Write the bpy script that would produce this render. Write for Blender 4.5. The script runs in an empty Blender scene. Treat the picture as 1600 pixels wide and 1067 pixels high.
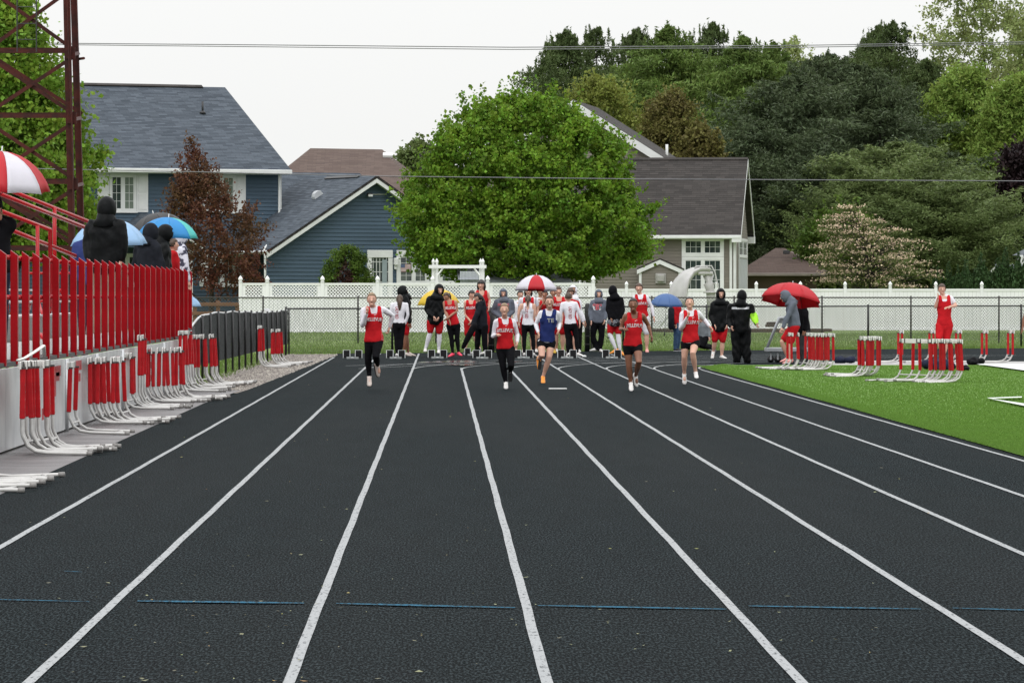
import bpy, bmesh, math, random
import numpy as np
from mathutils import Vector, Matrix
from mathutils.bvhtree import BVHTree
R = math.radians
random.seed(11)
rng = np.random.default_rng(11)
S = bpy.context.scene
COL = S.collection
# ------------------------------------------------------------------ camera
F = 8200.0            # focal length in photo pixels (photo is 1600 wide)
CH = 1.615            # camera height
VX, VY = 690.0, 463.0 # where the track's own direction (+Y) and the horizon fall in the photo
cam = bpy.data.objects.new('camera', bpy.data.cameras.new('camera'))
COL.objects.link(cam)
S.camera = cam
cam.data.sensor_width = 36.0
cam.data.lens = F / 1600 * 36
cam.data.clip_start = 0.5
cam.data.clip_end = 5000
cam.location = (0, 0, CH)
cam.rotation_euler = (R(90) - math.atan((533.5 - VY) / F), 0, -math.atan((800 - VX) / F))
# ------------------------------------------------------------------ world, sun, exposure
W = bpy.data.worlds.new('World'); S.world = W; W.use_nodes = True
nt = W.node_tree; nt.nodes.clear()
out = nt.nodes.new('ShaderNodeOutputWorld'); bg = nt.nodes.new('ShaderNodeBackground')
sky = nt.nodes.new('ShaderNodeTexSky'); sky.sky_type = 'NISHITA'; sky.sun_disc = False
sky.sun_elevation = R(52); sky.sun_rotation = R(200)
hs = nt.nodes.new('ShaderNodeHueSaturation'); hs.inputs['Saturation'].default_value = 0.1
gm = nt.nodes.new('ShaderNodeVectorMath'); gm.operation = 'SCALE'; gm.inputs['Scale'].default_value = 0.10
tc = nt.nodes.new('ShaderNodeTexCoord'); sp = nt.nodes.new('ShaderNodeSeparateXYZ')
mr = nt.nodes.new('ShaderNodeMapRange'); mr.inputs[1].default_value = 0.03; mr.inputs[2].default_value = 0.9
mr.inputs[3].default_value = 0.0; mr.inputs[4].default_value = 1.0
cr = nt.nodes.new('ShaderNodeMix'); cr.data_type = 'RGBA'
cr.inputs[6].default_value = (0.93, 0.935, 0.925, 1); cr.inputs[7].default_value = (2.05, 2.08, 2.12, 1)
mx = nt.nodes.new('ShaderNodeMix'); mx.data_type = 'RGBA'; mx.inputs[0].default_value = 0.97
L = nt.links.new
L(sky.outputs[0], hs.inputs['Color']); L(hs.outputs[0], gm.inputs[0])
L(tc.outputs['Generated'], sp.inputs[0]); L(sp.outputs['Z'], mr.inputs[0]); L(mr.outputs[0], cr.inputs[0])
L(gm.outputs[0], mx.inputs[6]); L(cr.outputs[2], mx.inputs[7]); L(mx.outputs[2], bg.inputs['Color'])
bg.inputs['Strength'].default_value = 1.0
L(bg.outputs[0], out.inputs['Surface'])
sd = bpy.data.lights.new('sun', 'SUN'); sd.energy = 0.9; sd.angle = R(28); sd.color = (1, 0.97, 0.93)
sun = bpy.data.objects.new('sun', sd); COL.objects.link(sun)
sun.rotation_euler = (R(40), 0, R(-20)); sun.location = (0, 0, 60)
S.render.engine = 'CYCLES'
S.view_settings.view_transform = 'Standard'; S.view_settings.look = 'None'
S.view_settings.exposure = 0.0; S.view_settings.gamma = 1.0
S.view_settings.use_curve_mapping = False
# ------------------------------------------------------------------ coordinates read off the photograph
def P(px, py, Y): return Vector(((px - VX) * Y / F, Y, CH + (VY - py) * Y / F))
def GY(py): return F * CH / (py - VY)
def G(px, py):
    Y = GY(py); return Vector(((px - VX) * Y / F, Y, 0))
# ------------------------------------------------------------------ materials
MATS = {}
def mat(name, col, rough=0.6, metal=0.0, var=0.15, scale=3.0, bump=0.0, bscale=60.0, coord='Object', col2=None, spec=0.5, trans=0.0, island=0.0, detail=5.0, contrast=(0.3, 0.7), stretch=None, coat=0.0):
    if name in MATS: return MATS[name]
    m = bpy.data.materials.new(name); MATS[name] = m; m.use_nodes = True
    t = m.node_tree; b = t.nodes['Principled BSDF']; l = t.links.new
    b.inputs['Roughness'].default_value = rough; b.inputs['Metallic'].default_value = metal
    b.inputs['Specular IOR Level'].default_value = spec
    if coat: b.inputs['Coat Weight'].default_value = coat; b.inputs['Coat Roughness'].default_value = 0.15
    c = tuple(col) + (1,)
    if col2 is None: col2 = tuple(max(0, x * (1 - var * 1.6)) for x in col)
    co = t.nodes.new('ShaderNodeTexCoord')
    src = co.outputs[coord]
    if stretch:
        mp = t.nodes.new('ShaderNodeMapping'); mp.inputs['Scale'].default_value = stretch
        l(src, mp.inputs['Vector']); src = mp.outputs[0]
    n = t.nodes.new('ShaderNodeTexNoise'); n.inputs['Scale'].default_value = scale; n.inputs['Detail'].default_value = detail
    l(src, n.inputs['Vector'])
    r = t.nodes.new('ShaderNodeMapRange'); r.inputs[1].default_value = contrast[0]; r.inputs[2].default_value = contrast[1]
    l(n.outputs['Fac'], r.inputs[0])
    x = t.nodes.new('ShaderNodeMix'); x.data_type = 'RGBA'
    x.inputs[6].default_value = c; x.inputs[7].default_value = tuple(col2) + (1,)
    l(r.outputs[0], x.inputs[0])
    cout = x.outputs[2]
    if island > 0:
        g = t.nodes.new('ShaderNodeNewGeometry')
        h = t.nodes.new('ShaderNodeHueSaturation')
        v = t.nodes.new('ShaderNodeMapRange'); v.inputs[3].default_value = 1 - island; v.inputs[4].default_value = 1 + island
        hu = t.nodes.new('ShaderNodeMapRange'); hu.inputs[3].default_value = 0.5 - island * .05; hu.inputs[4].default_value = 0.5 + island * .05
        l(g.outputs['Random Per Island'], v.inputs[0]); l(g.outputs['Random Per Island'], hu.inputs[0])
        l(v.outputs[0], h.inputs['Value']); l(hu.outputs[0], h.inputs['Hue']); l(cout, h.inputs['Color'])
        cout = h.outputs[0]
    l(cout, b.inputs['Base Color'])
    if bump > 0:
        n2 = t.nodes.new('ShaderNodeTexNoise'); n2.inputs['Scale'].default_value = bscale; n2.inputs['Detail'].default_value = 4
        l(src, n2.inputs['Vector'])
        bp = t.nodes.new('ShaderNodeBump'); bp.inputs['Strength'].default_value = bump; bp.inputs['Distance'].default_value = 0.02
        l(n2.outputs['Fac'], bp.inputs['Height']); l(bp.outputs[0], b.inputs['Normal'])
    if trans > 0:
        o = t.nodes['Material Output']; tr = t.nodes.new('ShaderNodeBsdfTranslucent'); ms = t.nodes.new('ShaderNodeMixShader')
        ms.inputs[0].default_value = trans
        l(cout, tr.inputs['Color']); l(b.outputs[0], ms.inputs[1]); l(tr.outputs[0], ms.inputs[2]); l(ms.outputs[0], o.inputs['Surface'])
    return m
def shingle_mat(name, c1, c2, c3):
    if name in MATS: return MATS[name]
    m = mat(name, c1, rough=0.9, var=0.2, scale=1.2, col2=c2)
    t = m.node_tree; l = t.links.new; b = t.nodes['Principled BSDF']
    co = [n for n in t.nodes if n.type == 'TEX_COORD'][0]
    br = t.nodes.new('ShaderNodeTexBrick'); br.inputs['Scale'].default_value = 1.0
    br.inputs['Brick Width'].default_value = 0.42; br.inputs['Row Height'].default_value = 0.15
    br.inputs['Mortar Size'].default_value = 0.006; br.inputs['Bias'].default_value = 0.0; br.offset = 0.43; br.offset_frequency = 3
    br.inputs['Color1'].default_value = tuple(c1) + (1,); br.inputs['Color2'].default_value = tuple(c3) + (1,)
    br.inputs['Mortar'].default_value = tuple(x * .6 for x in c1) + (1,)
    l(co.outputs['Object'], br.inputs['Vector'])
    mixs = [n for n in t.nodes if n.type == 'MIX'][0]
    m2 = t.nodes.new('ShaderNodeMix'); m2.data_type = 'RGBA'; m2.inputs[0].default_value = 0.7
    l(mixs.outputs[2], m2.inputs[6]); l(br.outputs['Color'], m2.inputs[7]); l(m2.outputs[2], b.inputs['Base Color'])
    return m
# ------------------------------------------------------------------ mesh building
class MB:
    def __init__(s): s.v = []; s.f = []
    def add(s, vs, fs):
        k = len(s.v); s.v.extend([tuple(v) for v in vs]); s.f.extend([tuple(i + k for i in f) for f in fs]); return s
    def quad(s, a, b, c, d): return s.add([a, b, c, d], [(0, 1, 2, 3)])
    def box(s, x0, x1, y0, y1, z0, z1, M=None, bev=0.0):
        if bev > 0:
            b = bev; vs = []; 
            bm = bmesh.new(); bmesh.ops.create_cube(bm, size=1)
            for v in bm.verts: v.co = Vector(((x0 + x1) / 2 + v.co.x * (x1 - x0), (y0 + y1) / 2 + v.co.y * (y1 - y0), (z0 + z1) / 2 + v.co.z * (z1 - z0)))
            bmesh.ops.bevel(bm, geom=bm.edges[:] + bm.verts[:], offset=b, segments=1, affect='EDGES')
            bm.verts.index_update()
            vs = [v.co.copy() for v in bm.verts]; fs = [[v.index for v in f.verts] for f in bm.faces]; bm.free()
        else:
            vs = [Vector((x, y, z)) for z in (z0, z1) for y in (y0, y1) for x in (x0, x1)]
            fs = [(0, 2, 3, 1), (4, 5, 7, 6), (0, 1, 5, 4), (2, 6, 7, 3), (0, 4, 6, 2), (1, 3, 7, 5)]
        if M is not None: vs = [M @ v for v in vs]
        return s.add(vs, fs)
    def tube(s, pts, rad, seg=8, caps=True, side=None, flat=1.0, roundcap=False):
        pts = [Vector(p) for p in pts]; n = len(pts)
        if not hasattr(rad, '__len__'): rad = [rad] * n
        rad = list(rad)
        if roundcap:
            d0 = (pts[0] - pts[1]).normalized(); d1 = (pts[-1] - pts[-2]).normalized()
            a, b = rad[0], rad[-1]
            pts = [pts[0] + d0 * a * .97, pts[0] + d0 * a * .7] + pts + [pts[-1] + d1 * b * .7, pts[-1] + d1 * b * .97]
            rad = [a * .25, a * .71] + rad + [b * .71, b * .25]; n += 4
        dirs = []
        for i in range(n):
            d = pts[min(i + 1, n - 1)] - pts[max(i - 1, 0)]
            dirs.append(d.normalized() if d.length > 1e-9 else Vector((0, 0, 1)))
        up = Vector(side) if side is not None else (Vector((1, 0, 0)) if abs(dirs[0].x) < 0.8 else Vector((0, 0, 1)))
        vs = []
        for i in range(n):
            d = dirs[i]; a = (up - d * up.dot(d))
            a = a.normalized() if a.length > 1e-6 else d.orthogonal().normalized()
            b = d.cross(a)
            if side is None: up = a
            fl = flat[i] if hasattr(flat, '__len__') else flat
            for k in range(seg):
                t = 2 * math.pi * k / seg
                vs.append(pts[i] + a * math.cos(t) * rad[i] + b * math.sin(t) * rad[i] * fl)
        fs = []
        for i in range(n - 1):
            for k in range(seg):
                fs.append((i * seg + k, i * seg + (k + 1) % seg, (i + 1) * seg + (k + 1) % seg, (i + 1) * seg + k))
        if caps:
            fs.append(tuple(range(seg - 1, -1, -1))); fs.append(tuple(range((n - 1) * seg, n * seg)))
        return s.add(vs, fs)
    def ell(s, c, r, seg=14, rings=9, M=None, keep=None, dent=None):
        c = Vector(c); vs = []; fs = []
        for i in range(rings + 1):
            ph = math.pi * i / rings
            if i in (0, rings): vs.append(Vector((0, 0, math.cos(ph)))); continue
            for k in range(seg):
                t = 2 * math.pi * k / seg
                vs.append(Vector((math.sin(ph) * math.cos(t), math.sin(ph) * math.sin(t), math.cos(ph))))
        def idx(i, k): return 0 if i == 0 else (len(vs) - 1 if i == rings else 1 + (i - 1) * seg + k % seg)
        for i in range(rings):
            for k in range(seg):
                f = []
                for q in (idx(i, k), idx(i + 1, k), idx(i + 1, k + 1), idx(i, k + 1)):
                    if q not in f: f.append(q)
                cc = sum((vs[q] for q in f), Vector()) / len(f)
                if keep is None or keep(cc): fs.append(tuple(f))
        o = []
        for v in vs:
            w = Vector((v.x * r[0], v.y * r[1], v.z * r[2]))
            if dent: w = dent(v, w)
            o.append(c + (M @ w if M is not None else w))
        return s.add(o, fs)
    def prism(s, poly, z0, z1, M=None):   # poly: 2D list, extruded in z
        n = len(poly); vs = [Vector((x, y, z0)) for x, y in poly] + [Vector((x, y, z1)) for x, y in poly]
        fs = [tuple(range(n - 1, -1, -1)), tuple(range(n, 2 * n))] + [(i, (i + 1) % n, n + (i + 1) % n, n + i) for i in range(n)]
        if M is not None: vs = [M @ v for v in vs]
        return s.add(vs, fs)
    def mesh(s, name):
        m = bpy.data.meshes.new(name); m.from_pydata(s.v, [], s.f); m.update(); return m
def wmat(o):
    M = Matrix.Identity(4)
    while o is not None: M = o.matrix_basis @ M; o = o.parent
    return M
def wloc(o): return wmat(o).translation
def obj(name, mb, m=None, parent=None, smooth=False, tag=None, local=False, **kw):
    me = mb.mesh(name) if isinstance(mb, MB) else mb
    if m is not None and not me.materials: me.materials.append(m)
    if smooth: me.polygons.foreach_set('use_smooth', [True] * len(me.polygons))
    o = bpy.data.objects.new(name, me); COL.objects.link(o)
    if parent is not None:
        o.parent = parent
        if not local:
            me.transform(wmat(parent).inverted())
    for k, v in kw.items(): o[k] = v
    return o
def thing(name, label, cat, loc=(0, 0, 0), rz=0.0, group=None):
    o = bpy.data.objects.new(name, None); COL.objects.link(o); o.empty_display_size = 0.3
    o.location = loc; o.rotation_euler = (0, 0, rz); o['label'] = label; o['category'] = cat
    if group: o['group'] = group
    return o
def solo(name, mb, m, label, cat, group=None, smooth=False):
    o = obj(name, mb, m, None, smooth); o['label'] = label; o['category'] = cat
    if group: o['group'] = group
    return o
def copy_tree(o, parent=None):
    c = o.copy(); COL.objects.link(c)
    if parent is not None: c.parent = parent
    for ch in list(o.children): copy_tree(ch, c)
    return c
class Frame:      # a wall or roof plane: origin, along, up, outward normal
    def __init__(s, o, u, v):
        s.o = Vector(o); s.u = Vector(u).normalized(); s.v = Vector(v).normalized(); s.n = s.u.cross(s.v).normalized()
        s.M = Matrix(((s.u.x, s.v.x, s.n.x, s.o.x), (s.u.y, s.v.y, s.n.y, s.o.y), (s.u.z, s.v.z, s.n.z, s.o.z), (0, 0, 0, 1)))
    def hit(s, px, py):
        d = Vector(((px - VX) / F, 1, (VY - py) / F)); c = Vector((0, 0, CH))
        t = (s.o - c).dot(s.n) / d.dot(s.n); q = c + d * t - s.o
        return q.dot(s.u), q.dot(s.v)
def fobj(name, mb, m, fr, parent, **kw):      # mesh in the frame's own coordinates
    me = mb.mesh(name); me.materials.append(m)
    o = bpy.data.objects.new(name, me); COL.objects.link(o); o.parent = parent
    o.matrix_basis = wmat(parent).inverted() @ fr.M if parent is not None else fr.M
    for k, v in kw.items(): o[k] = v
    return o
def clip(poly, v0, v1):
    def cut(pl, val, sgn):
        o = []
        for i in range(len(pl)):
            a, b = pl[i], pl[(i + 1) % len(pl)]
            da, db = sgn * (a[1] - val), sgn * (b[1] - val)
            if da >= 0: o.append(a)
            if da * db < 0:
                t = da / (da - db); o.append((a[0] + (b[0] - a[0]) * t, val))
        return o
    pl = cut(poly, v0, 1)
    return cut(pl, v1, -1) if pl else []
def courses(name, m, fr, poly, step, proud, parent, base=0.0):
    """lapped boards or shingles: every course is its own sloping strip with a real butt edge"""
    mb = MB(); lo = min(p[1] for p in poly); hi = max(p[1] for p in poly)
    k = int(math.floor(lo / step))
    while k * step < hi:
        v0, v1 = max(k * step, lo), min((k + 1) * step, hi); k += 1
        pl = clip(poly, v0, v1)
        if len(pl) < 3: continue
        vs = [(p[0], p[1], base + proud * (1 - (p[1] - v0) / step)) for p in pl]
        mb.add(vs, [tuple(range(len(vs)))])
        bot = [p for p in pl if abs(p[1] - v0) < 1e-6]
        if len(bot) >= 2:
            a = min(p[0] for p in bot); b = max(p[0] for p in bot)
            mb.add([(a, v0, base + proud), (b, v0, base + proud), (b, v0, base), (a, v0, base)], [(3, 2, 1, 0)])
    return fobj(name, mb, m, fr, parent, kind='stuff')
# ================================================================== GROUND, TRACK, TURF
def sheet(name, pts, m, z, **kw):
    mb = MB().add([(p[0], p[1], z) for p in pts], [tuple(range(len(pts)))])
    return obj(name, mb, m, kind='structure', **kw)
m_grass = mat('lawn', (0.125, 0.19, 0.03), rough=0.9, scale=0.35, col2=(0.085, 0.135, 0.02), bump=0.8, bscale=25, detail=9)
m_blade = mat('grass_blade', (0.15, 0.23, 0.04), rough=0.7, scale=0.4, col2=(0.09, 0.15, 0.025), island=0.3, trans=0.25)
m_turf = mat('artificial_turf', (0.128, 0.228, 0.050), spec=.1, rough=0.9, scale=1.3, col2=(0.110, 0.200, 0.044), bump=.4, bscale=70, detail=10, stretch=(1, 0.35, 1))
m_turfblade = mat('turf_fibre', (0.128, 0.228, 0.050), spec=.05, rough=0.8, scale=1.5, col2=(0.12, 0.225, 0.04), island=0.10, trans=0.2)
def rubber(name, c1, c2):
    if name in MATS: return MATS[name]
    m = bpy.data.materials.new(name); MATS[name] = m; m.use_nodes = True
    t = m.node_tree; b = t.nodes['Principled BSDF']; l = t.links.new
    co = t.nodes.new('ShaderNodeTexCoord')
    def noise(s, d, st=None):
        n = t.nodes.new('ShaderNodeTexNoise'); n.inputs['Scale'].default_value = s; n.inputs['Detail'].default_value = d
        if st:
            mp = t.nodes.new('ShaderNodeMapping'); mp.inputs['Scale'].default_value = st; l(co.outputs['Object'], mp.inputs['Vector']); l(mp.outputs[0], n.inputs['Vector'])
        else: l(co.outputs['Object'], n.inputs['Vector'])
        return n
    def mrange(src, a, bb, c, d):
        r = t.nodes.new('ShaderNodeMapRange'); r.inputs[1].default_value = a; r.inputs[2].default_value = bb; r.inputs[3].default_value = c; r.inputs[4].default_value = d
        l(src, r.inputs[0]); return r.outputs[0]
    fine = noise(85, 5, (1, .14, 1)); big = noise(0.45, 4, (1, .07, 1)); mid = noise(5, 4, (1, .10, 1))
    a = mrange(fine.outputs['Fac'], .46, .64, 0, 1)
    x = t.nodes.new('ShaderNodeMix'); x.data_type = 'RGBA'; x.inputs[6].default_value = tuple(c1) + (1,); x.inputs[7].default_value = tuple(c2) + (1,)
    l(a, x.inputs[0])
    v = t.nodes.new('ShaderNodeHueSaturation'); l(x.outputs[2], v.inputs['Color'])
    ad = t.nodes.new('ShaderNodeMath'); ad.operation = 'MULTIPLY'
    l(mrange(big.outputs['Fac'], .3, .7, .88, 1.14), ad.inputs[0]); l(mrange(mid.outputs['Fac'], .3, .7, .90, 1.12), ad.inputs[1]); l(ad.outputs[0], v.inputs['Value'])
    l(v.outputs[0], b.inputs['Base Color'])
    l(mrange(big.outputs['Fac'], .3, .7, .62, .72), b.inputs['Roughness'])
    b.inputs['Specular IOR Level'].default_value = 0.008
    bp = t.nodes.new('ShaderNodeBump'); bp.inputs['Strength'].default_value = 0.7; bp.inputs['Distance'].default_value = 0.012
    l(fine.outputs['Fac'], bp.inputs['Height']); l(bp.outputs[0], b.inputs['Normal'])
    return m
m_track = rubber('wet_black_rubber', (0.0016, 0.0032, 0.0038), (0.0270, 0.0360, 0.0395))
def paint_mat(name, col, under, lo, hi):
    m = mat(name, col, rough=0.8, scale=60, col2=under, contrast=(lo, hi), detail=7, bump=0.5, bscale=60, stretch=(1, .14, 1), spec=.1)
    return m
m_line = paint_mat('worn_white_paint', (0.32, 0.33, 0.335), (0.06, 0.065, 0.07), 0.54, 0.72)
m_linefar = paint_mat('thin_white_paint', (0.42, 0.43, 0.43), (0.12, 0.12, 0.125), 0.5, 0.7)
m_blueline = paint_mat('blue_chalk', (0.014, 0.10, 0.17), (0.006, 0.025, 0.038), 0.45, 0.65)
m_turfline = mat('turf_white_paint', (0.72, 0.74, 0.72), rough=0.8, scale=6, var=0.12)
m_conc = mat('concrete', (0.42, 0.41, 0.40), rough=0.75, scale=2.5, col2=(0.27, 0.26, 0.26), bump=0.3, bscale=90)
m_apron = mat('dirty_apron', (0.16, 0.15, 0.15), rough=0.5, scale=1.3, col2=(0.065, 0.06, 0.062), bump=0.4, bscale=60)
m_gravel = mat('gravel', (0.26, 0.225, 0.20), rough=0.9, scale=22, col2=(0.12, 0.10, 0.088), bump=1.0, bscale=25, detail=8, contrast=(.38, .62))
GB = -0.03
sheet('ground', [(-900, -60), (900, -60), (900, 1500), (-900, 1500)], mat('earth', (0.06, 0.10, 0.03), rough=0.95, scale=0.05, col2=(0.05, 0.075, 0.025)), GB - .02)
# lawn beyond the track, rising a little towards the yards
def back(px): return 148 + (px - 500) * (163.5 - 148) / 1100.0
def lawnz(X, Y):
    t = min(1, max(0, (Y - 168) / 30)); t = t * t * (3 - 2 * t)
    k = min(1, max(0, (9 - X) / 3.0)); return t * (0.10 + 0.15 * k) - .012
nx, ny = 60, 40; vs = []; fs = []
for j in range(ny + 1):
    for i in range(nx + 1):
        X = -45 + 100 * i / nx; px = VX + X * F / 150; Y = 143 + (330 - 143) * (j / ny) ** 1.5
        vs.append((X, Y, lawnz(X, Y)))
for j in range(ny):
    for i in range(nx):
        a = j * (nx + 1) + i; fs.append((a, a + 1, a + nx + 2, a + nx + 1))
obj('lawn', MB().add(vs, fs), m_grass, smooth=True, kind='structure')
sheet('grass_verge', [(-45, 60), (-4.2, 60), (-4.2, 143), (-45, 143)], m_grass, -0.012)
trackpoly = [(-3.62, 4), (60, 4), (60, back(690 + 60 * F / 163)), (18, 163.2)] + [((px - VX) * back(px) / F, back(px)) for px in (1500, 1300, 1100, 900, 700, 527)] + [(-2.90, 145), (-3.08, 124), (-3.35, 91), (-3.58, 80)]
track = sheet('track', trackpoly, m_track, 0.0)
sheet('concrete_apron', [(-4.9, 4), (-3.62, 4), (-3.6, 80), (-3.45, 91), (-4.9, 93)], m_apron, -0.004)
sheet('gravel_strip', [(-4.6, 88), (-3.40, 88), (-3.35, 91), (-3.08, 124), (-2.90, 145), (-2.86, 147.2), (-4.5, 147), (-4.6, 120)], m_gravel, -0.006)
# loose stones on the gravel
mb = MB()
for _ in range(3500):
    Y = random.uniform(90, 146.5); x1 = -3.38 + (Y - 91) * .009; X = random.uniform(-4.45, x1 + .04)
    r = random.uniform(.012, .032); a = random.random() * 3
    o = Vector((X, Y, 0)); q = [Vector((math.cos(a + k * 1.57) * r * random.uniform(.7, 1.2), math.sin(a + k * 1.57) * r * random.uniform(.7, 1.2), 0)) for k in range(4)]
    mb.add([o + p for p in q] + [o + Vector((0, 0, r * random.uniform(.6, 1)))], [(0, 1, 4), (1, 2, 4), (2, 3, 4), (3, 0, 4)])
st = obj('gravel_stones', mb, mat('stone_chips', (0.30, 0.27, 0.24), rough=.85, scale=3, island=.5), kind='stuff')
# lanes
LX = [-2.84, -1.725, -0.64, 0.44, 1.505, 2.575, 3.64, 4.70, 5.70]
YT = 115.2; R0 = 40.0
def strip(path, w, z, wob=0.0):
    mb = MB(); vs = []; n = len(path)
    for i, (x, y) in enumerate(path):
        a = Vector(path[max(i - 1, 0)] + (0,)); b = Vector(path[min(i + 1, n - 1)] + (0,)); d = (b - a).normalized()
        k = Vector((-d.y, d.x, 0)) * w / 2; o = wob * (math.sin(y * .83 + x * 7) + .7 * math.sin(y * 2.1 + x * 3)) 
        c = Vector((x + o, y, z)); vs += [c - k, c + k]
    for i in range(n - 1): mb_f = (2 * i, 2 * i + 2, 2 * i + 3, 2 * i + 1); mb.f.append(mb_f[::-1])
    mb.v = [tuple(v) for v in vs]; return mb
for i, x in enumerate(LX):
    ye = [139, 147.5, 147.5, 118, YT, 149, 152, 152, YT][i]
    ys = [6 + (ye - 6) * (k / 160.0) for k in range(161)]
    obj('lane_line', strip([(x, y) for y in ys], 0.05, 0.005, 0.002), m_line, track)
    r = R0 + LX[-1] - x; cx = x + r
    if i >= 1:
        amax = {8: .95}.get(i, math.acos(max(-1, 1 - 11.0 / r)))
        pa = [(cx - r * math.cos(a), YT + r * math.sin(a)) for a in [amax * (k / 40.0) ** 1.3 for k in range(41)]]
        pa = [p for p in pa if p[1] < back(VX + p[0] * F / p[1]) - .5]
        obj('bend_line', strip(pa, 0.045, 0.010 + .0009 * i), m_linefar if i < 8 else m_line, track)
for a, b, c, d, w in [(-60, 936, 140, 941, .012), (215, 940, 475, 943.5, .028), (525, 944, 805, 951, .024), (840, 947.5, 1135, 953.5, .022), (1170, 948.5, 1440, 953.5, .02), (1490, 952, 1680, 957.5, .016), (100, 893, 128, 894.5, .008)]:
    p, q = G(a, b), G(c, d); n = 14; vs = []; mb = MB()
    for k in range(n + 1):
        t = k / n; c0 = p.lerp(q, t); hw = w * 5.0 * (.25 + math.sin(math.pi * min(1, max(0, .12 + .8 * t))) * .75) * random.uniform(.8, 1.15) / 2
        mb.v += [(c0.x, c0.y - hw, .007), (c0.x, c0.y + hw, .007)]
    for k in range(n): mb.f.append((2 * k, 2 * k + 2, 2 * k + 3, 2 * k + 1))
    obj('blue_mark', mb, m_blueline, track)
# starting line and exchange marks near the blocks (thin, worn)
for (a, b, c, d) in [(540, 572.5, 730, 567.5), (560, 577, 700, 570), (700, 569, 860, 568), (860, 570, 1110, 566), (980, 573, 1120, 571)]:
    p, q = G(a, b), G(c, d); w = .09
    obj('staging_line', MB().quad((p.x, p.y - w, .017), (q.x, q.y - w, .017), (q.x, q.y + w, .017), (p.x, p.y + w, .017)), m_linefar, track)
# wet film on the track (mirror-like thin puddles)
m_pud = mat('rain_water', (0.02, 0.024, 0.028), rough=0.12, var=0.1, spec=0.6, bump=0.12, bscale=8)
for cx, cy, wx, wy in [(714, 566, 34, 1.9), (722, 571, 22, 1.0), (668, 567, 16, .7), (792, 566, 20, .8)]:
    mb = MB(); c = G(cx, cy); n = 40; pts = []
    ya = GY(cy + wy); yb = GY(cy - wy)
    for k in range(n):
        t = 2 * math.pi * k / n; rr = 1 + .22 * math.sin(3 * t + cx) + .12 * math.sin(7 * t + cy)
        pts.append((c.x + math.cos(t) * rr * wx * c.y / F, c.y + math.sin(t) * rr * (yb - ya) / 2))
    sheet('puddle', pts, m_pud, 0.018 + .001 * (cx % 3))
# turf with its curved corner
TE = 0.16
arc = [(LX[-1] + R0 - (R0 - TE) * math.cos(a), YT + (R0 - TE) * math.sin(a)) for a in [i * .0187 for i in range(11)]]
turf_edge = [(LX[-1] + TE, 4)] + [(LX[-1] + TE + .012 * math.sin(y * 1.7), y) for y in range(6, 115, 3)] + arc
sheet('artificial_turf', turf_edge + [(70, 122.6), (70, 4)], m_turf, 0.012)
mb = MB()
def blade(X, Y, z, h, w, lean=.5):
    a = random.random() * 6.28; dx, dy = math.cos(a) * w, math.sin(a) * w * .5; lx, ly = random.uniform(-1, 1) * h * lean, random.uniform(-1, 1) * h * lean
    mb.add([(X - dx, Y - dy, z), (X + dx, Y + dy, z), (X + lx, Y + ly, z + h)], [(0, 1, 2)])
for _ in range(26000):      # fibres along the edge
    Y = 50 + 64 * random.random(); blade(LX[-1] + TE + abs(random.gauss(0, .16)), Y, .01, random.uniform(.015, .035), .006)
for _ in range(120000):
    py = 572.5 + (random.random() ** 1.4) * 148; Y = GY(py); X = LX[-1] + TE + random.random() * ((920) * Y / F - LX[-1])
    blade(X, Y, .01, random.uniform(.012, .026), .005 + Y * .00006)
for (x, y) in arc:
    for _ in range(200): blade(x + abs(random.gauss(0, .1)), y + random.uniform(-.4, .4), .01, .03, .008)
obj('turf_fibres', mb, m_turfblade, kind='stuff')
A = lambda px, py: tuple(G(px, py)[:2])
sheet('turf_marking', [A(1527, 571.9), A(1740, 571.9), A(1740, 601), A(1600, 582)], m_turfline, .05)
sheet('turf_marking_line', [A(1543, 627), A(1600, 635.5), A(1700, 651), A(1700, 656), A(1600, 639)], m_turfline, .05)
sheet('turf_marking_corner', [A(1543, 627.2), A(1598, 625), A(1598, 626.6), A(1549, 628.4)], m_turfline, .056)
sheet('far_concrete_strip', [A(1268, 571.1), A(1900, 571.1), A(1900, 565.2), A(1292, 565.2)], m_conc, .006)
mb = MB()
for _ in range(60000):      # longer grass below and beyond the fence
    px = random.uniform(430, 1640); Y = back(px) + .05 + (random.random() ** 1.5) * 55; X = (px - VX) * Y / F
    blade(X, Y, lawnz(X, Y), random.uniform(.03, .11) * (1.2 if Y < back(px) + 1.5 else .8), .012)
for _ in range(9000):
    Y = random.uniform(90, 147); blade(random.uniform(-8, -4.25), Y, -.01, random.uniform(.04, .12), .01)
obj('grass', mb, m_blade, kind='stuff')
# fallen bits on the track
mb = MB(); mb2 = MB()
for i in range(260):
    py = 600 + 467 * random.random() ** .9; px = random.triangular(0, 1600, 260); p = G(px, py)
    r = random.uniform(.003, .0075) * random.choice([1, 1, 1.7]); a = random.random() * 3
    M_ = mb if random.random() < .72 else mb2
    M_.add([(p.x + math.cos(a + k * 1.57) * r * (1.7 if k % 2 else .7), p.y + math.sin(a + k * 1.57) * r * 2, .008 + .006 * random.random()) for k in range(4)], [(0, 1, 2, 3)])
obj('fallen_petals', mb, mat('petal', (0.20, 0.20, 0.10), rough=.7, scale=2, island=.6), kind='stuff')
obj('fallen_leaf_bits', mb2, mat('leaf_bit', (0.32, 0.16, 0.05), rough=.7, scale=.4, col2=(.10, .20, .05), island=.6), kind='stuff')

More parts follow.
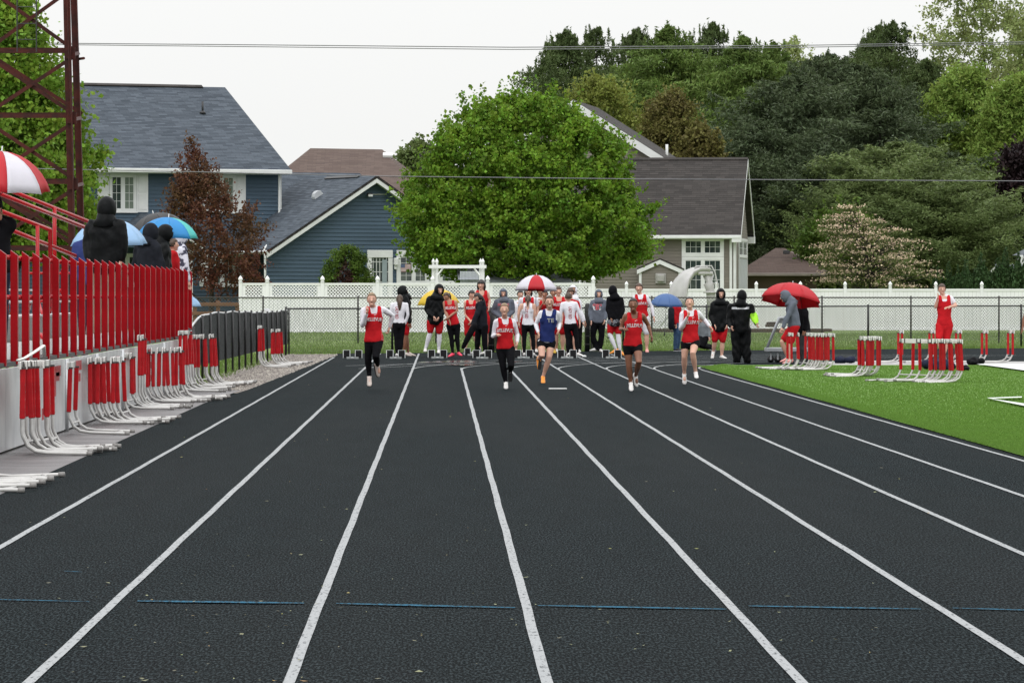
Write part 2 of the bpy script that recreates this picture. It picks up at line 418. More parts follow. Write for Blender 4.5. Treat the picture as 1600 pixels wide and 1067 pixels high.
# ================================================================== BLEACHERS
m_red = mat('glossy_red_paint', (0.36, 0.003, 0.008), spec=.12, rough=0.32, scale=2.0, var=0.25, bump=0.15, bscale=14)
m_redpipe = mat('red_pipe_paint', (0.46, 0.008, 0.014), spec=.3, rough=0.25, scale=3, var=0.15)
m_alu = mat('aluminium', (0.62, 0.63, 0.64), rough=0.38, metal=0.55, scale=5, var=0.12)
m_panel = mat('weathered_white_sheet', (0.62, 0.63, 0.63), rough=0.35, scale=2.2, col2=(0.42, 0.43, 0.44), bump=0.25, bscale=2.5)
m_whitepl = mat('white_metal', (0.66, 0.67, 0.66), rough=0.4, scale=6, var=0.1)
m_letter = mat('red_lettering', (0.45, 0.02, 0.03), rough=0.45, scale=6, var=0.25)
m_darkmetal = mat('dark_metal', (0.03, 0.03, 0.032), rough=0.5)
BX = -4.55
bl = thing('bleachers', 'red and silver bleachers with a tall red picket railing and white skirt panels', 'bleachers', (BX, 75, 0))
PY = [45.5 + 1.5 * k for k in range(34)]
base_me = None
for k, y in enumerate(PY):
    mb = MB()
    M = Matrix.Translation((BX, y, 0)) @ Matrix(((1, 0, 0, 0), (0, 0, 1, 0), (0, 1, 0, 0), (0, 0, 0, 1)))
    if base_me is None:
        b0 = MB().prism([(-.040, .89), (.036, .89), (.036, 2.05), (-.040, 2.105)], -.06, .06, Matrix(((1, 0, 0, 0), (0, 0, 1, 0), (0, 1, 0, 0), (0, 0, 0, 1))))
        base_me = b0.mesh('picket'); base_me.materials.append(m_red)
        b1 = MB().box(-.108, -.042, -.02, .02, .95, 1.12); brk_me = b1.mesh('bracket'); brk_me.materials.append(m_whitepl)
    o = bpy.data.objects.new('picket', base_me); COL.objects.link(o); o.parent = bl; o.location = (0, y - 75, 0)
    o2 = bpy.data.objects.new('bracket', brk_me); COL.objects.link(o2); o2.parent = bl; o2.location = (0, y - 75 - .08, 0)
for k in range(9):
    o = bpy.data.objects.new('picket', base_me); COL.objects.link(o); o.parent = bl; o.location = (-.16 - .27 * k, 95.4 - 75, 0)
obj('top_rail', MB().tube([(BX - .07, 44, 2.03), (BX - .07, 95.4, 2.03)], .026, 8).tube([(BX - .07, 95.4, 2.03), (BX - 3, 95.4, 2.03)], .026, 8), m_redpipe, bl, True)
obj('middle_rail', MB().tube([(BX - .07, 44, 1.605), (BX - .07, 95.4, 1.605)], .026, 8).tube([(BX - .07, 95.4, 1.605), (BX - 3, 95.4, 1.605)], .026, 8), m_redpipe, bl, True)
for k in range(18):      # skirt panels
    y0 = 46 + 2.75 * k
    obj('skirt_panel', MB().box(BX + .03, BX + .045, y0, y0 + 2.735, .02, .865 + .01 * random.random(), bev=.003), m_panel, bl)
    if k % 2 == 0: obj('downtube', MB().tube([(BX + .055, y0 + .4, .0), (BX + .055, y0 + .4, .87)], .03, 8), m_alu, bl, True)
def letter_strokes(y, z0, z1, kind):
    mb = MB(); x0, x1 = BX + .0452, BX + .048
    if kind == 'E':
        mb.box(x0, x1, y, y + .35, z0, z1)
        for z in (z0, (z0 + z1) / 2 - .05, z1 - .1): mb.box(x0, x1, y + .35, y + 1.1, z, z + .1)
    elif kind == 'I': mb.box(x0, x1, y, y + .3, z0, z1)
    elif kind == 'F':
        mb.box(x0, x1, y, y + .35, z0, z1); mb.box(x0, x1, y + .35, y + 1.1, z1 - .12, z1); mb.box(x0, x1, y + .35, y + .9, (z0 + z1) / 2, (z0 + z1) / 2 + .1)
    obj('letter', mb, m_letter, bl)
for y, a, b, kd in [(56.2, .15, .7, 'I'), (57.6, .25, .78, 'I'), (59.2, .22, .35, 'I'), (61, .45, .8, 'F'), (64.6, .3, .82, 'F'), (69.5, .32, .78, 'E'), (72.3, .3, .78, 'E'), (78, .3, .8, 'I'), (80.5, .3, .8, 'E'), (90, .2, .8, 'E')]:
    letter_strokes(y, a, b, kd)
obj('deck_edge', MB().box(BX - .5, BX + .02, 44, 95.5, .875, .925), m_darkmetal, bl)
for k in range(7):
    obj('deck_plank', MB().box(BX - .28 - .18 * k, BX - .12 - .18 * k, 44, 95.5, .93, .97 + .004 * (k % 2)), m_alu, bl)
obj('under_wall', MB().box(BX - 1.5, BX - 1.45, 44, 95, 0.97, 1.3), mat('grey_riser', (0.16, 0.16, 0.15), rough=.6, scale=4), bl)
for i in range(6):
    x = BX - 1.5 - .62 * i; z = 1.30 + .2 * i
    obj('seat_plank', MB().box(x - .26, x, 46, 94.5, z, z + .04, bev=.008), m_alu, bl)
    obj('foot_plank', MB().box(x - .60, x - .30, 46, 94.5, z - .22, z - .19), mat('grey_tread', (0.35, 0.33, 0.32), rough=.5, scale=8, var=.3), bl)
    for y in range(48, 95, 6):
        obj('support', MB().box(x - .3, x - .25, y, y + .05, .1, z), m_redpipe, bl)
mb = MB()
for i in range(46):       # braces and chairs of the seating frame seen between the pickets
    y = random.uniform(50, 93); x = random.uniform(BX - 3.4, BX - .9); z = random.uniform(1.0, 1.7)
    mb.tube([(x, y, z), (x + random.uniform(-.4, .4), y + random.uniform(-1.5, 1.5), z + random.uniform(-.45, .45))], .022, 6)
obj('cross_brace', mb, m_redpipe, bl, True, kind='stuff')
# stair rails of red pipe
def PP(px, py, Y): return P(px, py, Y)
sr = thing('stair_railing', 'sloping red pipe handrails of the bleacher stairs, left of the hooded man', 'railing', (-6.4, 76, 0))
for pts in [[(-40, 277, 78), (21.6, 300, 78), (141, 347.5, 80)], [(-40, 287, 74), (0, 303, 74), (138, 357.6, 78)], [(-40, 314, 72), (6, 331.7, 72), (79, 359, 74), (79.5, 480, 74)], [(-40, 341, 72), (13, 357.6, 72), (118, 400, 76)], [(59.5, 353, 73), (59.5, 480, 73)], [(86, 325, 79), (86, 378, 79), (86, 490, 79)]]:
    obj('pipe', MB().tube([PP(*p) for p in pts], .030 if len(pts) > 2 else .026, 10), m_redpipe, sr, True)

# ================================================================== LATTICE LIGHT TOWER
m_rust = mat('rusty_painted_steel', (0.075, 0.016, 0.013), spec=.2, rough=0.6, scale=3.5, col2=(0.038, 0.012, 0.011), bump=0.3, bscale=20, contrast=(.4, .6))
tw = thing('light_tower', 'dark red lattice steel light tower rising behind the bleachers', 'tower', (-8.6, 112, 0))
def angle_bar(a, b, w=.10, t=.012, side=(1, 0, 0)):
    a, b = Vector(a), Vector(b); d = (b - a).normalized(); s = Vector(side); s = (s - d * s.dot(d)).normalized(); q = d.cross(s)
    mb = MB()
    for (u0, u1, v0, v1) in ((0, w, 0, t), (0, t, t, w)):
        vs = [p + s * u + q * v for p in (a, b) for (u, v) in ((u0, v0), (u1, v0), (u1, v1), (u0, v1))]
        mb.add(vs, [(3, 2, 1, 0), (4, 5, 6, 7), (0, 1, 5, 4), (1, 2, 6, 5), (2, 3, 7, 6), (3, 0, 4, 7)])
    return mb
def leg(px0, px1, Y): # px at y=0 and y=300
    f = lambda py: P(px0 + (px1 - px0) * py / 300.0, py, Y)
    return f
legs = {'nr': leg(111, 117, 110.6), 'fr': leg(122, 131, 114), 'nl': leg(-24, -30, 110.6), 'fl': leg(-16, -21, 114)}
for k, f in legs.items():
    sgn = 1 if 'l' in k else -1
    obj('leg', angle_bar(f(585), f(-60), .15, .02, (sgn, 0, 0)), m_rust, tw)
lv = [-22, 84, 185, 288, 392]
for j, y in enumerate(lv):
    for a, b in (('nl', 'nr'), ('fl', 'fr'), ('nl', 'fl'), ('nr', 'fr')):
        obj('horizontal_bar', angle_bar(legs[a](y + (0 if a[0] == 'n' else -3)), legs[b](y + (0 if b[0] == 'n' else -3)), .075, .012, (0, 1, 0)), m_rust, tw)
    if j < len(lv) - 1:
        y2 = lv[j + 1] - 4
        for a, b in (('nl', 'nr'), ('nr', 'nl')) + ((('fl', 'fr'),) if j % 2 else ()):
            obj('diagonal_brace', angle_bar(legs[a](y + 4) + Vector((0, .05 if a[1] == 'l' else 0, 0)), legs[b](y2) + Vector((0, .05 if a[1] == 'l' else 0, 0)), .08, .012, (0, 1, 0)), m_rust, tw)
        obj('gusset', MB().box(-.14, .06, -.02, .02, -.12, .12, Matrix.Translation(legs['nr'](y) + Vector((.02, -.03, 0)))), m_rust, tw)
obj('bolt_arm', MB().tube([legs['fr'](93), legs['fr'](93) + Vector((.12, -.3, 0))], .03, 8), m_rust, tw)
ld = obj('ladder_rail', MB().tube([P(28, -40, 110.2), P(28, 82, 110.2)], .014, 6).tube([P(58, -40, 110.2), P(58, 82, 110.2)], .014, 6), m_darkmetal, tw)
for y in (-8, 12, 38, 63): obj('ladder_rung', MB().tube([P(28, y, 110.2), P(58, y, 110.2)], .010, 6), m_darkmetal, tw)
obj('conduit', MB().tube([P(105, -40, 110.3), P(108, 80, 110.3), P(113, 200, 110.3), P(116, 400, 110.3)], .012, 6), m_rust, tw)

# ================================================================== FENCES
m_black = mat('black_vinyl_coated_steel', (0.012, 0.012, 0.013), rough=0.45)
m_brownp = mat('weathered_dark_pipe', (0.035, 0.030, 0.027), rough=0.5, scale=4, var=.3)
m_wire = mat('fence_wire', (0.11, 0.115, 0.11), rough=0.5)
def chain_fence(label, a, b, zt, zb, step, group, mpost, rpost=.03, rail_r=.021, pitch=.10, wire=.0075, posts=None, over=.06, barbs=True):
    a = Vector(a + (0,)); b = Vector(b + (0,)); d = b - a; Ln = d.length; d.normalize(); n = Vector((d.y, -d.x, 0))
    t = thing('chain_link_fence', label, 'fence', ((a + b) / 2)[:]); 
    zf = lambda s, h: (lambda p: lawnz(p.x, p.y) * 1.0 if h == 0 else h)(a + d * s)
    ps = posts if posts is not None else [k * step for k in range(int(Ln / step) + 1)]
    for s in ps:
        p = a + d * s
        obj('post', MB().tube([(p.x, p.y, zf(s, 0) - .03), (p.x, p.y, zt + over - .01), (p.x, p.y, zt + over)], [rpost, rpost, rpost * .6], 8), mpost, t, True)
    obj('top_rail', MB().tube([a + Vector((0, 0, zt)), b + Vector((0, 0, zt))], rail_r, 8), mpost, t, True)
    mb = MB(); H = zt - zb; w = wire / 2 * 1.414; k = -int(H / pitch) - 1; top = zt + (.035 if barbs else 0)
    while k * pitch < Ln:
        for sg in (1, -1):
            s0 = k * pitch; u0, u1 = (s0, s0 + H) if sg > 0 else (s0 + H, s0)
            z0, z1 = zb, top
            # clip to [0, Ln]
            def pt(tt): return u0 + (u1 - u0) * tt, z0 + (z1 - z0) * tt
            ts = [0, 1]
            if u1 != u0:
                for lim in (0, Ln):
                    tt = (lim - u0) / (u1 - u0)
                    if sg > 0: ts = [max(ts[0], tt), ts[1]] if lim == 0 else [ts[0], min(ts[1], tt)]
                    else: ts = [ts[0], min(ts[1], tt)] if lim == 0 else [max(ts[0], tt), ts[1]]
            if ts[1] <= ts[0]: continue
            (p0, q0), (p1, q1) = pt(ts[0]), pt(ts[1])
            off = n * (.006 * sg)
            A0 = a + d * p0 + off; A1 = a + d * p1 + off
            mb.add([A0 + d * -w + Vector((0, 0, q0)), A0 + d * w + Vector((0, 0, q0)), A1 + d * w + Vector((0, 0, q1)), A1 + d * -w + Vector((0, 0, q1))], [(0, 1, 2, 3)])
        k += 1
    obj('wire_mesh', mb, m_wire, t, kind='stuff')
    return t
def X_(px, Y): return (px - VX) * Y / F
def fz(px): return 1.26 + (px - 447) * .00009
Yn = lambda px: 146 + (px - 447) * 20.0 / 1153
pA, pB = (X_(447, Yn(447)), Yn(447)), (X_(915, Yn(915)), Yn(915)); pC, pD = (X_(924, Yn(924)), Yn(924)), (X_(1700, Yn(1700)), Yn(1700))
L1 = (Vector(pB) - Vector(pA)).length; L2 = (Vector(pD) - Vector(pC)).length
chain_fence('low black chain-link fence behind the sprinters, left stretch before the gate posts', pA, pB, 1.27, .03, 2.44, None, m_black, .032, posts=[0.0, L1 * .342, L1 * .68, L1])
chain_fence('low black chain-link fence on the right, running behind the hooded officials', pC, pD, 1.31, .03, 2.44, None, m_black, .032, posts=[0.0] + [L2 * (px - 924) / 776.0 for px in (970, 1093, 1217, 1341, 1465, 1589)])
chain_fence('taller brown-railed chain-link fence farther back across the lawn', (X_(300, 176), 176), (X_(1700, 178), 178), 1.572, .12, 3.05, None, m_brownp, .03, posts=[(px - 300) * 176.5 / F for px in (411, 559, 681, 860, 1020, 1150, 1289, 1430, 1570)], pitch=.11)
for px, hh in ((918, 1.36), (766.5, 1.25)):
    g = thing('gate_post', 'thick black gate post with folded gate beside the %s' % ('grey hooded sweatshirt' if px > 800 else 'tall boy in a red singlet'), 'gate post', (X_(px, Yn(px) - .6), Yn(px) - .6, 0))
    p = wloc(g)
    obj('post', MB().tube([p, p + Vector((0, 0, hh)), p + Vector((0, 0, hh + .05))], [.075, .075, .05], 12), m_black, g, True)
    for k in range(5): obj('band', MB().tube([p + Vector((0, 0, .2 + .24 * k)), p + Vector((0, 0, .225 + .24 * k))], .085, 12), m_black, g)
    obj('gate_frame', MB().tube([p + Vector((.13, .1, .05)), p + Vector((.13, .1, hh - .03)), p + Vector((.17, .1, hh - .03)), p + Vector((.17, .1, .05))], .018, 6), m_black, g)
# black privacy-screen fence along the track
m_screen = mat('black_windscreen', (0.052, 0.058, 0.058), spec=.15, rough=0.85, scale=9, col2=(0.012, 0.014, 0.014), bump=.5, bscale=14, stretch=(1, 1, 3))
ft = thing('windscreen_fence', 'black screened fence curving along the gravel from the bleachers to the far corner', 'fence', (-4.3, 120, 0))
ys = [97.2 + 3.03 * k for k in range(17)]; ys[-1] = 145.8
ztf = lambda y: 1.23 + .035 * math.sin((y - 98) * .13) - .16 * max(0, (102 - y) / 4) ** 1.5 + .012 * math.sin(y * .9)
fx = lambda y: -4.66 + .0078 * min(46, y - 96)
for i, y in enumerate(ys):
    obj('post', MB().tube([(fx(y) + .062, y, 0), (fx(y) + .062, y, ztf(y) + .05)], .024, 8), m_black, ft, True)
rail = [(fx(y0), y0, ztf(y0) + .01) for y0 in np.linspace(ys[0], ys[-1], 50)]
obj('top_rail', MB().tube(rail, .022, 8), m_alu, ft, True)
for i in range(len(ys) - 1):
    mb = MB(); n = 14; vr = 10
    for j in range(vr + 1):
        for k in range(n + 1):
            t = k / n; y = ys[i] + (ys[i + 1] - ys[i]) * t; zz0 = .30; z = zz0 + (ztf(y) - zz0) * j / vr
            bul = .018 * math.sin(math.pi * t) * math.sin(math.pi * j / vr) * (1 if i % 2 else -.6) + .008 * math.sin(t * 25 + j * 2.2)
            mb.v.append((fx(y) + .03 + bul, y, z))
    for j in range(vr):
        for k in range(n): q = j * (n + 1) + k; mb.f.append((q, q + n + 1, q + n + 2, q + 1))
    obj('screen_panel', mb, m_screen, ft, True)
cl = MB(); 
pc = P(418, 481, 135)
for j in range(9):
    for k in range(5):
        cl.v.append((pc.x - .06 + .035 * k + .012 * j, 134 + .02 * math.sin(k * 2 + j), 1.30 - .068 * j * (1 + .05 * k)))
for j in range(8):
    for k in range(4): q = j * 5 + k; cl.f.append((q, q + 5, q + 6, q + 1))
o = solo('towel', cl, mat('white_cloth', (.72, .72, .75), rough=.8), 'white towel hanging over the black screened fence', 'towel', smooth=True)
md = o.modifiers.new('s', 'SOLIDIFY'); md.thickness = .02

# white vinyl fence
m_vinyl = mat('white_vinyl', (0.84, 0.84, 0.85), rough=0.35, scale=1.5, var=0.05)
m_vinyl2 = mat('cream_vinyl_rail', (0.78, 0.785, 0.77), rough=0.4, scale=1.5, var=0.06)
def finial(mb, x, y, z, w):
    mb.box(x - w * .62, x + w * .62, y - w * .62, y + w * .62, z, z + .025)
    pr = [(0, .30), (.03, .45), (.07, .62), (.11, .66), (.15, .5), (.19, .25), (.225, .04)]
    mb.tube([(x, y, z + .025 + h) for h, _ in pr], [w * r for _, r in pr], 10)
def vinyl_fence(label, posts, zb, zt, lattice, Yf, fin=.17):
    t = thing('vinyl_fence', label, 'fence', (posts[len(posts) // 2], Yf(posts[len(posts) // 2]), zb))
    for x in posts:
        y = Yf(x); po = obj('post', MB().box(x - .065, x + .065, y - .065, y + .065, zb - .05, zt + fin, bev=.006), m_vinyl, t)
        f = MB(); finial(f, x, y, zt + fin, .13); obj('finial', f, m_vinyl, po, True)
    for i in range(len(posts) - 1):
        x0, x1 = posts[i] + .066, posts[i + 1] - .066; y0 = Yf((x0 + x1) / 2)
        zs = zt - .52 if lattice else zt
        mb = MB(); n = max(1, int(round((x1 - x0) / .17))); w = (x1 - x0) / n
        for k in range(n): mb.box(x0 + k * w + .003, x0 + (k + 1) * w - .003, y0 - .012, y0 + .012, zb + .08, zs - .02, bev=.002)
        obj('board_panel', mb, m_vinyl, t, kind='stuff')
        obj('bottom_rail', MB().box(x0, x1, y0 - .03, y0 + .03, zb - .02, zb + .09, bev=.004), m_vinyl, t)
        if lattice:
            obj('middle_rail', MB().box(x0, x1, y0 - .028, y0 + .028, zs - .05, zs + .04, bev=.004), m_vinyl, t)
            mb = MB(); z0, z1 = zs + .04, zt - .07; H = z1 - z0; p = .125; w = .036; xa, xb = x0 + .13, x1 - .13
            for k in range(-int(H / p) - 1, int((xb - xa) / p) + 1):
                for sg in (1, -1):
                    s0 = xa + k * p; u0, u1 = (s0, s0 + H) if sg > 0 else (s0 + H, s0)
                    zz = [z0, z1]; uu = [u0, u1]
                    t0, t1 = 0.0, 1.0
                    for lim, lo in ((xa, True), (xb, False)):
                        tt = (lim - u0) / (u1 - u0)
                        if (sg > 0) == lo: t0 = max(t0, tt)
                        else: t1 = min(t1, tt)
                    if t1 <= t0: continue
                    q0 = u0 + (u1 - u0) * t0; q1 = u0 + (u1 - u0) * t1; r0 = z0 + H * t0; r1 = z0 + H * t1; yy = y0 + .007 * sg
                    ww = w * .7
                    vs = []
                    for yv in (yy - .006, yy + .006): vs += [(q0 - ww, yv, r0), (q0 + ww, yv, r0), (q1 + ww, yv, r1), (q1 - ww, yv, r1)]
                    mb.add(vs, [(0, 1, 2, 3), (7, 6, 5, 4), (0, 3, 7, 4), (1, 5, 6, 2)])
            obj('lattice', mb, m_vinyl, t, kind='stuff')
            for s0, s1 in ((x0, xa), (xb, x1)): obj('stile', MB().box(s0, s1, y0 - .014, y0 + .014, z0 + .001, z1 - .001), m_vinyl, t)
            obj('top_rail', MB().box(x0, x1, y0 - .03, y0 + .03, zt - .07, zt + .02, bev=.005), m_vinyl2, t)
        else:
            obj('top_rail', MB().box(x0, x1, y0 - .035, y0 + .035, zt - .09, zt + .02, bev=.006), m_vinyl2, t)
YF = 200.0
pp = [X_(px, YF) for px in (376, 418, 504, 590, 676, 762, 848, 927)]
vinyl_fence('white vinyl fence with lattice top in front of the blue house', pp, .22, 2.10, True, lambda x: YF, .05)
YR = 236.0
pr_ = [X_(px, YR) for px in (905, 979, 1049, 1120, 1182, 1251, 1321, 1391.6, 1463, 1535, 1607, 1679)]
vinyl_fence('plain white vinyl fence with pointed post caps on the right, below the conifers', pr_, .10, 1.93, False, lambda x: YR, .11)
sx = X_(931, YF)
mb = MB()
for k in range(18): mb.box(sx - .012, sx + .012, YF + .1 + 2 * k, YF + 2.09 + 2 * k, .15, 1.98)
solo('fence_return', mb, m_vinyl, 'white side stretch of vinyl fence joining the lattice part to the plain part', 'fence')
# timber edging and wooden fence
m_timber = mat('old_timber', (0.085, 0.055, 0.035), rough=.85, scale=2, col2=(.05, .032, .022), bump=.6, bscale=8, stretch=(.3, 3, 3))
tt = thing('timber_edging', 'low brown timber retaining wall under the white fence near the pool slide', 'retaining wall', (X_(1130, 221), 221, 0))
for k in range(2):
    for j in range(4):
        xa = X_(985 + 76 * j + 12 * k, 221); xb = X_(985 + 76 * (j + 1) + 12 * k, 221)
        obj('timber', MB().box(xa, xb - .02, 220.9, 221.1, -.02 + .14 * k, .117 + .14 * k, bev=.012), m_timber, tt)
wf = thing('rail_fence', 'brown wooden rail fence behind the end of the bleachers', 'fence', (X_(335, 190), 190, 0))
for px in (305, 341, 371): obj('post', MB().box(X_(px, 190) - .07, X_(px, 190) + .07, 189.93, 190.07, 0, 1.30 if px != 341 else 1.45, bev=.01), mat('brown_wood', (.16, .075, .035), rough=.8, scale=5), wf)
for z in (1.0, 1.33): obj('rail', MB().box(X_(296, 190), X_(374, 190), 189.86, 189.92, z - .07, z + .06, bev=.01), MATS['brown_wood'], wf)

# ================================================================== OVERHEAD WIRES
m_cable = mat('cable', (.18, .18, .19), rough=.5)
for lab, pts, r in (('upper of the twin overhead wires crossing the sky', [(-300, 66.5), (0, 68), (400, 71), (800, 74.5), (1200, 72), (1600, 66), (2000, 60)], .016),
                    ('lower of the twin overhead wires crossing the sky', [(-300, 68), (0, 70), (400, 74), (800, 78), (1200, 75), (1600, 69), (2000, 63)], .014),
                    ('single thin wire crossing in front of the houses and the round tree', [(-300, 262), (0, 263), (300, 269), (620, 276), (1000, 280), (1600, 283), (2000, 284)], .012)):
    Yc = 185 if r > .013 else 140
    solo('overhead_wire', MB().tube([P(a, b, Yc) for a, b in pts], r, 6), m_cable, lab, 'wire', smooth=True)
# ================================================================== HOUSES
m_blue = mat('blue_lap_siding', (0.075, 0.115, 0.158), spec=.2, rough=0.6, scale=1.2, var=0.14, bump=.15, bscale=20, stretch=(.4, 3, 3))
m_grey = mat('taupe_lap_siding', (0.185, 0.165, 0.135), rough=0.65, scale=1.2, var=0.12, bump=.15, bscale=20, stretch=(.4, 3, 3))
m_trim = mat('white_trim', (0.72, 0.73, 0.72), rough=0.45, scale=2, var=0.08)
m_glass = mat('window_glass', (0.03, 0.042, 0.042), rough=0.08, scale=1.4, col2=(0.085, 0.105, 0.09), spec=0.6, contrast=(.45, .6))
m_curtain = mat('window_with_blind', (0.20, 0.24, 0.20), rough=0.12, scale=1.4, col2=(0.14, 0.17, 0.14), spec=0.6)
m_shb = shingle_mat('blue_grey_shingles', (0.034, 0.046, 0.062), (0.034, 0.043, 0.056), (0.098, 0.118, 0.145))
m_shd = shingle_mat('dark_brown_shingles', (0.026, 0.022, 0.020), (0.022, 0.019, 0.018), (0.058, 0.050, 0.046))
m_shbr = shingle_mat('brown_shingles', (0.115, 0.080, 0.068), (0.075, 0.052, 0.045), (0.17, 0.125, 0.105))
Z = Vector((0, 0, 1))
def rect(u0, u1, v0, v1): return [(u0, v0), (u1, v0), (u1, v1), (u0, v1)]
def frect(fr, x0, x1, y0, y1):
    a = fr.hit(x0, y1); b = fr.hit(x1, y0); return a[0], b[0], a[1], b[1]
def window(par, fr, r, sashes=2, cols=2, rows=3, trim=.12, shut=0.0, head=.0, glass=None, sill=True, name='window', split=None):
    u0, u1, v0, v1 = r
    t = trim; mb = MB()
    mb.box(u0, u1, v1 - t - head, v1, .02, .075, bev=.004); mb.box(u0, u1, v0, v0 + t, .02, .075, bev=.004)
    mb.box(u0, u0 + t, v0 + t, v1 - t - head, .02, .07); mb.box(u1 - t, u1, v0 + t, v1 - t - head, .02, .07)
    iu0, iu1, iv0, iv1 = u0 + t, u1 - t, v0 + t, v1 - t - head
    w = (iu1 - iu0) / sashes
    for k in range(1, sashes): mb.box(iu0 + k * w - .06, iu0 + k * w + .06, iv0, iv1, .02, .068)
    if split: mb.box(iu0, iu1, iv0 + (iv1 - iv0) * split - .05, iv0 + (iv1 - iv0) * split + .05, .02, .066)
    wo = fobj(name, mb, m_trim, fr, par)
    if sill: 
        so = fobj('sill', MB().box(u0 - .04, u1 + .04, v0 - .05, v0 + .002, .02, .11, bev=.005), m_trim, fr, wo)
    for k in range(sashes):
        a = iu0 + k * w + (.06 if k else 0); b = iu0 + (k + 1) * w - (.06 if k < sashes - 1 else 0)
        g = (glass[k % len(glass)] if glass else m_glass)
        fobj('pane', MB().box(a, b, iv0, iv1, .022, .0352), g, fr, wo)
        mm = MB(); s = .016
        mm.box(a, a + .035, iv0, iv1, .036, .056); mm.box(b - .035, b, iv0, iv1, .036, .056); mm.box(a + .035, b - .035, iv0, iv0 + .035, .036, .056); mm.box(a + .035, b - .035, iv1 - .035, iv1, .036, .056)
        for c in range(1, cols): mm.box(a + (b - a) * c / cols - s / 2, a + (b - a) * c / cols + s / 2, iv0 + .035, iv1 - .035, .037, .05)
        for q in range(1, rows): mm.box(a + .035, b - .035, iv0 + (iv1 - iv0) * q / rows - s / 2, iv0 + (iv1 - iv0) * q / rows + s / 2, .0371, .0495)
        fobj('muntin', mm, m_trim, fr, wo)
    if shut > 0:
        for a, b in ((u0 - shut - .015, u0 - .015), (u1 + .015, u1 + shut + .015)):
            mb = MB().box(a, b, v0 - .02, v1, .02, .055, bev=.006)
            for (q0, q1) in ((.06, .47), (.53, .94)):
                mb.box(a + .07, b - .07, v0 + (v1 - v0) * q0, v0 + (v1 - v0) * q1, .0553, .068, bev=.008)
            fobj('shutter', mb, m_trim, fr, par)
    return wo
def slope_from(E, along, D, H, wdir):   # roof plane: origin E on the eave, along the eave, going wdir*D and up H
    v = (wdir * D + Z * H); return Frame(E, along, v), v.length
def rake(par, fr, p0, p1, w=.24, n0=.02, n1=.14, name='rake_board', m=None):   # white board in a facade frame from p0 to p1 (u,v), hanging below the line
    (a, b), (c, d) = p0, p1
    mb = MB(); M = None; poly = [(a, b), (c, d), (c, d - w), (a, b - w)]
    if a > c: poly = poly[::-1]
    n = len(poly); vs = [Vector((x, y, n0)) for x, y in poly] + [Vector((x, y, n1)) for x, y in poly]
    mb.add(vs, [(0, 1, 2, 3), (7, 6, 5, 4)] + [(i, (i + 1) % 4, 4 + (i + 1) % 4, 4 + i) for i in range(4)])
    return fobj(name, mb, m or m_trim, fr, par)
# ---------------- blue house
a25 = R(25); U = Vector((math.cos(a25), math.sin(a25), 0)); Wd = Vector((-math.sin(a25), math.cos(a25), 0))
bh = thing('blue_house', 'two-storey blue sided house with blue-grey shingle roof and attached garage wing', 'house', (-12, 226, 0))
c0 = P(439, 463, 225); c0.z = 0; FM = Frame(c0, U, Z)
top = FM.hit(439, 268)[1]; LL = -13.2
courses('siding', m_blue, FM, rect(LL, 0, 0, top), .165, .03, bh)
fobj('corner_board', MB().box(-.10, .012, .1, top, .023, .05), m_trim, FM, bh)
MS = Frame(c0, Wd, Z)       # hidden right side wall
fobj('side_wall', MB().box(0, 13, 0, top, -.02, -.005), m_blue, MS, bh)
E = P(455, 266, 224.4); D, H = 7.32, 3.79
FR, Ls = slope_from(E, U, D, H, Wd)
courses('roof', m_shb, FR, rect(-14.2, 0, 0, Ls), .145, .008, bh)
fobj('roof_deck', MB().box(-14.2, 0, 0, Ls, -.12, -.006), m_shd, FR, bh)
Eb = E + Wd * (2 * D); FB, _ = slope_from(Eb, -U, D, H, -Wd)
fobj('rear_roof', MB().box(0, 14.2, 0, Ls, -.1, 0), m_shb, FB, bh)
gv = [E - Z * .1, Eb - Z * .1, E + Wd * D + Z * (H - .1)]
obj('gable_wall', MB().add([p - U * .45 for p in gv], [(0, 1, 2)]), m_blue, bh)
fobj('ridge_vent', MB().box(-14, -1.1, Ls - .16, Ls + .05, .02, .075, bev=.01), m_shd, FR, bh)
fobj('gutter', MB().box(-14.2, .02, -.10, .02, -.20, -.02, bev=.02), m_trim, Frame(E, U, Z) if False else Frame(E + Z * .02, U, Wd), bh)
FE = Frame(E, U, Z)
fobj('fascia', MB().box(-14.2, 0, -.17, -.01, .002, .09, bev=.015), m_trim, FE, bh)
fobj('soffit', MB().box(-14.2, -.02, -.2, -.17, -.6, 0), m_trim, FE, bh)
q = FR.hit(317, 178); pv = FR.M @ Vector((q[0], q[1], 0))
obj('vent_pipe', MB().tube([pv, pv + Z * .52], .045, 8), m_darkmetal, bh, True)
obj('vent_flashing', MB().tube([pv, pv + Z * .12], [.16, .06], 8), m_darkmetal, bh, True)
GL = [m_glass, m_curtain]
window(bh, FM, frect(FM, 171, 213, 271, 331), 2, 2, 4, .10, .52, .05, GL)
window(bh, FM, frect(FM, 325, 368, 272, 332), 2, 2, 4, .10, .45, .05, GL)
window(bh, FM, frect(FM, 325, 368, 396, 447), 2, 2, 3, .10, .38, .03)
window(bh, FM, frect(FM, 178, 220, 396, 447), 2, 2, 3, .10, .38, .03)
obj('downspout', MB().tube([P(436.5, 272, 224.6), P(436.5, 358, 224.6), P(413, 389, 219.2), P(414.5, 400, 219.1), P(414.5, 520, 219.1)], .045, 6), m_trim, bh)
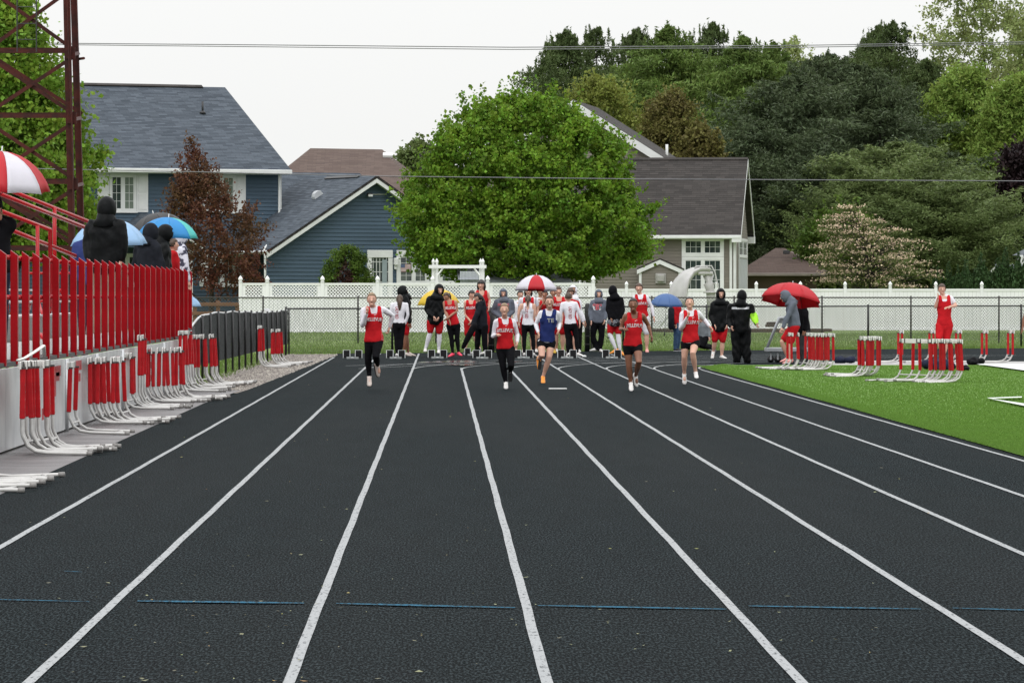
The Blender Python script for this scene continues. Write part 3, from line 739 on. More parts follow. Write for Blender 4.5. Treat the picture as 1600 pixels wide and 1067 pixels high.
# porch roof
pf = P(172, 463, 219.8); pf.z = 0; FP = Frame(pf, U, Z)
ap = FP.hit(243, 334); fl = FP.hit(171, 385); fr_ = FP.hit(316, 385)
mb = MB().add([(fl[0] + .2, fl[1] - .05, 0), (fr_[0] - .2, fr_[1] - .05, 0), (ap[0], ap[1] - .12, 0)], [(0, 1, 2)])
fobj('porch_gable', mb, m_blue, FP, bh)
rake(bh, FP, fl, ap, .22, .3, .38); rake(bh, FP, ap, fr_, .22, .3, .38)
for s, (f0) in ((1, fl), (-1, fr_)):
    A0 = FP.M @ Vector((f0[0], f0[1], .4)); A1 = FP.M @ Vector((ap[0], ap[1], .4)); vv = A1 - A0
    fr2 = Frame(A0, -Wd if s > 0 else Wd, vv); fo = (-6.0, 0) if s > 0 else (0, 6.0)
    courses('porch_roof', m_shb, fr2, rect(fo[0], fo[1], 0, vv.length), .145, .008, bh, .01)
    fobj('porch_roof_deck', MB().box(fo[0], fo[1], 0, vv.length, -.1, 0), m_shd, fr2, bh)
for q0, q1 in ((fl[0] + .4, fl[0] + .55), (fr_[0] - .55, fr_[0] - .4)): fobj('porch_post', MB().box(q0, q1, 0, fl[1], -.2, -.05), m_trim, FP, bh)
el = FP.hit(100, 362); fr3, l3 = slope_from(FP.M @ Vector((el[0], el[1], 0)), U, 3.0, .72, Wd)
courses('porch_side_roof', m_shb, fr3, rect(-3, 4.2, 0, l3), .145, .008, bh, .01)
# garage wing
wf0 = P(416, 463, 219.5); wf0.z = 0; FW = Frame(wf0, U, Z)
fl = FW.hit(411, 393); ap = FW.hit(582, 276); fr_ = (2 * ap[0] - fl[0], fl[1])
sl = (ap[1] - fl[1]) / (ap[0] - fl[0])
poly = [(0, 0), (fr_[0] - .15, 0), (fr_[0] - .15, fl[1] - .15), (ap[0], ap[1] - .1), (0, fl[1] + .02)]
courses('wing_siding', m_blue, FW, poly, .165, .03, bh)
rake(bh, FW, fl, ap, .27, .40, .46); rake(bh, FW, ap, fr_, .27, .40, .46)
for (p, q) in ((fl, ap), (ap, fr_)):
    (a, b), (c, d) = p, q; mb = MB()
    mb.add([(a, b - .2, .03), (c, d - .2, .03), (c, d - .2, .40), (a, b - .2, .40)], [(0, 1, 2, 3)]); fobj('rake_soffit', mb, m_trim, FW, bh)
for s, f0 in ((1, fl), (-1, fr_)):
    A0 = FW.M @ Vector((f0[0], f0[1] + .02, .47)); A1 = FW.M @ Vector((ap[0], ap[1] + .02, .47)); vv = A1 - A0
    fr2 = Frame(A0, -Wd if s > 0 else Wd, vv); fo = (-8, 0) if s > 0 else (0, 8)
    courses('wing_roof', m_shb, fr2, rect(fo[0], fo[1], 0, vv.length), .145, .008, bh, .01)
    fobj('wing_roof_deck', MB().box(fo[0], fo[1], 0, vv.length - .02, -.09, 0), m_shd, fr2, bh)
    if s > 0:
        WL = fr2
        q = fr2.hit(497, 308); p = fr2.M @ Vector((q[0], q[1], 0))
        mb = MB(); n = 10
        pr = [(-.22, 0), (-.2, .1), (-.1, .2), (.05, .24), (.17, .2), (.22, 0)]
        mb.prism([(x, z) for x, z in pr], -.17, .17, Matrix.Translation((q[0] , q[1], .02)) @ Matrix(((0, 0, 1, 0), (1, 0, 0, 0), (0, 1, 0, 0), (0, 0, 0, 1))))
        fobj('roof_vent', mb, mat('pale_metal', (.52, .54, .56), rough=.4), fr2, bh)
        fobj('wing_ridge_vent', MB().box(-5.2, -1.7, vv.length - .14, vv.length + .03, .03, .07), m_darkmetal, fr2, bh)
        fobj('wing_gutter', MB().box(-6, .0, -.11, .0, -.1, .03, bev=.02), m_trim, fr2, bh)
fr4, l4 = slope_from(P(425, 380, 225.5), U, 6.4, 3.2, Wd)
courses('connecting_roof', m_shb, fr4, rect(-.2, 7, 0, l4), .145, .008, bh)
fobj('connecting_roof_deck', MB().box(-.2, 7, 0, l4, -.1, -.01), m_shd, fr4, bh)
# flood lamp under the gable, door, bay of windows
q = FW.hit(574, 304); fobj('flood_lamp', MB().box(q[0] - .10, q[0] + .12, q[1] - .09, q[1] + .06, .12, .3, bev=.03), m_darkmetal, FW, bh)
fobj('lamp_face', MB().box(q[0] - .09, q[0] + .11, q[1] - .10, q[1] - .005, .301, .32, bev=.008), m_whitepl, FW, bh)
q2 = FW.hit(603, 304); fobj('lamp_conduit', MB().tube([(q[0] + .1, q[1], .05), (q2[0], q2[1], .05)], .015, 6), m_whitepl, FW, bh)
dr = frect(FW, 573, 612.5, 391, 520); u0, u1, v0, v1 = dr
dmb = MB().box(u0, u1, v1 - .32, v1, .022, .10, bev=.01).box(u0, u0 + .2, 0, v1 - .32, .022, .08).box(u1 - .2, u1, 0, v1 - .32, .022, .08)
dd = fobj('door', dmb, m_trim, FW, bh)
fobj('door_glass', MB().box(u0 + .2, u1 - .2, .1, v1 - .32, .022, .035), m_glass, FW, dd)
mm = MB(); a, b = u0 + .2, u1 - .2
for k in range(5): x = a + (b - a) * (k + .5) / 5; mm.box(x - .012, x + .012, .1, v1 - .32, .037, .05)
for k in range(5): z = v1 - .5 - .42 * k; mm.box(a, b, z - .012, z + .012, .0372, .0495)
fobj('muntin', mm, m_trim, FW, dd); fobj('door_panel', MB().box(b - .28, b - .06, .3, v1 - .4, .05, .06), mat('pale_door_glass', (.30, .36, .38), rough=.2), FW, dd)
window(bh, FW, frect(FW, 619, 714, 391.5, 446), 4, 2, 4, .16, 0, .12)
q = FW.hit(617, 409); fobj('wall_lantern', MB().box(q[0] - .09, q[0] + .09, q[1] - .16, q[1] + .16, .03, .22, bev=.03).box(q[0] - .06, q[0] + .06, q[1] - .33, q[1] - .16, .03, .12, bev=.02), m_trim, FW, bh)
r = frect(FW, 625, 640.5, 413, 424.5); fl_ = fobj('flag', MB().box(r[0], r[1], r[2], r[3], .078, .084), mat('faded_cloth', (.62, .60, .58), rough=.8), FW, bh)
mb = MB()
for k in range(7): z = r[3] - (r[3] - r[2]) * (2 * k + .5) / 13; mb.box(r[0], r[1], z - .012, z + .012, .0845, .0855)
fobj('flag_stripe', mb, mat('faded_red_cloth', (.42, .20, .20), rough=.8), FW, fl_, kind='stuff')
fobj('flag_canton', MB().box(r[0], r[0] + (r[1] - r[0]) * .42, (r[2] + r[3]) / 2 + .01, r[3], .0858, .087), mat('faded_blue_cloth', (.10, .14, .24), rough=.8), FW, fl_)
# ---------------- white shed and garden arbor by the round tree
m_vert = mat('white_corrugated_sheet', (0.50, 0.53, 0.56), rough=.45, scale=3, var=.1)
sh = thing('white_shed', 'small white shed with vertical ribs behind the garden arbor', 'shed', (X_(760, 207), 207, 0))
mb = MB(); xa, xb = X_(719, 207), X_(750, 207); n = 14
for k in range(n): x = xa + (xb - xa) * k / n; mb.box(x, x + (xb - xa) / n - .015, 206.97, 207, 0, 2.6 - .0 * k, bev=.004)
obj('ribbed_wall', mb, m_vert, sh, kind='stuff')
obj('back_wall', MB().box(xa, xb, 207.01, 207.1, 0, 2.6), m_vert, sh)
obj('side_wall', MB().box(xb + .003, X_(905, 208), 208, 208.1, 0, 1.615 + 22 * 208 / F), mat('white_wall', (.55, .58, .62), rough=.5), sh)
p0, p1, p2, p3 = P(745, 441, 207.7), P(895, 441, 207.7), P(880, 422, 211), P(738, 418, 211)
obj('roof', MB().quad(p0, p1, p2, p3).quad(P(716, 437, 206.8), P(754, 437, 206.8), P(738, 418, 211), P(712, 418, 211)), mat('pale_roof', (.36, .38, .42), rough=.6, scale=4), sh)
ar = thing('garden_arbor', 'white garden arbor with crossbeam beside the lattice fence', 'arbor', (X_(714, 203), 203, .2))
for i, (px, y) in enumerate(((677, 203), (682.5, 201.9), (751, 203), (754.5, 201.9))):
    x = X_(px, y); po = obj('post', MB().box(x - .06, x + .06, y - .06, y + .06, .2, P(0, 414, y).z, bev=.006), m_vinyl2, ar)
    f = MB(); finial(f, x, y, P(0, 414, y).z, .10); obj('finial', f, m_vinyl2, po, True)
for y in (202.9, 201.8):
    obj('beam', MB().box(X_(670, y), X_(760, y), y - .10, y - .065, P(0, 419.5, y).z, P(0, 414.5, y).z, bev=.006), m_vinyl2, ar)
for px, s in ((684, 1), (749, -1)):
    obj('brace', MB().tube([P(px, 430, 201.75), P(px + s * 8, 419.5, 201.75)], .035, 4), m_vinyl2, ar)
# ---------------- brown-roofed house behind
br_ = thing('brown_roof_house', 'distant house with brown hipped shingle roof and small skylight', 'house', (X_(545, 266), 266, 0))
def tri_plane(name, pts, m, par, step=.145):
    o_ = Vector(pts[0]); u_ = (Vector(pts[1]) - o_).normalized(); n_ = u_.cross(Vector(pts[2]) - o_).normalized(); v_ = n_.cross(u_)
    if n_.z < 0: n_, v_ = -n_, v_; 
    fr = Frame(o_, u_, v_); pl = [((Vector(p) - o_).dot(fr.u), (Vector(p) - o_).dot(fr.v)) for p in pts]
    courses(name, m, fr, pl, step, .016, par, .0); return fr
r1, r2 = P(485, 238, 268), P(597, 234, 268)
f1, f2 = P(398, 302, 262), P(668, 308, 262); b2 = Vector((f2.x, 274, f2.z)); b1 = Vector((f1.x, 274, f1.z))
f2b = P(700, 312, 270)
fr5 = tri_plane('roof', [f1, f2, r2, r1], m_shbr, br_)
tri_plane('hip_roof', [f2, f2b, r2], m_shbr, br_)
obj('roof_back', MB().add([b1, b2, r2 - Z * .05, r1 - Z * .05, f1 - Z * .05], [(0, 1, 2, 3), (4, 0, 3)]), m_shbr, br_)
q = fr5.hit(606, 245); fobj('skylight', MB().box(q[0] - .25, q[0] + .25, q[1] - .2, q[1] + .2, .0, .15, bev=.02), m_trim, fr5, br_)
obj('wall', MB().box(f1.x + .5, f2.x - .5, 262.5, 273.5, 0, f1.z - .05), mat('brick_wall', (.20, .11, .085), rough=.8, scale=3), br_)
cx = P(662, 236, 272); obj('chimney', MB().box(X_(655, 272), X_(700, 272), 271.5, 272.6, 5, P(0, 238, 272).z, bev=.03), m_shd, br_)
# ---------------- taupe house on the right
b8 = R(-8); U2 = Vector((math.cos(b8), math.sin(b8), 0)); W2 = Vector((-math.sin(b8), math.cos(b8), 0))
gh = thing('taupe_house', 'taupe sided house with dark brown roof and tall white-framed windows', 'house', (10, 250, 0))
c1 = P(1149, 463, 246); c1.z = 0; FG = Frame(c1, U2, Z); top = FG.hit(1149, 371)[1]
courses('siding', m_grey, FG, rect(-10.5, 0, 0, top), .15, .022, gh)
E = P(1158, 367.5, 245.5); D, H = 4.06, 3.67
FR, Ls = slope_from(E, U2, D, H, W2)
courses('roof', m_shd, FR, rect(-12, 0, 0, Ls), .14, .007, gh)
fobj('roof_deck', MB().box(-12, -.01, 0, Ls, -.15, -.006), m_shd, FR, gh)
fobj('ridge_cap', MB().box(-12, 0, Ls - .1, Ls + .06, .018, .05), m_shd, FR, gh)
Eb = E + W2 * 2 * D; FB, _ = slope_from(Eb, -U2, D, H, -W2)
fobj('rear_roof', MB().box(0, 12, 0, Ls, -.15, 0), m_shd, FB, gh)
FE = Frame(E, U2, Z); fobj('gutter', MB().box(-12, -.02, -.16, -.0, .0, .12, bev=.02), m_trim, FE, gh)
fobj('soffit', MB().box(-12, -.05, -.19, -.165, -.5, .0), m_trim, FE, gh)
FSd = Frame(c1, W2, Z); dw = 2 * D - .95       # right side wall with gable
hz = (H / D)
zt0 = top
poly = [(0, 0), (dw, 0), (dw, zt0), (dw / 2, zt0 + hz * dw / 2), (0, zt0)]
courses('gable_siding', m_grey, FSd, poly, .135, .02, gh)
fobj('corner_board', MB().box(-.022, .10, 0, top, .022, .045), m_trim, FSd, gh)
FRk = Frame(E - U2 * .03, W2, Z)
rake(gh, FRk, (0, -.0), (D, H), .22, .0, .04); rake(gh, FRk, (D, H), (2 * D, 0), .22, .0, .04)
for (p, q) in (((0, -.2), (D, H - .2)), ((D, H - .2), (2 * D, -.2))):
    fobj('rake_soffit', MB().add([(p[0], p[1], 0), (q[0], q[1], 0), (q[0], q[1], -.38), (p[0], p[1], -.38)], [(0, 1, 2, 3)]), m_trim, FRk, gh)
fobj('eave_return', MB().box(2 * D - .45, 2 * D + .05, -.32, -.0, -.4, .05, bev=.01), m_trim, FRk, gh)
fobj('eave_return', MB().box(-.1, .25, -.34, -.0, -.4, .045, bev=.01), m_trim, FRk, gh)
fobj('downspout', MB().box(-.26, -.14, 0, top - .1, .03, .11, bev=.01), m_trim, FG, gh); fobj('corner_trim', MB().box(-.08, 0.02, 0, top - .02, .022, .06), m_trim, FG, gh)
r = frect(FG, 1065.5, 1131.5, 371, 453)
u0, u1, v0, v1 = r; vm = FG.hit(1100, 401)[1]
window(gh, FG, (u0, u1, vm, v1), 2, 3, 2, .15, 0, .0, sill=False)
window(gh, FG, (u0, u1, v0 - .6, vm - .01), 2, 3, 4, .15, 0, .0, sill=True)
# side windows with blinds
sr_ = frect(FSd, 1153.5, 1166, 374, 452)
wv = (sr_[2] + (sr_[3] - sr_[2]) * .62)
window(gh, FSd, (sr_[0], sr_[1], wv, sr_[3]), 2, 2, 2, .12, sill=False)
ws = fobj('window', MB().box(sr_[0], sr_[0] + .14, 0.3, wv, .02, .07).box(sr_[1] - .14, sr_[1], .3, wv, .02, .07), m_trim, FSd, gh)
mb = MB()
for k in range(9): x = sr_[0] + .2 + (sr_[1] - sr_[0] - .4) * k / 8; mb.box(x - .05, x + .05, .4, wv - .03, .03, .06)
fobj('blind', mb, m_trim, FSd, ws, kind='stuff'); fobj('pane', MB().box(sr_[0] + .14, sr_[1] - .14, .35, wv, .02, .03), mat('blue_dusk_glass', (.05, .08, .14), rough=.1), FSd, ws)
# little gabled chase with a vent
r = frect(FG, 1002.5, 1064, 421, 520); u0, u1 = r[0], r[1]; zc = r[3]; apx = FG.hit(1032, 408)
FC = Frame(c1 + (U2.cross(Z)) * .55, U2, Z)
courses('chase_siding', m_grey, FC, [(u0, 0), (u1, 0), (u1, zc), ((u0 + u1) / 2, apx[1] - .05), (u0, zc)], .135, .02, gh)
for q0 in (u0, u1): fobj('chase_corner', MB().box(q0 - .06, q0 + .06, 0, zc - .02, .021, .045), m_trim, FC, gh)
for s, x in ((1, u0 - .15), (-1, u1 + .15)):
    rake(gh, FC, (x, zc - .02), ((u0 + u1) / 2, apx[1] + .06), .20, .03, .12)
    A0 = FC.M @ Vector((x, zc, .14)); A1 = FC.M @ Vector(((u0 + u1) / 2, apx[1] + .08, .14)); vv = A1 - A0
    fobj('chase_roof', MB().box(-.75 if s > 0 else 0, 0 if s > 0 else .75, 0, vv.length, 0, .04), m_shd, Frame(A0, -W2 if s > 0 else W2, vv), gh)
fobj('chase_side', MB().box(-.55, 0, 0, zc, -.01, .01), m_grey, Frame(FC.M @ Vector((u0, 0, 0)), -W2, Z), gh)
q = FC.hit(1033, 434.5); fobj('vent_cover', MB().box(q[0] - .26, q[0] + .24, q[1] - .26, q[1] + .22, .02, .09, bev=.02).box(q[0] - .17, q[0] + .17, q[1] - .17, q[1] + .15, .09, .2, bev=.03), mat('grey_vent', (.36, .35, .33), rough=.5), FC, gh)
r = frect(FG, 904, 917, 415, 520); fobj('door_trim', MB().box(r[0], r[1] - .12, 0, r[3] + .6, .022, .07), m_trim, FG, gh); fobj('door_trim', MB().box(r[1] - .08, r[1], 0, r[3] + .6, .022, .07), m_trim, FG, gh)
q = FG.hit(920, 431); fobj('wall_lamp', MB().box(q[0] - .06, q[0] + .06, q[1] - .15, q[1] + .1, .03, .15, bev=.02), m_darkmetal, FG, gh)
# tall gable behind
ap0 = P(897, 157, 257); FT = Frame(Vector((ap0.x, ap0.y, 0)), U2, Z)
rt = FT.hit(1050, 254); sl = (ap0.z - rt[1]) / rt[0]; half = rt[0] + .6
poly = [(-half, 3), (half, 3), (half, ap0.z - sl * half - .15), (0, ap0.z - .15), (-half, ap0.z - sl * half - .15)]
courses('tall_gable_siding', m_grey, FT, poly, .135, .02, gh)
for s in (1, -1):
    rake(gh, FT, (-s * half, ap0.z - sl * half), (0, ap0.z), .42, .30, .40)
    A0 = FT.M @ Vector((-s * half, ap0.z - sl * half, .37)); A1 = FT.M @ Vector((0, ap0.z, .37)); vv = A1 - A0
    fr2 = Frame(A0, -W2 if s > 0 else W2, vv); fo = (-11, 0) if s > 0 else (0, 11)
    courses('tall_roof', m_shd, fr2, rect(fo[0], fo[1], 0, vv.length), .14, .007, gh, .01)
    fobj('tall_roof_deck', MB().box(fo[0], fo[1], 0, vv.length - .02, -.1, 0), m_shd, fr2, gh)
    fobj('tall_soffit', MB().box((-.36 if s > 0 else .01), (-.01 if s > 0 else .36), 0, vv.length, -.3, -.11), m_trim, fr2, gh)
pv = P(1042, 240, 262)
obj('roof_pipe', MB().tube([pv - Z * .5, pv + Z * .45], .07, 8), m_trim, gh, True)
# ---------------- low brown house and white shed with metal roof, far right
lh = thing('low_brown_house', 'low house with brown hipped roof beside the taupe house', 'house', (X_(1230, 262), 262, 0))
f1, f2 = P(1150, 427, 258), P(1294, 427, 258); r1, r2 = P(1212, 388, 265), P(1226, 388, 265)
tri_plane('roof', [f1, f2, r2, r1], mat('x', (.1, .08, .07)) if False else m_shbr, lh)
obj('hip_roof', MB().add([f2, P(1325, 427, 268), r2], [(0, 1, 2)]), m_shbr, lh)
obj('gutter', MB().box(f1.x, f2.x, 257.9, 258.05, f1.z - .14, f1.z + .01, bev=.02), mat('tan_gutter', (.22, .19, .16), rough=.5), lh)
obj('wall', MB().box(f1.x + .6, f2.x - .5, 258.8, 268, 0, f1.z - .1), mat('tan_stucco', (.17, .12, .09), rough=.85, scale=.5, var=.3), lh)
obj('roof_vent', MB().box(X_(1224, 261), X_(1234, 261), 260.8, 261.2, P(0, 394, 261).z - .1, P(0, 391, 261).z, bev=.02), m_darkmetal, lh)
ms = thing('metal_roof_shed', 'white outbuilding with grey metal roof and cupola behind the arborvitae', 'shed', (X_(1580, 266), 266, 0))
FZ = Frame(Vector((X_(1556, 264), 264, 0)), Vector((1, 0, 0)), Z)
ap = FZ.hit(1556, 415); l_ = FZ.hit(1539, 432); r_ = (-l_[0] * 1.6, ap[1] + (l_[1] - ap[1]) * 1.6)
fobj('wall', MB().add([(l_[0] + .15, 0, 0), (r_[0] - .15, 0, 0), (r_[0] - .15, r_[1], 0), (0, ap[1] - .1, 0), (l_[0] + .15, l_[1] - .05, 0)], [(0, 1, 2, 3, 4)]), mat('cream_wall', (.55, .53, .46), rough=.7), FZ, ms)
rake(ms, FZ, l_, ap, .12, .2, .25); rake(ms, FZ, ap, r_, .12, .2, .25)
m_metal = mat('grey_metal_roof', (.075, .09, .105), rough=.35, metal=.3, scale=2, var=.2)
ra, rb, rc, rd = P(1556.5, 414, 263.7), P(1586, 413.5, 268), P(1700, 440, 263), P(1581, 437, 263)
obj('roof', MB().quad(ra, rd, rc, P(1700, 413.5, 268)).quad(ra, P(1538, 432, 263.7), P(1545, 430, 270), rb), m_metal, ms)
for k in range(12): 
    t = k / 11.0; a = ra.lerp(P(1700, 413.5, 268), t) + Z * .03; b = rd.lerp(rc, t) + Z * .03
    obj('roof_seam', MB().tube([a, b], .045, 4), mat('seam_metal', (.2, .23, .26), rough=.35, metal=.3), ms)
obj('cupola', MB().box(X_(1593, 267), X_(1625, 267), 266.5, 267.6, P(0, 412, 267).z - .3, P(0, 399, 267).z, bev=.02), m_trim, ms)
obj('cupola_roof', MB().tube([P(1609, 399, 267), P(1609, 386, 267)], [.85, .03], 4), m_metal, ms)
# ================================================================== TREES
def np_mesh(name, V, nper, m):
    n = len(V) // nper; me = bpy.data.meshes.new(name)
    me.vertices.add(len(V)); me.vertices.foreach_set('co', V.astype(np.float32).ravel())
    me.loops.add(len(V)); me.loops.foreach_set('vertex_index', np.arange(len(V), dtype=np.int32))
    me.polygons.add(n); me.polygons.foreach_set('loop_start', np.arange(0, len(V), nper, dtype=np.int32))
    me.update(calc_edges=True); me.materials.append(m); return me
def leaves(C, size, aspect=1.7, droop=0.0, out=None, flat=.0):
    """one four-cornered leaf at every centre, random attitude"""
    n = len(C); a = rng.normal(size=(n, 3)); a[:, 2] = a[:, 2] * (1 - flat) - droop
    a /= np.linalg.norm(a, axis=1, keepdims=True)
    b = rng.normal(size=(n, 3)); b -= a * np.sum(a * b, axis=1, keepdims=True); b /= np.linalg.norm(b, axis=1, keepdims=True)
    s = size * rng.uniform(.6, 1.25, size=(n, 1)); 
    c = np.cross(a, b)
    p0 = C - a * s * aspect / 2; p2 = C + a * s * aspect / 2
    p1 = C + b * s / 2 + c * s * .12 - a * s * .15; p3 = C - b * s / 2 + c * s * .12 - a * s * .15
    V = np.empty((n * 4, 3)); V[0::4] = p0; V[1::4] = p1; V[2::4] = p2; V[3::4] = p3
    return V
def lump(th, z, seed, k=1.0):
    s = seed * 1.7
    return k * (.45 * np.sin(3 * th + 2.1 * z + s) + .3 * np.sin(5 * th - 3.3 * z + 2 * s) + .25 * np.sin(9 * th + 6 * z + 3 * s) + .2 * np.sin(2 * th + 9 * z + s))
def crown_points(n_cl, per, rx, ry, z0, z1, prof, seed, cl=.45, inner=.35, rough=.12, tips=0):
    """clumps on and inside an uneven envelope; prof(t) = relative radius at height t in 0..1"""
    t = rng.uniform(0, 1, n_cl * 3); pr = np.array([prof(x) for x in t]); keep = rng.uniform(0, 1, len(t)) < (pr + .08) / 1.08
    t = t[keep][:n_cl]; n = len(t); th = rng.uniform(0, 2 * math.pi, n)
    rr = np.where(rng.uniform(size=n) < inner, np.sqrt(rng.uniform(.05, .8, n)), rng.uniform(.85, 1.02, n))
    pr = np.array([prof(x) for x in t]) * (1 + rough * lump(th, t * 6.28, seed))
    C = np.stack([np.cos(th) * rr * pr * rx, np.sin(th) * rr * pr * ry, z0 + (z1 - z0) * t], 1)
    cs = cl * rng.uniform(.55, 1.3, (n, 1))
    Q = np.repeat(C, per, 0) + rng.normal(size=(n * per, 3)) * np.repeat(cs, per, 0) * np.array([.6, .6, .42])
    if tips:     # shoots poking out of the outline
        k = rng.choice(n, tips); d = C[k] - np.array([0, 0, z0 + (z1 - z0) * .35]); d /= np.linalg.norm(d, axis=1, keepdims=True); d[:, 2] += .5; d /= np.linalg.norm(d, axis=1, keepdims=True)
        L_ = rng.uniform(.3, .95, (tips, 1)); m_ = 16; s_ = rng.uniform(0, 1, (tips, m_, 1))
        T = C[k][:, None, :] + d[:, None, :] * L_[:, None, :] * (s_ + .1) + rng.normal(size=(tips, m_, 3)) * .07
        Q = np.concatenate([Q, T.reshape(-1, 3)])
    return Q
def trunk_mesh(h, r0, seed, limbs=7, spread=.5, z_l=.25, wob=.05, up=.9):
    rd = random.Random(seed); mb = MB(); n = 9
    pts = [Vector((math.sin(i * 1.1 + seed) * wob * h * i / n * .3, math.cos(i * .9 + seed) * wob * h * i / n * .3, h * i / n)) for i in range(n + 1)]
    mb.tube(pts, [r0 * (1.25 if i == 0 else 1) * (1 - .85 * i / n) + .01 for i in range(n + 1)], 8)
    for k in range(limbs):
        t = z_l + (.85 - z_l) * k / max(1, limbs - 1); i = min(n - 1, int(t * n)); p = pts[i]; a = k * 2.4 + rd.random(); L_ = h * spread * (1.1 - t) * rd.uniform(.7, 1.1)
        d = Vector((math.cos(a), math.sin(a), up * rd.uniform(.5, 1.1))).normalized(); r = r0 * (1 - .85 * t) * .55
        q = [p, p + d * L_ * .35 + Vector((0, 0, .02 * L_)), p + d * L_ * .7 + Vector((rd.uniform(-.1, .1) * L_, 0, .10 * L_)), p + d * L_ + Vector((0, rd.uniform(-.1, .1) * L_, .2 * L_))]
        mb.tube(q, [r, r * .75, r * .45, r * .15], 6)
        for j in (1, 2):
            a2 = a + rd.uniform(-1, 1); d2 = Vector((math.cos(a2), math.sin(a2), rd.uniform(.4, 1.2))).normalized()
            mb.tube([q[j], q[j] + d2 * L_ * .25, q[j] + d2 * L_ * .45 + Vector((0, 0, .05 * L_))], [r * .45, r * .28, r * .08], 5)
    return mb
m_bark = mat('wet_bark', (0.035, 0.026, 0.02), rough=.8, scale=6, var=.4, bump=.6, bscale=12)
def leafmat(name, c, c2, scale=.35, isl=.28, tr=.35, rough=.5): return mat(name, c, rough=rough, scale=scale, col2=c2, island=isl, trans=tr, contrast=(.35, .65), spec=.12)
m_lmaple = leafmat('fresh_maple_leaves', (.195, .315, .032), (.090, .170, .020), 1.1, .36)
m_lleft = leafmat('bright_maple_leaves', (.24, .36, .045), (.11, .20, .026), 1.1, .36)
m_plum = leafmat('purple_plum_leaves', (.135, .050, .034), (.105, .062, .032), .6, tr=.3)
m_bushg = leafmat('bush_green', (.12, .19, .03), (.07, .12, .022), .8)
m_bushb = leafmat('bush_winter_brown', (.055, .024, .020), (.035, .022, .016), 1.2, tr=.1)
m_spr = leafmat('spruce_needles', (.110, .150, .050), (.068, .098, .034), .22, .25, .25)
m_spr2 = leafmat('fir_needles', (.155, .225, .052), (.095, .145, .036), .22, .25, .25)
m_pine = leafmat('dark_pine_needles', (.082, .110, .050), (.050, .070, .034), .25, .25, .2)
m_white = leafmat('soft_white_pine_needles', (.165, .215, .075), (.11, .15, .052), .25, .2, .3)
m_yel = leafmat('young_yellow_leaves', (.25, .28, .06), (.17, .20, .045), .3, .3, .4)
m_brng = leafmat('bronze_young_leaves', (.17, .165, .048), (.12, .10, .035), .4, .3, .3)
m_pale = leafmat('pale_spring_leaves', (.34, .38, .15), (.23, .29, .10), .3, .3, .4)
m_willow = leafmat('willow_leaves', (.25, .34, .07), (.16, .24, .05), .3, .3, .4)
m_dkred = leafmat('dark_copper_leaves', (.030, .017, .020), (.018, .012, .013), .4, .3, .15)
m_thuja = leafmat('arborvitae_green', (.045, .085, .03), (.03, .055, .02), .8, .3, .1)
m_flower = mat('dogwood_bracts', (.68, .56, .40), spec=.1, rough=.6, scale=1.2, col2=(.58, .43, .32), island=.25, trans=.25)
# the big round tree in the middle
Yt = 211.0; bx = X_(817, Yt)
def tree(name, label, cat, base, crown_V, lm, tr_mb, group=None, crown2=None):
    t = thing(name, label, cat, base, 0, group)
    cr_ = np_mesh('crown', crown_V, 4, lm); o = bpy.data.objects.new('crown', cr_); COL.objects.link(o); o.parent = t
    if crown2 is not None:
        o = bpy.data.objects.new(crown2[0], np_mesh(crown2[0], crown2[1], 4, crown2[2])); COL.objects.link(o); o.parent = t
    if tr_mb is not None: obj('trunk', tr_mb, m_bark, t, True, local=True)
    return t
s_ = F / Yt; hw = 183 / s_; z0 = CH + (463 - 436) / s_; z1 = CH + (463 - 152) / s_
def prof_round(t): return float(np.interp(t, [0, .04, .1, .2, .32, .45, .6, .75, .88, .96, 1], [.45, .76, .93, 1, 1, .96, .88, .74, .55, .33, .12]))
Q = crown_points(1800, 60, hw, hw * .9, z0, z1, prof_round, 3, .28, .30, .17, 1100)
mb = MB(); rd = random.Random(4)
mb.tube([(0, 0, .1), (.03, 0, .9), (-.02, 0, 1.8), (0, 0, 3.2), (0, 0, 6)], [.36, .30, .28, .2, .05], 10)
for k in range(15):
    a = k * 2.4; L_ = rd.uniform(2.2, 4.3); z = rd.uniform(1.1, 1.9); e = rd.uniform(.35, .95)
    d = Vector((math.cos(a), math.sin(a), e)).normalized()
    mb.tube([(0, 0, z), d * L_ * .4 + Vector((0, 0, z)), d * L_ + Vector((0, 0, z + .5))], [.14, .10, .04], 7)
for s in (-1, 1):
    mb.tube([(s * .1, 0, 1.2), (s * .9, 0, 1.75), (s * 1.9, 0, 2.9), (s * 2.6, 0, 4)], [.15, .11, .08, .04], 7)
    mb.tube([(s * .5, .2, .2), (s * .8, .2, 1.4), (s * 1.3, .2, 3.0)], [.09, .08, .05], 7)
tree('round_tree', 'large round bright green maple in the centre, between the blue and taupe houses', 'tree', (bx, Yt, .22), leaves(Q - np.array([0, 0, .22]), .125, 1.25, .35, flat=.1), m_lmaple, mb)
# left tree behind the tower
Y = 150.0; s_ = F / Y
Q = crown_points(760, 90, 165 / s_, 2.6, CH + (463 - 400) / s_, CH + (463 + 40) / s_, lambda t: float(np.interp(t, [0, .15, .34, .57, .73, .86, 1], [.75, .93, .95, .70, .53, .33, .12])), 8, .42, .35, .13, 260)
tree('maple_tree', 'bright yellow-green maple behind the lattice light tower', 'tree', (X_(-12, Y), Y, 0), leaves(Q, .13, 1.2, .3), m_lleft, trunk_mesh(7.5, .22, 2))
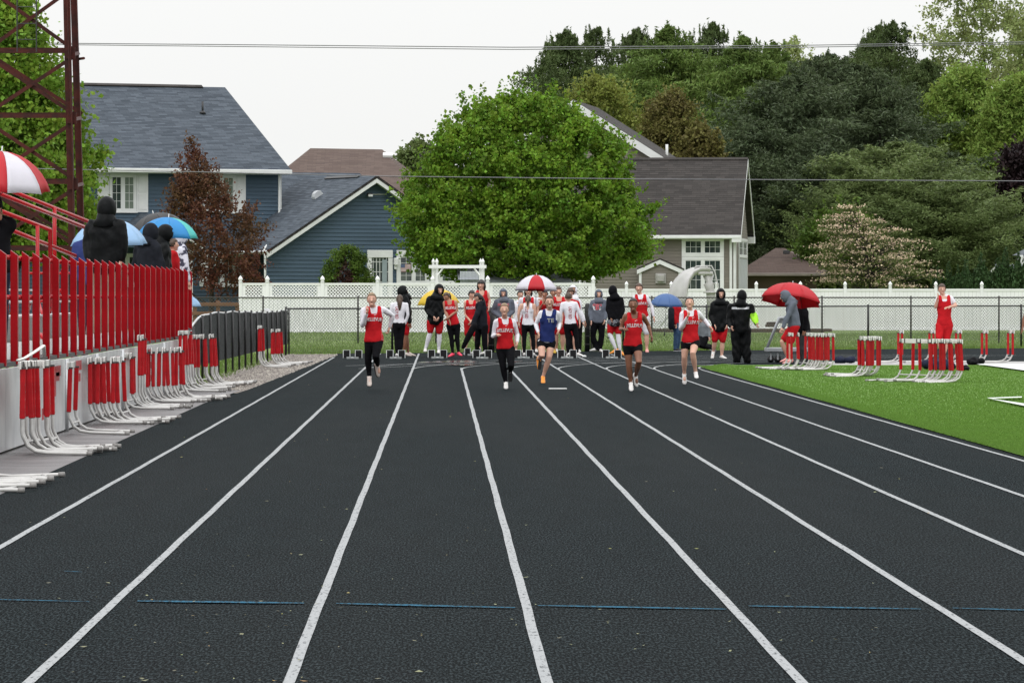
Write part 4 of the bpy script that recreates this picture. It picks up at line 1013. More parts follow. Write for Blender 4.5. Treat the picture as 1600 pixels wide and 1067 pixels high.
# purple plum
Y = 212.0; s_ = F / Y
def pprof(t): return max(.05, [(.0, .25), (.1, .6), (.3, .95), (.45, 1.0), (.6, .72), (.75, .42), (.9, .2), (1, .06)] and float(np.interp(t, [0, .1, .3, .45, .6, .75, .9, 1], [.3, .7, .95, 1, .74, .5, .28, .05])))
Q = crown_points(260, 40, 66 / s_, 1.5, CH + (463 - 455) / s_, CH + (463 - 240) / s_, pprof, 5, .36, .45, .25, 420)
Q[:, 0] += (1.2 - Q[:, 2] * .27) * 1.0
tree('plum_tree', 'wispy purple-brown plum tree in front of the blue house windows', 'tree', (X_(330, Y), Y, .2), leaves(Q - np.array([0, 0, .2]), .085, 1.6, .4), m_plum, trunk_mesh(4.6, .12, 5, 9, .45))
# bush with brown dead centre
Y = 210.0; s_ = F / Y
Q = crown_points(420, 85, 44 / s_, 1.0, .2, CH + (463 - 386) / s_, lambda t: (1 - t ** 3.2) ** .5 if t < 1 else .05, 6, .16, .5, .05)
pxp = X_(543, Y) + Q[:, 0]; cen = (np.abs(Q[:, 0] + .08) / (.75) + np.abs(Q[:, 2] - 1.4) / 1.75) < 1 + .12 * rng.normal(size=len(Q))
t_ = tree('half_brown_bush', 'rounded evergreen bush with a brown centre against the blue wall', 'bush', (X_(543, Y), Y, .2), leaves(Q[~cen] - np.array([0, 0, .2]), .06, 1.4), m_bushg, None, None, ('brown_foliage', leaves(Q[cen] - np.array([0, 0, .2]), .06, 1.6), m_bushb))
# conifers
def conifer_pts(h, r, seed, nb=150, per=70, droop=.25, gap=0.0, low=.06, power=.8):
    out = []; rd = np.random.default_rng(seed)
    for i in range(nb):
        t = low + (1 - low) * (i + rd.random()) / nb; z = h * t; Lb = r * (1 - math.exp(-(1 - t) * 6.5 / power ** .6)) * rd.uniform(.5, 1.15) + .12
        if rd.random() < gap: continue
        a = rd.random() * 6.283; k = int(per * (.35 + Lb / r)); s = rd.random(k) ** .7
        wd = (.10 + .22 * (1 - s)) * Lb + .06; off = rd.normal(size=k) * wd * .6
        x = np.cos(a) * s * Lb - np.sin(a) * off; y = np.sin(a) * s * Lb + np.cos(a) * off
        zz = z - droop * Lb * s ** 1.6 + .16 * Lb * s ** 4 - np.abs(rd.normal(size=k)) * .16 * (1 + .4 * Lb)
        out.append(np.stack([x, y, zz], 1))
    for i in range(16):
        k = 26; a = rd.random() * 6.28; s = rd.random(k); L_ = rd.uniform(.5, 1.1); x0 = rd.normal() * r * .16; y0 = rd.normal() * r * .16; z0_ = h * (1 - .022 * math.hypot(x0, y0) * 1.5) - .5
        out.append(np.stack([x0 + rd.normal(size=k) * .10 * (1.1 - s), y0 + rd.normal(size=k) * .10 * (1.1 - s), z0_ + s * L_], 1))
    return np.concatenate(out)
cm = {}
def conifer(kind, px, ytop, wpx, Y, lab, name='spruce_tree', grp='conifers on the skyline behind the houses', base=0.0, seed=1, size=.15):
    s_ = F / Y; h = CH + (463 - ytop) / s_; r = wpx * 1.8 / s_
    key = (kind[0], seed)
    if key not in cm:
        m, nb, per, dr, gap, pw = kind[1:]
        Qc = conifer_pts(17.0, 5.6, seed * 7 + len(cm), nb, per, dr, gap, .05, pw)
        me = np_mesh('crown', leaves(Qc, size * .62, 3.6, .55), 4, m)
        tm = MB().tube([(0, 0, 0), (.05, 0, 6), (0, 0, 12), (0, 0, 16.6)], [.25, .19, .1, .02], 8)
        rd = random.Random(seed)
        for k in range(26):
            z = 1.5 + k * .55; a = k * 2.4; L_ = 2.6 * (1 - z / 17); tm.tube([(0, 0, z), (math.cos(a) * L_, math.sin(a) * L_, z - .12 * L_)], [.05, .015], 5)
        tme = tm.mesh('trunk'); tme.materials.append(m_bark); cm[key] = (me, tme)
    me, tme = cm[key]
    t = thing(name, lab, 'tree', (X_(px, Y), Y, base), random.random() * 6, grp)
    t.scale = (r / 5.6, r / 5.6, h / 17.0)
    for nm, q in (('crown', me), ('trunk', tme)):
        o = bpy.data.objects.new(nm, q); COL.objects.link(o); o.parent = t
    return t
SP = ('spruce', m_spr, 290, 270, .26, .04, .62); SG = ('gappy', m_spr, 170, 230, .30, .15, .55); FI = ('fir', m_spr2, 300, 270, .34, .0, .56)
PI = ('pine', m_pine, 260, 270, -.05, .0, .42); WP = ('white', m_white, 260, 290, -.05, .0, .48)
grp = 'conifers on the skyline behind the houses'
for i, (k, px, yt, w, Y, lab, sd) in enumerate([
    (SG, 852, 88, 52, 300, 'small dark spruce at the left end of the skyline row, just above the round tree', 1),
    (SP, 884, 46, 62, 306, 'dark ragged spruce, tall peak left of the twin-peaked group above the round tree', 2),
    (SG, 932, 42, 66, 310, 'dark spruce with sky showing through, second tall peak from the left', 1),
    (SP, 996, 44, 60, 314, 'narrow dark spruce with a thin pointed leader above the grey gable', 2),
    (FI, 1045, 40, 88, 302, 'broad mid-green fir behind the grey gable roof', 3),
    (SP, 1113, 34, 58, 318, 'tallest dark pointed spruce of the middle group, above the taupe roof', 4),
    (FI, 1162, 56, 84, 298, 'wide mid-green fir above the right half of the taupe roof', 3),
    (FI, 1208, 66, 76, 305, 'mid-green fir with drooping boughs right of the taupe roof', 5),
    (PI, 1295, 84, 82, 300, 'dark blunt-topped pine left of the tall gappy spruce', 6),
    (PI, 1240, 118, 90, 292, 'very dark pine immediately right of the taupe house', 6),
    (PI, 1338, 100, 78, 296, 'dark pine in front of the tall gappy spruce', 7),
    (SG, 1394, 32, 74, 312, 'tallest spruce on the right with sky showing between its boughs', 8),
    (SP, 1372, 40, 56, 316, 'dark spruce pressed against the tallest right-hand spruce', 9),
    (SP, 1447, 92, 66, 306, 'leaning dark spruce at the right end of the dense conifers', 2),
    (PI, 1375, 170, 100, 286, 'dark pine below the tallest right-hand spruce', 7),
    (PI, 1190, 190, 80, 284, 'dark pine peeking over the right end of the taupe roof', 6),
    (SP, 1560, 230, 70, 300, 'dark spruce low at the right edge below the pale trees', 9),
    (WP, 1405, 222, 105, 278, 'soft grey-green white pine behind the dogwood', 11),
    (WP, 1478, 282, 80, 274, 'soft white pine to the right of the dogwood', 12),
    (WP, 1335, 268, 60, 276, 'small white pine left of the dogwood', 11),
    (PI, 1265, 250, 70, 280, 'low dark pine above the low brown house', 7),
    (PI, 1560, 320, 62, 286, 'low dark pine behind the metal-roofed shed', 6),
    (PI, 1620, 330, 60, 284, 'low dark pine at the far right edge', 7)]):
    conifer(k, px, yt, w, Y, lab, 'pine_tree' if k in (PI, WP) else 'spruce_tree', grp, 0, sd)
def broad(name, lab, px, y0, y1, wpx, Y, m, ncl, per, size, seed, cl=.5, tr=None, inner=.5, rough=.2, tips=120, asp=1.5, prof=None, grp=None):
    s_ = F / Y; zb = CH + (463 - y1) / s_; zt = CH + (463 - y0) / s_
    Q = crown_points(ncl, per, wpx / s_, wpx / s_ * .7, max(.3, zb), zt, prof or (lambda t: max(.08, 1 - abs((t - .45) / .55) ** 2.2) ** .55), seed, cl, inner, rough, tips)
    return tree(name, lab, 'tree', (X_(px, Y), Y, 0), leaves(Q, size, asp, .2), m, trunk_mesh(zt * .85, .2, seed, 9, .32, .2), grp)
gd = 'broadleaf trees behind the houses'
broad('young_leafed_tree', 'yellow-green young tree just behind the white gable rake', 935, 122, 330, 70, 285, m_yel, 300, 75, .13, 21, .5, grp=gd)
broad('bronze_tree', 'bronze-green small tree above the taupe roof ridge', 1050, 150, 300, 48, 276, m_brng, 240, 75, .12, 22, .42, grp=gd)
broad('bronze_tree', 'lower rusty-green tree at the right of the roof vent pipe', 1098, 205, 320, 34, 274, m_brng, 150, 55, .15, 23, .4, grp=gd)
broad('pale_tree', 'thin pale cream-leaved tree in the skyline gap between the conifer groups', 1240, 66, 300, 42, 330, m_pale, 190, 40, .14, 24, .45, inner=.5, grp=gd)
broad('pale_tree', 'second pale thin tree low in the skyline gap', 1275, 98, 300, 40, 328, m_pale, 170, 40, .14, 25, .45, grp=gd)
broad('tall_pale_tree', 'tall sparse pale green tree reaching the top edge at the right', 1538, -70, 330, 100, 310, m_pale, 620, 46, .14, 26, .42, inner=.6, rough=.35, grp=gd)
broad('tall_pale_tree', 'pale green tree cut by the right edge of the picture', 1612, 20, 330, 60, 305, m_pale, 380, 46, .14, 27, .5, inner=.6, grp=gd)
broad('willow_tree', 'light green willow-like tree below the tall pale tree', 1512, 108, 400, 88, 296, m_willow, 560, 80, .12, 28, .5, inner=.5, rough=.25, asp=2.4, grp=gd)
broad('willow_tree', 'light green tree at right behind the metal-roofed shed', 1590, 120, 380, 60, 292, m_willow, 400, 80, .12, 29, .5, inner=.5, asp=2.4, grp=gd)
broad('copper_beech', 'very dark copper-leaved tree at the right edge', 1606, 228, 330, 40, 280, m_dkred, 220, 55, .16, 30, .4, grp=gd)
broad('small_far_tree', 'small dull green tree peeping over the brown roof beside the round tree', 652, 222, 330, 30, 330, m_white, 170, 50, .2, 31, .4)
broad('hedge_tree', 'olive green bushy tree low behind the dogwood', 1312, 330, 452, 62, 262, m_bushg, 240, 45, .14, 32, .35)
# dogwood with flower bracts in flat layers
Y = 255.0; s_ = F / Y; t = thing('dogwood_tree', 'flowering dogwood with layered cream-pink blossom behind the white fence', 'tree', (X_(1362, Y), Y, 0))
pts = []; lv_ = []
tm = MB().tube([(0, 0, 0), (.05, 0, 1.2), (-.1, 0, 2.6), (-.5, 0, 4.4), (-1.1, 0, 5.9)], [.12, .1, .07, .05, .01], 7)
for i in range(135):
    f = rng.random() * .6 + .4 * round(rng.random() * 7) / 7; f = round(f * 8) / 8 + rng.normal() * .04; f = min(1, max(0, f)); z = .9 + 5.0 * f; mxr = float(np.interp(f, [0, .2, .45, .6, .8, 1], [2.6, 3.2, 2.7, 2.5, 1.6, .35])); sx = -1.25 * max(0, (f - .6) / .4)
    a = rng.random() * 6.283; L_ = mxr * (rng.random() ** .45); c = np.array([sx + math.cos(a) * L_, math.sin(a) * L_ * .8, z + .18 * L_])
    tm.tube([(sx * .6, 0, z - .3), tuple(c)], [.035, .008], 5)
    k = 38; d = rng.normal(size=(k, 3)) * np.array([.36, .3, .055]); d[:, 2] += -.05 * np.abs(d[:, 0]) + .03
    pts.append(c + d); lv_.append(c + rng.normal(size=(34, 3)) * np.array([.34, .3, .10]) - np.array([0, 0, .13]))
fl = np.concatenate(pts); V = leaves(fl, .085, 1.1, 0)
for nm, VV, mm_ in (('blossom', V, m_flower), ('crown', leaves(np.concatenate(lv_), .10, 1.5, .2), leafmat('dogwood_leaves', (.12, .14, .045), (.075, .10, .03), .6))):
    o = bpy.data.objects.new(nm, np_mesh(nm, VV, 4, mm_)); COL.objects.link(o); o.parent = t
obj('trunk', tm, m_bark, t, True, local=True)
# arborvitae row
Qa = conifer_pts(2.4, .52, 77, 130, 60, -.25, 0, .0, .42); thm = np_mesh('crown', leaves(Qa, .09, 1.8, -.8), 4, m_thuja)
for i, (px, yt, w) in enumerate(((1466, 433, 10), (1482, 428, 11), (1497, 432, 10), (1511, 424, 12), (1535, 416, 15), (1560, 422, 15), (1571, 410, 14), (1592, 415, 15), (1606, 412, 14))):
    Y = 256.0; h = CH + (463 - yt) * Y / F
    t = thing('arborvitae', ['low arborvitae, leftmost of the row above the white fence', 'second arborvitae from the left end of the row', 'shorter arborvitae third from the left in the row', 'arborvitae just right of the boy with raised hand', 'arborvitae left of the cream shed wall', 'arborvitae in front of the cream shed gable', 'tallest arborvitae beside the shed gable', 'arborvitae below the metal roof', 'arborvitae at the right edge of the picture'][i], 'shrub', (X_(px, Y), Y, 0), i * 1.3, 'arborvitae row behind the white fence')
    t.scale = (w / (F / Y) / .52, w / (F / Y) / .52, h / 2.4); o = bpy.data.objects.new('crown', thm); COL.objects.link(o); o.parent = t
# distant wood that closes the gaps
mbQ = []
for i in range(60):
    px = 1060 + i * 11.5; Y = 345 + (i % 3) * 7; s_ = F / Y; h = CH + (463 - (205 + 35 * math.sin(i * .8) + 18 * math.sin(i * 2.3))) / s_
    q = crown_points(28, 34, 1.6, 1.4, .5, h, lambda t: max(.2, 1 - t ** 3), i, .9, .3, .2); q[:, 0] += X_(px, Y); q[:, 1] += Y; mbQ.append(q)
o = bpy.data.objects.new('distant_wood', np_mesh('distant_wood', leaves(np.concatenate(mbQ), .42, 1.4, .2), 4, m_pine)); COL.objects.link(o); o['kind'] = 'stuff'
# ================================================================== PEOPLE
m_skinL = mat('light_skin', (0.62, 0.36, 0.27), rough=.5, scale=9, var=.08, spec=.3)
m_skinM = mat('tanned_skin', (0.40, 0.20, 0.13), rough=.5, scale=9, var=.1, spec=.3)
m_skinD = mat('brown_skin', (0.22, 0.095, 0.055), rough=.45, scale=9, var=.12, spec=.35)
def cloth(name, c, var=.2, rough=.8, c2=None, sc=7, contrast=(.3, .7)): return mat(name, c, rough=rough, scale=sc, var=var, col2=c2, bump=.6, bscale=9, contrast=contrast, spec=.08)
m_sred = cloth('red_jersey', (.52, .014, .020)); m_swhite = cloth('white_shirt', (.74, .73, .78), .08); m_snavy = cloth('navy_jersey', (.020, .032, .13))
m_sblack = cloth('black_cloth', (.007, .007, .009), .3); m_sjack = mat('black_rain_jacket', (.008, .009, .010), rough=.5, scale=7, var=.4, bump=.9, bscale=7, spec=.09); m_sgrey = cloth('grey_sweatshirt', (.13, .145, .18), .15)
m_schar = cloth('charcoal_jacket', (.018, .020, .027), .3); m_sjean = cloth('blue_jeans', (.06, .11, .20), .3); m_shiv = cloth('lime_sleeve', (.42, .90, .06), .1)
m_scamo = cloth('camouflage_cloth', (.16, .17, .19), c2=(.012, .012, .014), sc=9, contrast=(.47, .53)); m_sgp = cloth('light_grey_trousers', (.06, .06, .065))
m_spat = cloth('grey_patterned_cloth', (.62, .62, .70), c2=(.06, .06, .09), sc=8, contrast=(.5, .56)); m_sgreyt = cloth('grey_top', (.20, .22, .24)); m_snav2 = cloth('dark_navy', (.02, .025, .05))
m_hbr = mat('brown_hair', (.085, .045, .025), rough=.5, scale=30, var=.4); m_hdk = mat('dark_hair', (.016, .011, .009), rough=.45, scale=30, var=.4); m_hbl = mat('blond_hair', (.30, .20, .11), rough=.5, scale=30, var=.3)
m_shw = mat('white_shoe', (.72, .70, .68), rough=.5, scale=12, var=.15); m_shp = mat('neon_pink_shoe', (.85, .06, .12), rough=.5); m_sho = mat('orange_shoe', (.85, .30, .03), rough=.5)
m_shpk = mat('pale_pink_shoe', (.75, .33, .30), rough=.5); m_shk = mat('black_shoe', (.012, .012, .013), rough=.5); m_shbg = mat('cream_shoe', (.62, .53, .48), rough=.5, scale=12, var=.2)
m_eye = mat('eye_dark', (.02, .014, .012), rough=.3); m_lip = mat('lips', (.46, .19, .15), rough=.5); m_pink = cloth('pink_cap', (.75, .26, .33)); m_txtw = mat('white_print', (.80, .80, .82), rough=.7); m_txtr = mat('red_print', (.42, .02, .035), rough=.7)
m_txtg = mat('gold_grey_print', (.42, .42, .38), rough=.6); m_strip = mat('reflective_strip', (.55, .57, .60), rough=.35, metal=.2); m_glassf = mat('glasses_rim', (.03, .02, .02), rough=.3)
DG = None
def remesh(mb, voxel, name, m, parent, wrinkle=0.0, smooth=2, extra=None, seed=0, keepfrac=.98):
    me = mb.mesh(name); o = bpy.data.objects.new('tmp', me); COL.objects.link(o)
    r = o.modifiers.new('r', 'REMESH'); r.mode = 'VOXEL'; r.voxel_size = voxel; r.adaptivity = 0
    s = o.modifiers.new('s', 'SMOOTH'); s.iterations = smooth; s.factor = .5
    dg = bpy.context.evaluated_depsgraph_get(); ev = o.evaluated_get(dg)
    nm = bpy.data.meshes.new_from_object(ev); bpy.data.objects.remove(o); bpy.data.meshes.remove(me)
    nm.name = name; n = len(nm.vertices)
    if wrinkle > 0 and n:
        co = np.empty(n * 3, np.float32); nm.vertices.foreach_get('co', co); co = co.reshape(-1, 3)
        no = np.empty(n * 3, np.float32); nm.vertices.foreach_get('normal', no); no = no.reshape(-1, 3)
        a = co * 1.0
        w = np.sin(a[:, 2] * 17 + 4 * np.sin(a[:, 0] * 13 + seed) + 3 * np.sin(a[:, 1] * 7 + a[:, 2] * 5)) * .5 + np.sin(a[:, 0] * 29 + a[:, 2] * 14 + 2 * np.sin(a[:, 2] * 11 + seed) + seed * 2) * .35 + np.sin(a[:, 0] * 11 - a[:, 2] * 23 + seed) * .35
        co += no * (w * wrinkle)[:, None]; nm.vertices.foreach_set('co', co.ravel())
    bm = bmesh.new(); bm.from_mesh(nm); seen = set(); isl = []
    for v in bm.verts:
        if v.index in seen: continue
        st = [v]; seen.add(v.index); cur = []
        while st:
            q = st.pop(); cur.append(q)
            for e in q.link_edges:
                w_ = e.other_vert(q)
                if w_.index not in seen: seen.add(w_.index); st.append(w_)
        isl.append(cur)
    if len(isl) > 1:
        mxn = max(len(c) for c in isl); kill = [v for c in isl if len(c) < mxn * keepfrac for v in c]
        bmesh.ops.delete(bm, geom=kill, context='VERTS'); bm.to_mesh(nm)
    bm.free()
    if extra is not None:
        bm = bmesh.new(); bm.from_mesh(nm); em = extra.mesh('x'); bm.from_mesh(em); bm.to_mesh(nm); bm.free(); bpy.data.meshes.remove(em)
    nm.materials.clear()
    return obj(name, nm, m, parent, True)
def lerp(a, b, t): return a + (b - a) * t
def person(label, foot, top, px, J=None, Y=None, h=None, face=0.0, head=None, skin=None, wear=(), hair=None, shoes=None, z0=0.0, build=1.0, vox=.016, group=None, yoff=0.0, sit=None, tilt=(0, 0)):
    """foot, top: photo rows of sole and crown; px column. J: joints as (px, py[, depth]); face: turn of the body (0 looks at the camera, pi away)"""
    if Y is None: Y = GY(foot)
    s = F / Y; H = h or (foot - top) / s; zf = z0
    base = Vector((X_(px, Y), Y, zf)); J = J or {}
    t = thing('person', label, 'person', base, 0, group)
    cf, sf = math.cos(face), math.sin(face)
    def loc(x, y, z): return base + Vector((x * cf - y * sf, x * sf + y * cf, z))      # body local: x = body's left seen from the front, y = behind
    def jp(k, d):
        p = loc(*d)
        if k in J:
            v = J[k]; dep = v[2] if len(v) > 2 else (p.y - Y); Yp = Y + dep; q = P(v[0], v[1], Y); return Vector((q.x, Yp, q.z))
        return p
    b = build
    # 'l' is the image-left side when the body faces the camera
    hipz = .515 * H
    jt = {'hl': jp('hl', (-.052 * H, 0, hipz)), 'hr': jp('hr', (.052 * H, 0, hipz)), 'sl': jp('sl', (-.107 * H * b, 0, .815 * H)), 'sr': jp('sr', (.107 * H * b, 0, .815 * H))}
    jt['kl'] = jp('kl', (-.058 * H, -.01, .28 * H)); jt['kr'] = jp('kr', (.058 * H, -.01, .28 * H))
    jt['al'] = jp('al', (-.06 * H, .02, .045 * H)); jt['ar'] = jp('ar', (.06 * H, .02, .045 * H))
    jt['el'] = jp('el', (-.135 * H * b, .02, .63 * H)); jt['er'] = jp('er', (.135 * H * b, .02, .63 * H))
    jt['wl'] = jp('wl', (-.14 * H * b, -.03, .49 * H)); jt['wr'] = jp('wr', (.14 * H * b, -.03, .49 * H))
    if 'hd' in J: hd = jp('hd', (0, -.01, .925 * H))
    else: hd = jp('hd', (0, -.012 * H, .925 * H))
    hc = (jt['hl'] + jt['hr']) / 2; sc = (jt['sl'] + jt['sr']) / 2
    nb = sc + (hd - sc) * .18 + Vector((0, 0, .006 * H))
    hy, hp = head if head is not None else (face, 0.0)
    fd = Vector((math.sin(hy) * math.cos(hp), -math.cos(hy) * math.cos(hp), math.sin(hp)))   # where the face looks
    ax = (jt['sr'] - jt['sl']).normalized(); axh = (jt['hr'] - jt['hl']).normalized()
    spine = (nb - hc)
    HM = Matrix.Identity(3); zz = (Vector((0, 0, 1)) - fd * fd.z).normalized(); xx = fd.cross(zz)   # head axes
    zz = (zz + Vector((tilt[0], 0, 0)) * .6).normalized(); xx = fd.cross(zz).normalized(); zz = xx.cross(fd)
    HM = Matrix((( -xx.x, -fd.x, zz.x), (-xx.y, -fd.y, zz.y), (-xx.z, -fd.z, zz.z)))   # local: +x, +y backwards, +z up
    HM4 = HM.to_4x4()
    def hloc(x, y, z): return hd + HM @ Vector((x, y, z)) * H
    rings = [(-.20, .030, .045), (-.13, .070, .060), (0.0, .094, .068), (.12, .090, .064), (.33, .075, .056), (.55, .086, .062), (.75, .098, .064), (.90, .092, .052), (1.0, .060, .040)]
    def torso(mb, inf, lo=-.2, hi=1.0, flare=0.0, blouse=0.0, yoke=True, straight=False, rgs=None):
        pts = []; ra = []; fl = []
        rr = [r for r in (rgs or rings) if lo - .07 <= r[0] <= hi + .01]
        if straight: rr = [(q[0], max(q[1], .092 if 0 <= q[0] < .9 else 0), max(q[2], .066 if 0 <= q[0] < .9 else 0)) for q in rr]
        for (tt, hw, hdp) in rr:
            tt2 = max(lo, tt)
            w = hw * H * (b if tt > .2 else (1 + (b - 1) * .7)) + inf + flare * max(0, (.5 - tt)) + blouse * (1 if tt < .5 else .4)
            d = hdp * H * (1 + (b - 1) * .8) + inf + flare * .7 * max(0, .5 - tt) + blouse * (1 if tt < .5 else .4)
            pts.append(hc + spine * tt2); ra.append(w); fl.append(d / w)
        side = (axh + ax).normalized()
        mb.tube(pts, ra, 20, True, side, fl)
        if not yoke: return
        up_ = Vector((0, 0, 1))
        mb.tube([jt['sl'] - up_ * .004 * H, jt['sl'].lerp(nb, .5) - up_ * .004 * H, nb - spine * .03, jt['sr'].lerp(nb, .5) - up_ * .004 * H, jt['sr'] - up_ * .004 * H], [.026 * H + inf, .033 * H + inf * .8, .042 * H + inf * .5, .033 * H + inf * .8, .026 * H + inf], 12, roundcap=True, flat=.85)
    def straps(mb, inf, sx0, w):
        side = (axh + ax).normalized(); fwd = side.cross(spine.normalized()); dp = .058 * H * b + inf
        for sx in (-1, 1):
            o_ = side * sx * sx0 * H; 
            mb.tube([hc + spine * .66 + o_ * 1.15 + fwd * (dp - .012), hc + spine * .86 + o_ * 1.02 + fwd * (dp - .012), hc + spine * .985 + o_ + fwd * dp * .35, hc + spine * 1.0 + o_, hc + spine * .985 + o_ - fwd * dp * .35, hc + spine * .86 + o_ * 1.02 - fwd * (dp - .012), hc + spine * .66 + o_ * 1.15 - fwd * (dp - .012)], w * H, 10, roundcap=True, side=side, flat=.75)
    def arm(mb, sd, inf, f0=0.0, f1=2.0, puff=0.0, k=1.0):
        a, e, w = jt['s' + sd], jt['e' + sd], jt['w' + sd]
        R_ = [(0, .0300), (.35, .0285), (.75, .0235), (1.0, .0225), (1.25, .0235), (1.6, .0185), (2.0, .0142)]
        pts = []; ra = []
        for tt, r in [(x, q) for x, q in R_ if x < f1 - .01] + [(f1, float(np.interp(f1, [q[0] for q in R_], [q[1] for q in R_])))]:
            p = a.lerp(e, tt) if tt <= 1 else e.lerp(w, tt - 1)
            pts.append(p); ra.append(r * H * k * (1 + (b - 1) * .6) + inf + puff * (1 if .2 < tt else .5))
        mb.tube(pts, ra, 12, roundcap=True)
    def legm(mb, sd, inf, f1=2.0, flare=0.0, k=1.0):
        a, e, w = jt['h' + sd], jt['k' + sd], jt['a' + sd]
        R_ = [(0, .055), (.25, .050), (.6, .041), (1.0, .0325), (1.2, .0330), (1.4, .0325), (1.75, .022), (2.0, .0185)]
        pts = []; ra = []
        for tt, r in [(x, q) for x, q in R_ if x < f1 - .01] + [(f1, float(np.interp(f1, [q[0] for q in R_], [q[1] for q in R_])))]:
            p = a.lerp(e, tt) if tt <= 1 else e.lerp(w, tt - 1)
            back = Vector((0, 0, 0)) if tt < 1 or tt > 1.8 else Vector((sf * -.0, cf * 1.0, 0)) * .008 * H
            pts.append(p + back); ra.append(r * H * k * (1 + (b - 1) * .7) + inf + flare * tt)
        mb.tube(pts, ra, 12, roundcap=True)
    # ---- the body
    bm_ = MB(); torso(bm_, -.004)
    for sd in 'lr': arm(bm_, sd, 0); legm(bm_, sd, 0)
    bm_.tube([nb - spine * .08, nb, hd + HM @ Vector((0, .012, -.045)) * H], [.040 * H, .032 * H, .031 * H], 12)
    def dent(v, w):
        w = w.copy(); 
        if w.z < 0: w.x *= 1 - .30 * min(1, -w.z / (.067 * H)) ; w.y = w.y * (1 - .12 * min(1, -w.z / (.067 * H)))
        return w
    bm_.ell(hd, (.0455 * H, .056 * H, .067 * H), 18, 12, HM4, dent=dent)
    bm_.tube([hloc(0, -.050, .012), hloc(0, -.066, -.014), hloc(0, -.056, -.020)], [.006 * H, .0105 * H, .006 * H], 6)      # nose
    bm_.ell(hloc(0, -.040, -.048), (.018 * H, .014 * H, .014 * H), 8, 6, HM4)         # chin
    for sx in (-1, 1): bm_.ell(hloc(sx * .046, .004, -.006), (.006 * H, .012 * H, .018 * H), 6, 5, HM4)   # ears
    for sd in 'lr':          # heel and instep
        a = jt['a' + sd]; fx = ftdir(J, sd, jt, face); bm_.tube([a, a + fx * .05 * H - Vector((0, 0, .022 * H))], [.020 * H, .018 * H], 8, roundcap=True)
    hands = MB()
    for sd in 'lr':
        e, w = jt['e' + sd], jt['w' + sd]; d = (w - e).normalized(); fist = ('fist' in J)
        sidev = d.cross(Vector((cf, sf, 0)) if abs(d.z) > .5 else Vector((0, 0, 1))); sidev = sidev.normalized() if sidev.length > .01 else Vector((1, 0, 0)); pn = d.cross(sidev).normalized()
        pl = .052 * H
        hands.tube([w - d * .01, w + d * pl * .5, w + d * pl], [.0145 * H, .021 * H, .021 * H], 8, side=sidev, flat=[.8, .5, .45])
        for i in range(4):
            o_ = w + d * pl * .92 + sidev * (i - 1.5) * .0098 * H; ln = (.034, .041, .039, .030)[i] * H; cu = 1.0 if fist else .35
            q1 = o_ + d * ln * .45 + pn * ln * .15 * cu; q2 = q1 + (d * (.9 - .9 * cu) + pn * cu).normalized() * ln * .32; q3 = q2 + (d * (.6 - 1.1 * cu) + pn * cu).normalized() * ln * .28
            hands.tube([o_, q1, q2, q3], [.0062 * H, .0058 * H, .0052 * H, .004 * H], 6)
        o_ = w + d * pl * .3 - sidev * .018 * H
        hands.tube([o_, o_ - sidev * .016 * H + d * .016 * H + pn * .006 * H, o_ - sidev * .014 * H + d * .034 * H + pn * .014 * H], [.0075 * H, .0068 * H, .005 * H], 6)
    body = remesh(bm_, vox * .9, 'body', skin or m_skinL, t, 0, 1, hands)
    # ---- face
    for sx in (-1, 1):
        obj('eye', MB().ell(hloc(sx * .0185, -.0485, .004), (.0052 * H, .003 * H, .0026 * H), 8, 5, HM4), m_eye, t, True)
        obj('eyebrow', MB().tube([hloc(sx * .010, -.0515, .0165), hloc(sx * .019, -.0500, .0190), hloc(sx * .028, -.0440, .0165)], .0015 * H, 5), hair[1] if hair and hair[0] != 'none' else m_hdk, t)
    obj('mouth', MB().ell(hloc(0, -.0500, -.030), (.0115 * H, .0045 * H, .0032 * H), 8, 5, HM4), m_lip, t, True)
    # ---- hair
    if hair and hair[0] not in ('hood', 'none'):
        kind, hm = hair
        lowz = {'short': -.02, 'tied': -.02, 'long': -.05, 'curly': -.03, 'bob': -.05}[kind]
        inf = {'short': .006, 'tied': .0035, 'long': .008, 'curly': .013, 'bob': .012}[kind]
        fl_ = {'short': .42, 'tied': .60, 'long': .42, 'curly': .36, 'bob': .38}[kind]
        def keep(c): return (c.y > -.30 and c.z > lowz / .067 * 1.0 + (0 if c.y > 0 else .25)) or (c.z > fl_)
        mb = MB().ell(hd + HM @ Vector((0, .004, .004)) * H, ((.0465 + inf) * H, (.057 + inf) * H, (.068 + inf) * H), 26, 20, HM4, keep)
        ho = obj('hair', mb, hm, t, True); md = ho.modifiers.new('s', 'SOLIDIFY'); md.thickness = .012; md.offset = -.6
        ext = MB()
        if kind == 'tied': ext.tube([hloc(0, .055, .02), hloc(0, .085, .01), hloc(.004, .090, -.04), hloc(.008, .082, -.10)], [.014 * H, .020 * H, .018 * H, .007 * H], 8, roundcap=True)
        if kind == 'long': ext.tube([hloc(0, .03, .02), hloc(0, .055, -.03), hloc(0, .065, -.09), hloc(0, .07, -.16)], [.035 * H, .040 * H, .034 * H, .016 * H], 10, roundcap=True)
        if kind == 'bob':
            for sx in (-1, 1): ext.tube([hloc(sx * .038, .0, .03), hloc(sx * .050, .005, -.02), hloc(sx * .046, .0, -.068)], [.016 * H, .017 * H, .010 * H], 8, roundcap=True)
        if kind == 'curly':
            for k in range(34):
                a = k * 2.4; z = .01 + .06 * (k / 34.0); rr = math.sqrt(max(0, 1 - (z / .075) ** 2)); ext.ell(hloc(math.cos(a) * .050 * rr, .01 + math.sin(a) * .055 * rr * (1 if math.sin(a) > 0 else .65), z), (.012 * H,) * 3, 6, 5)
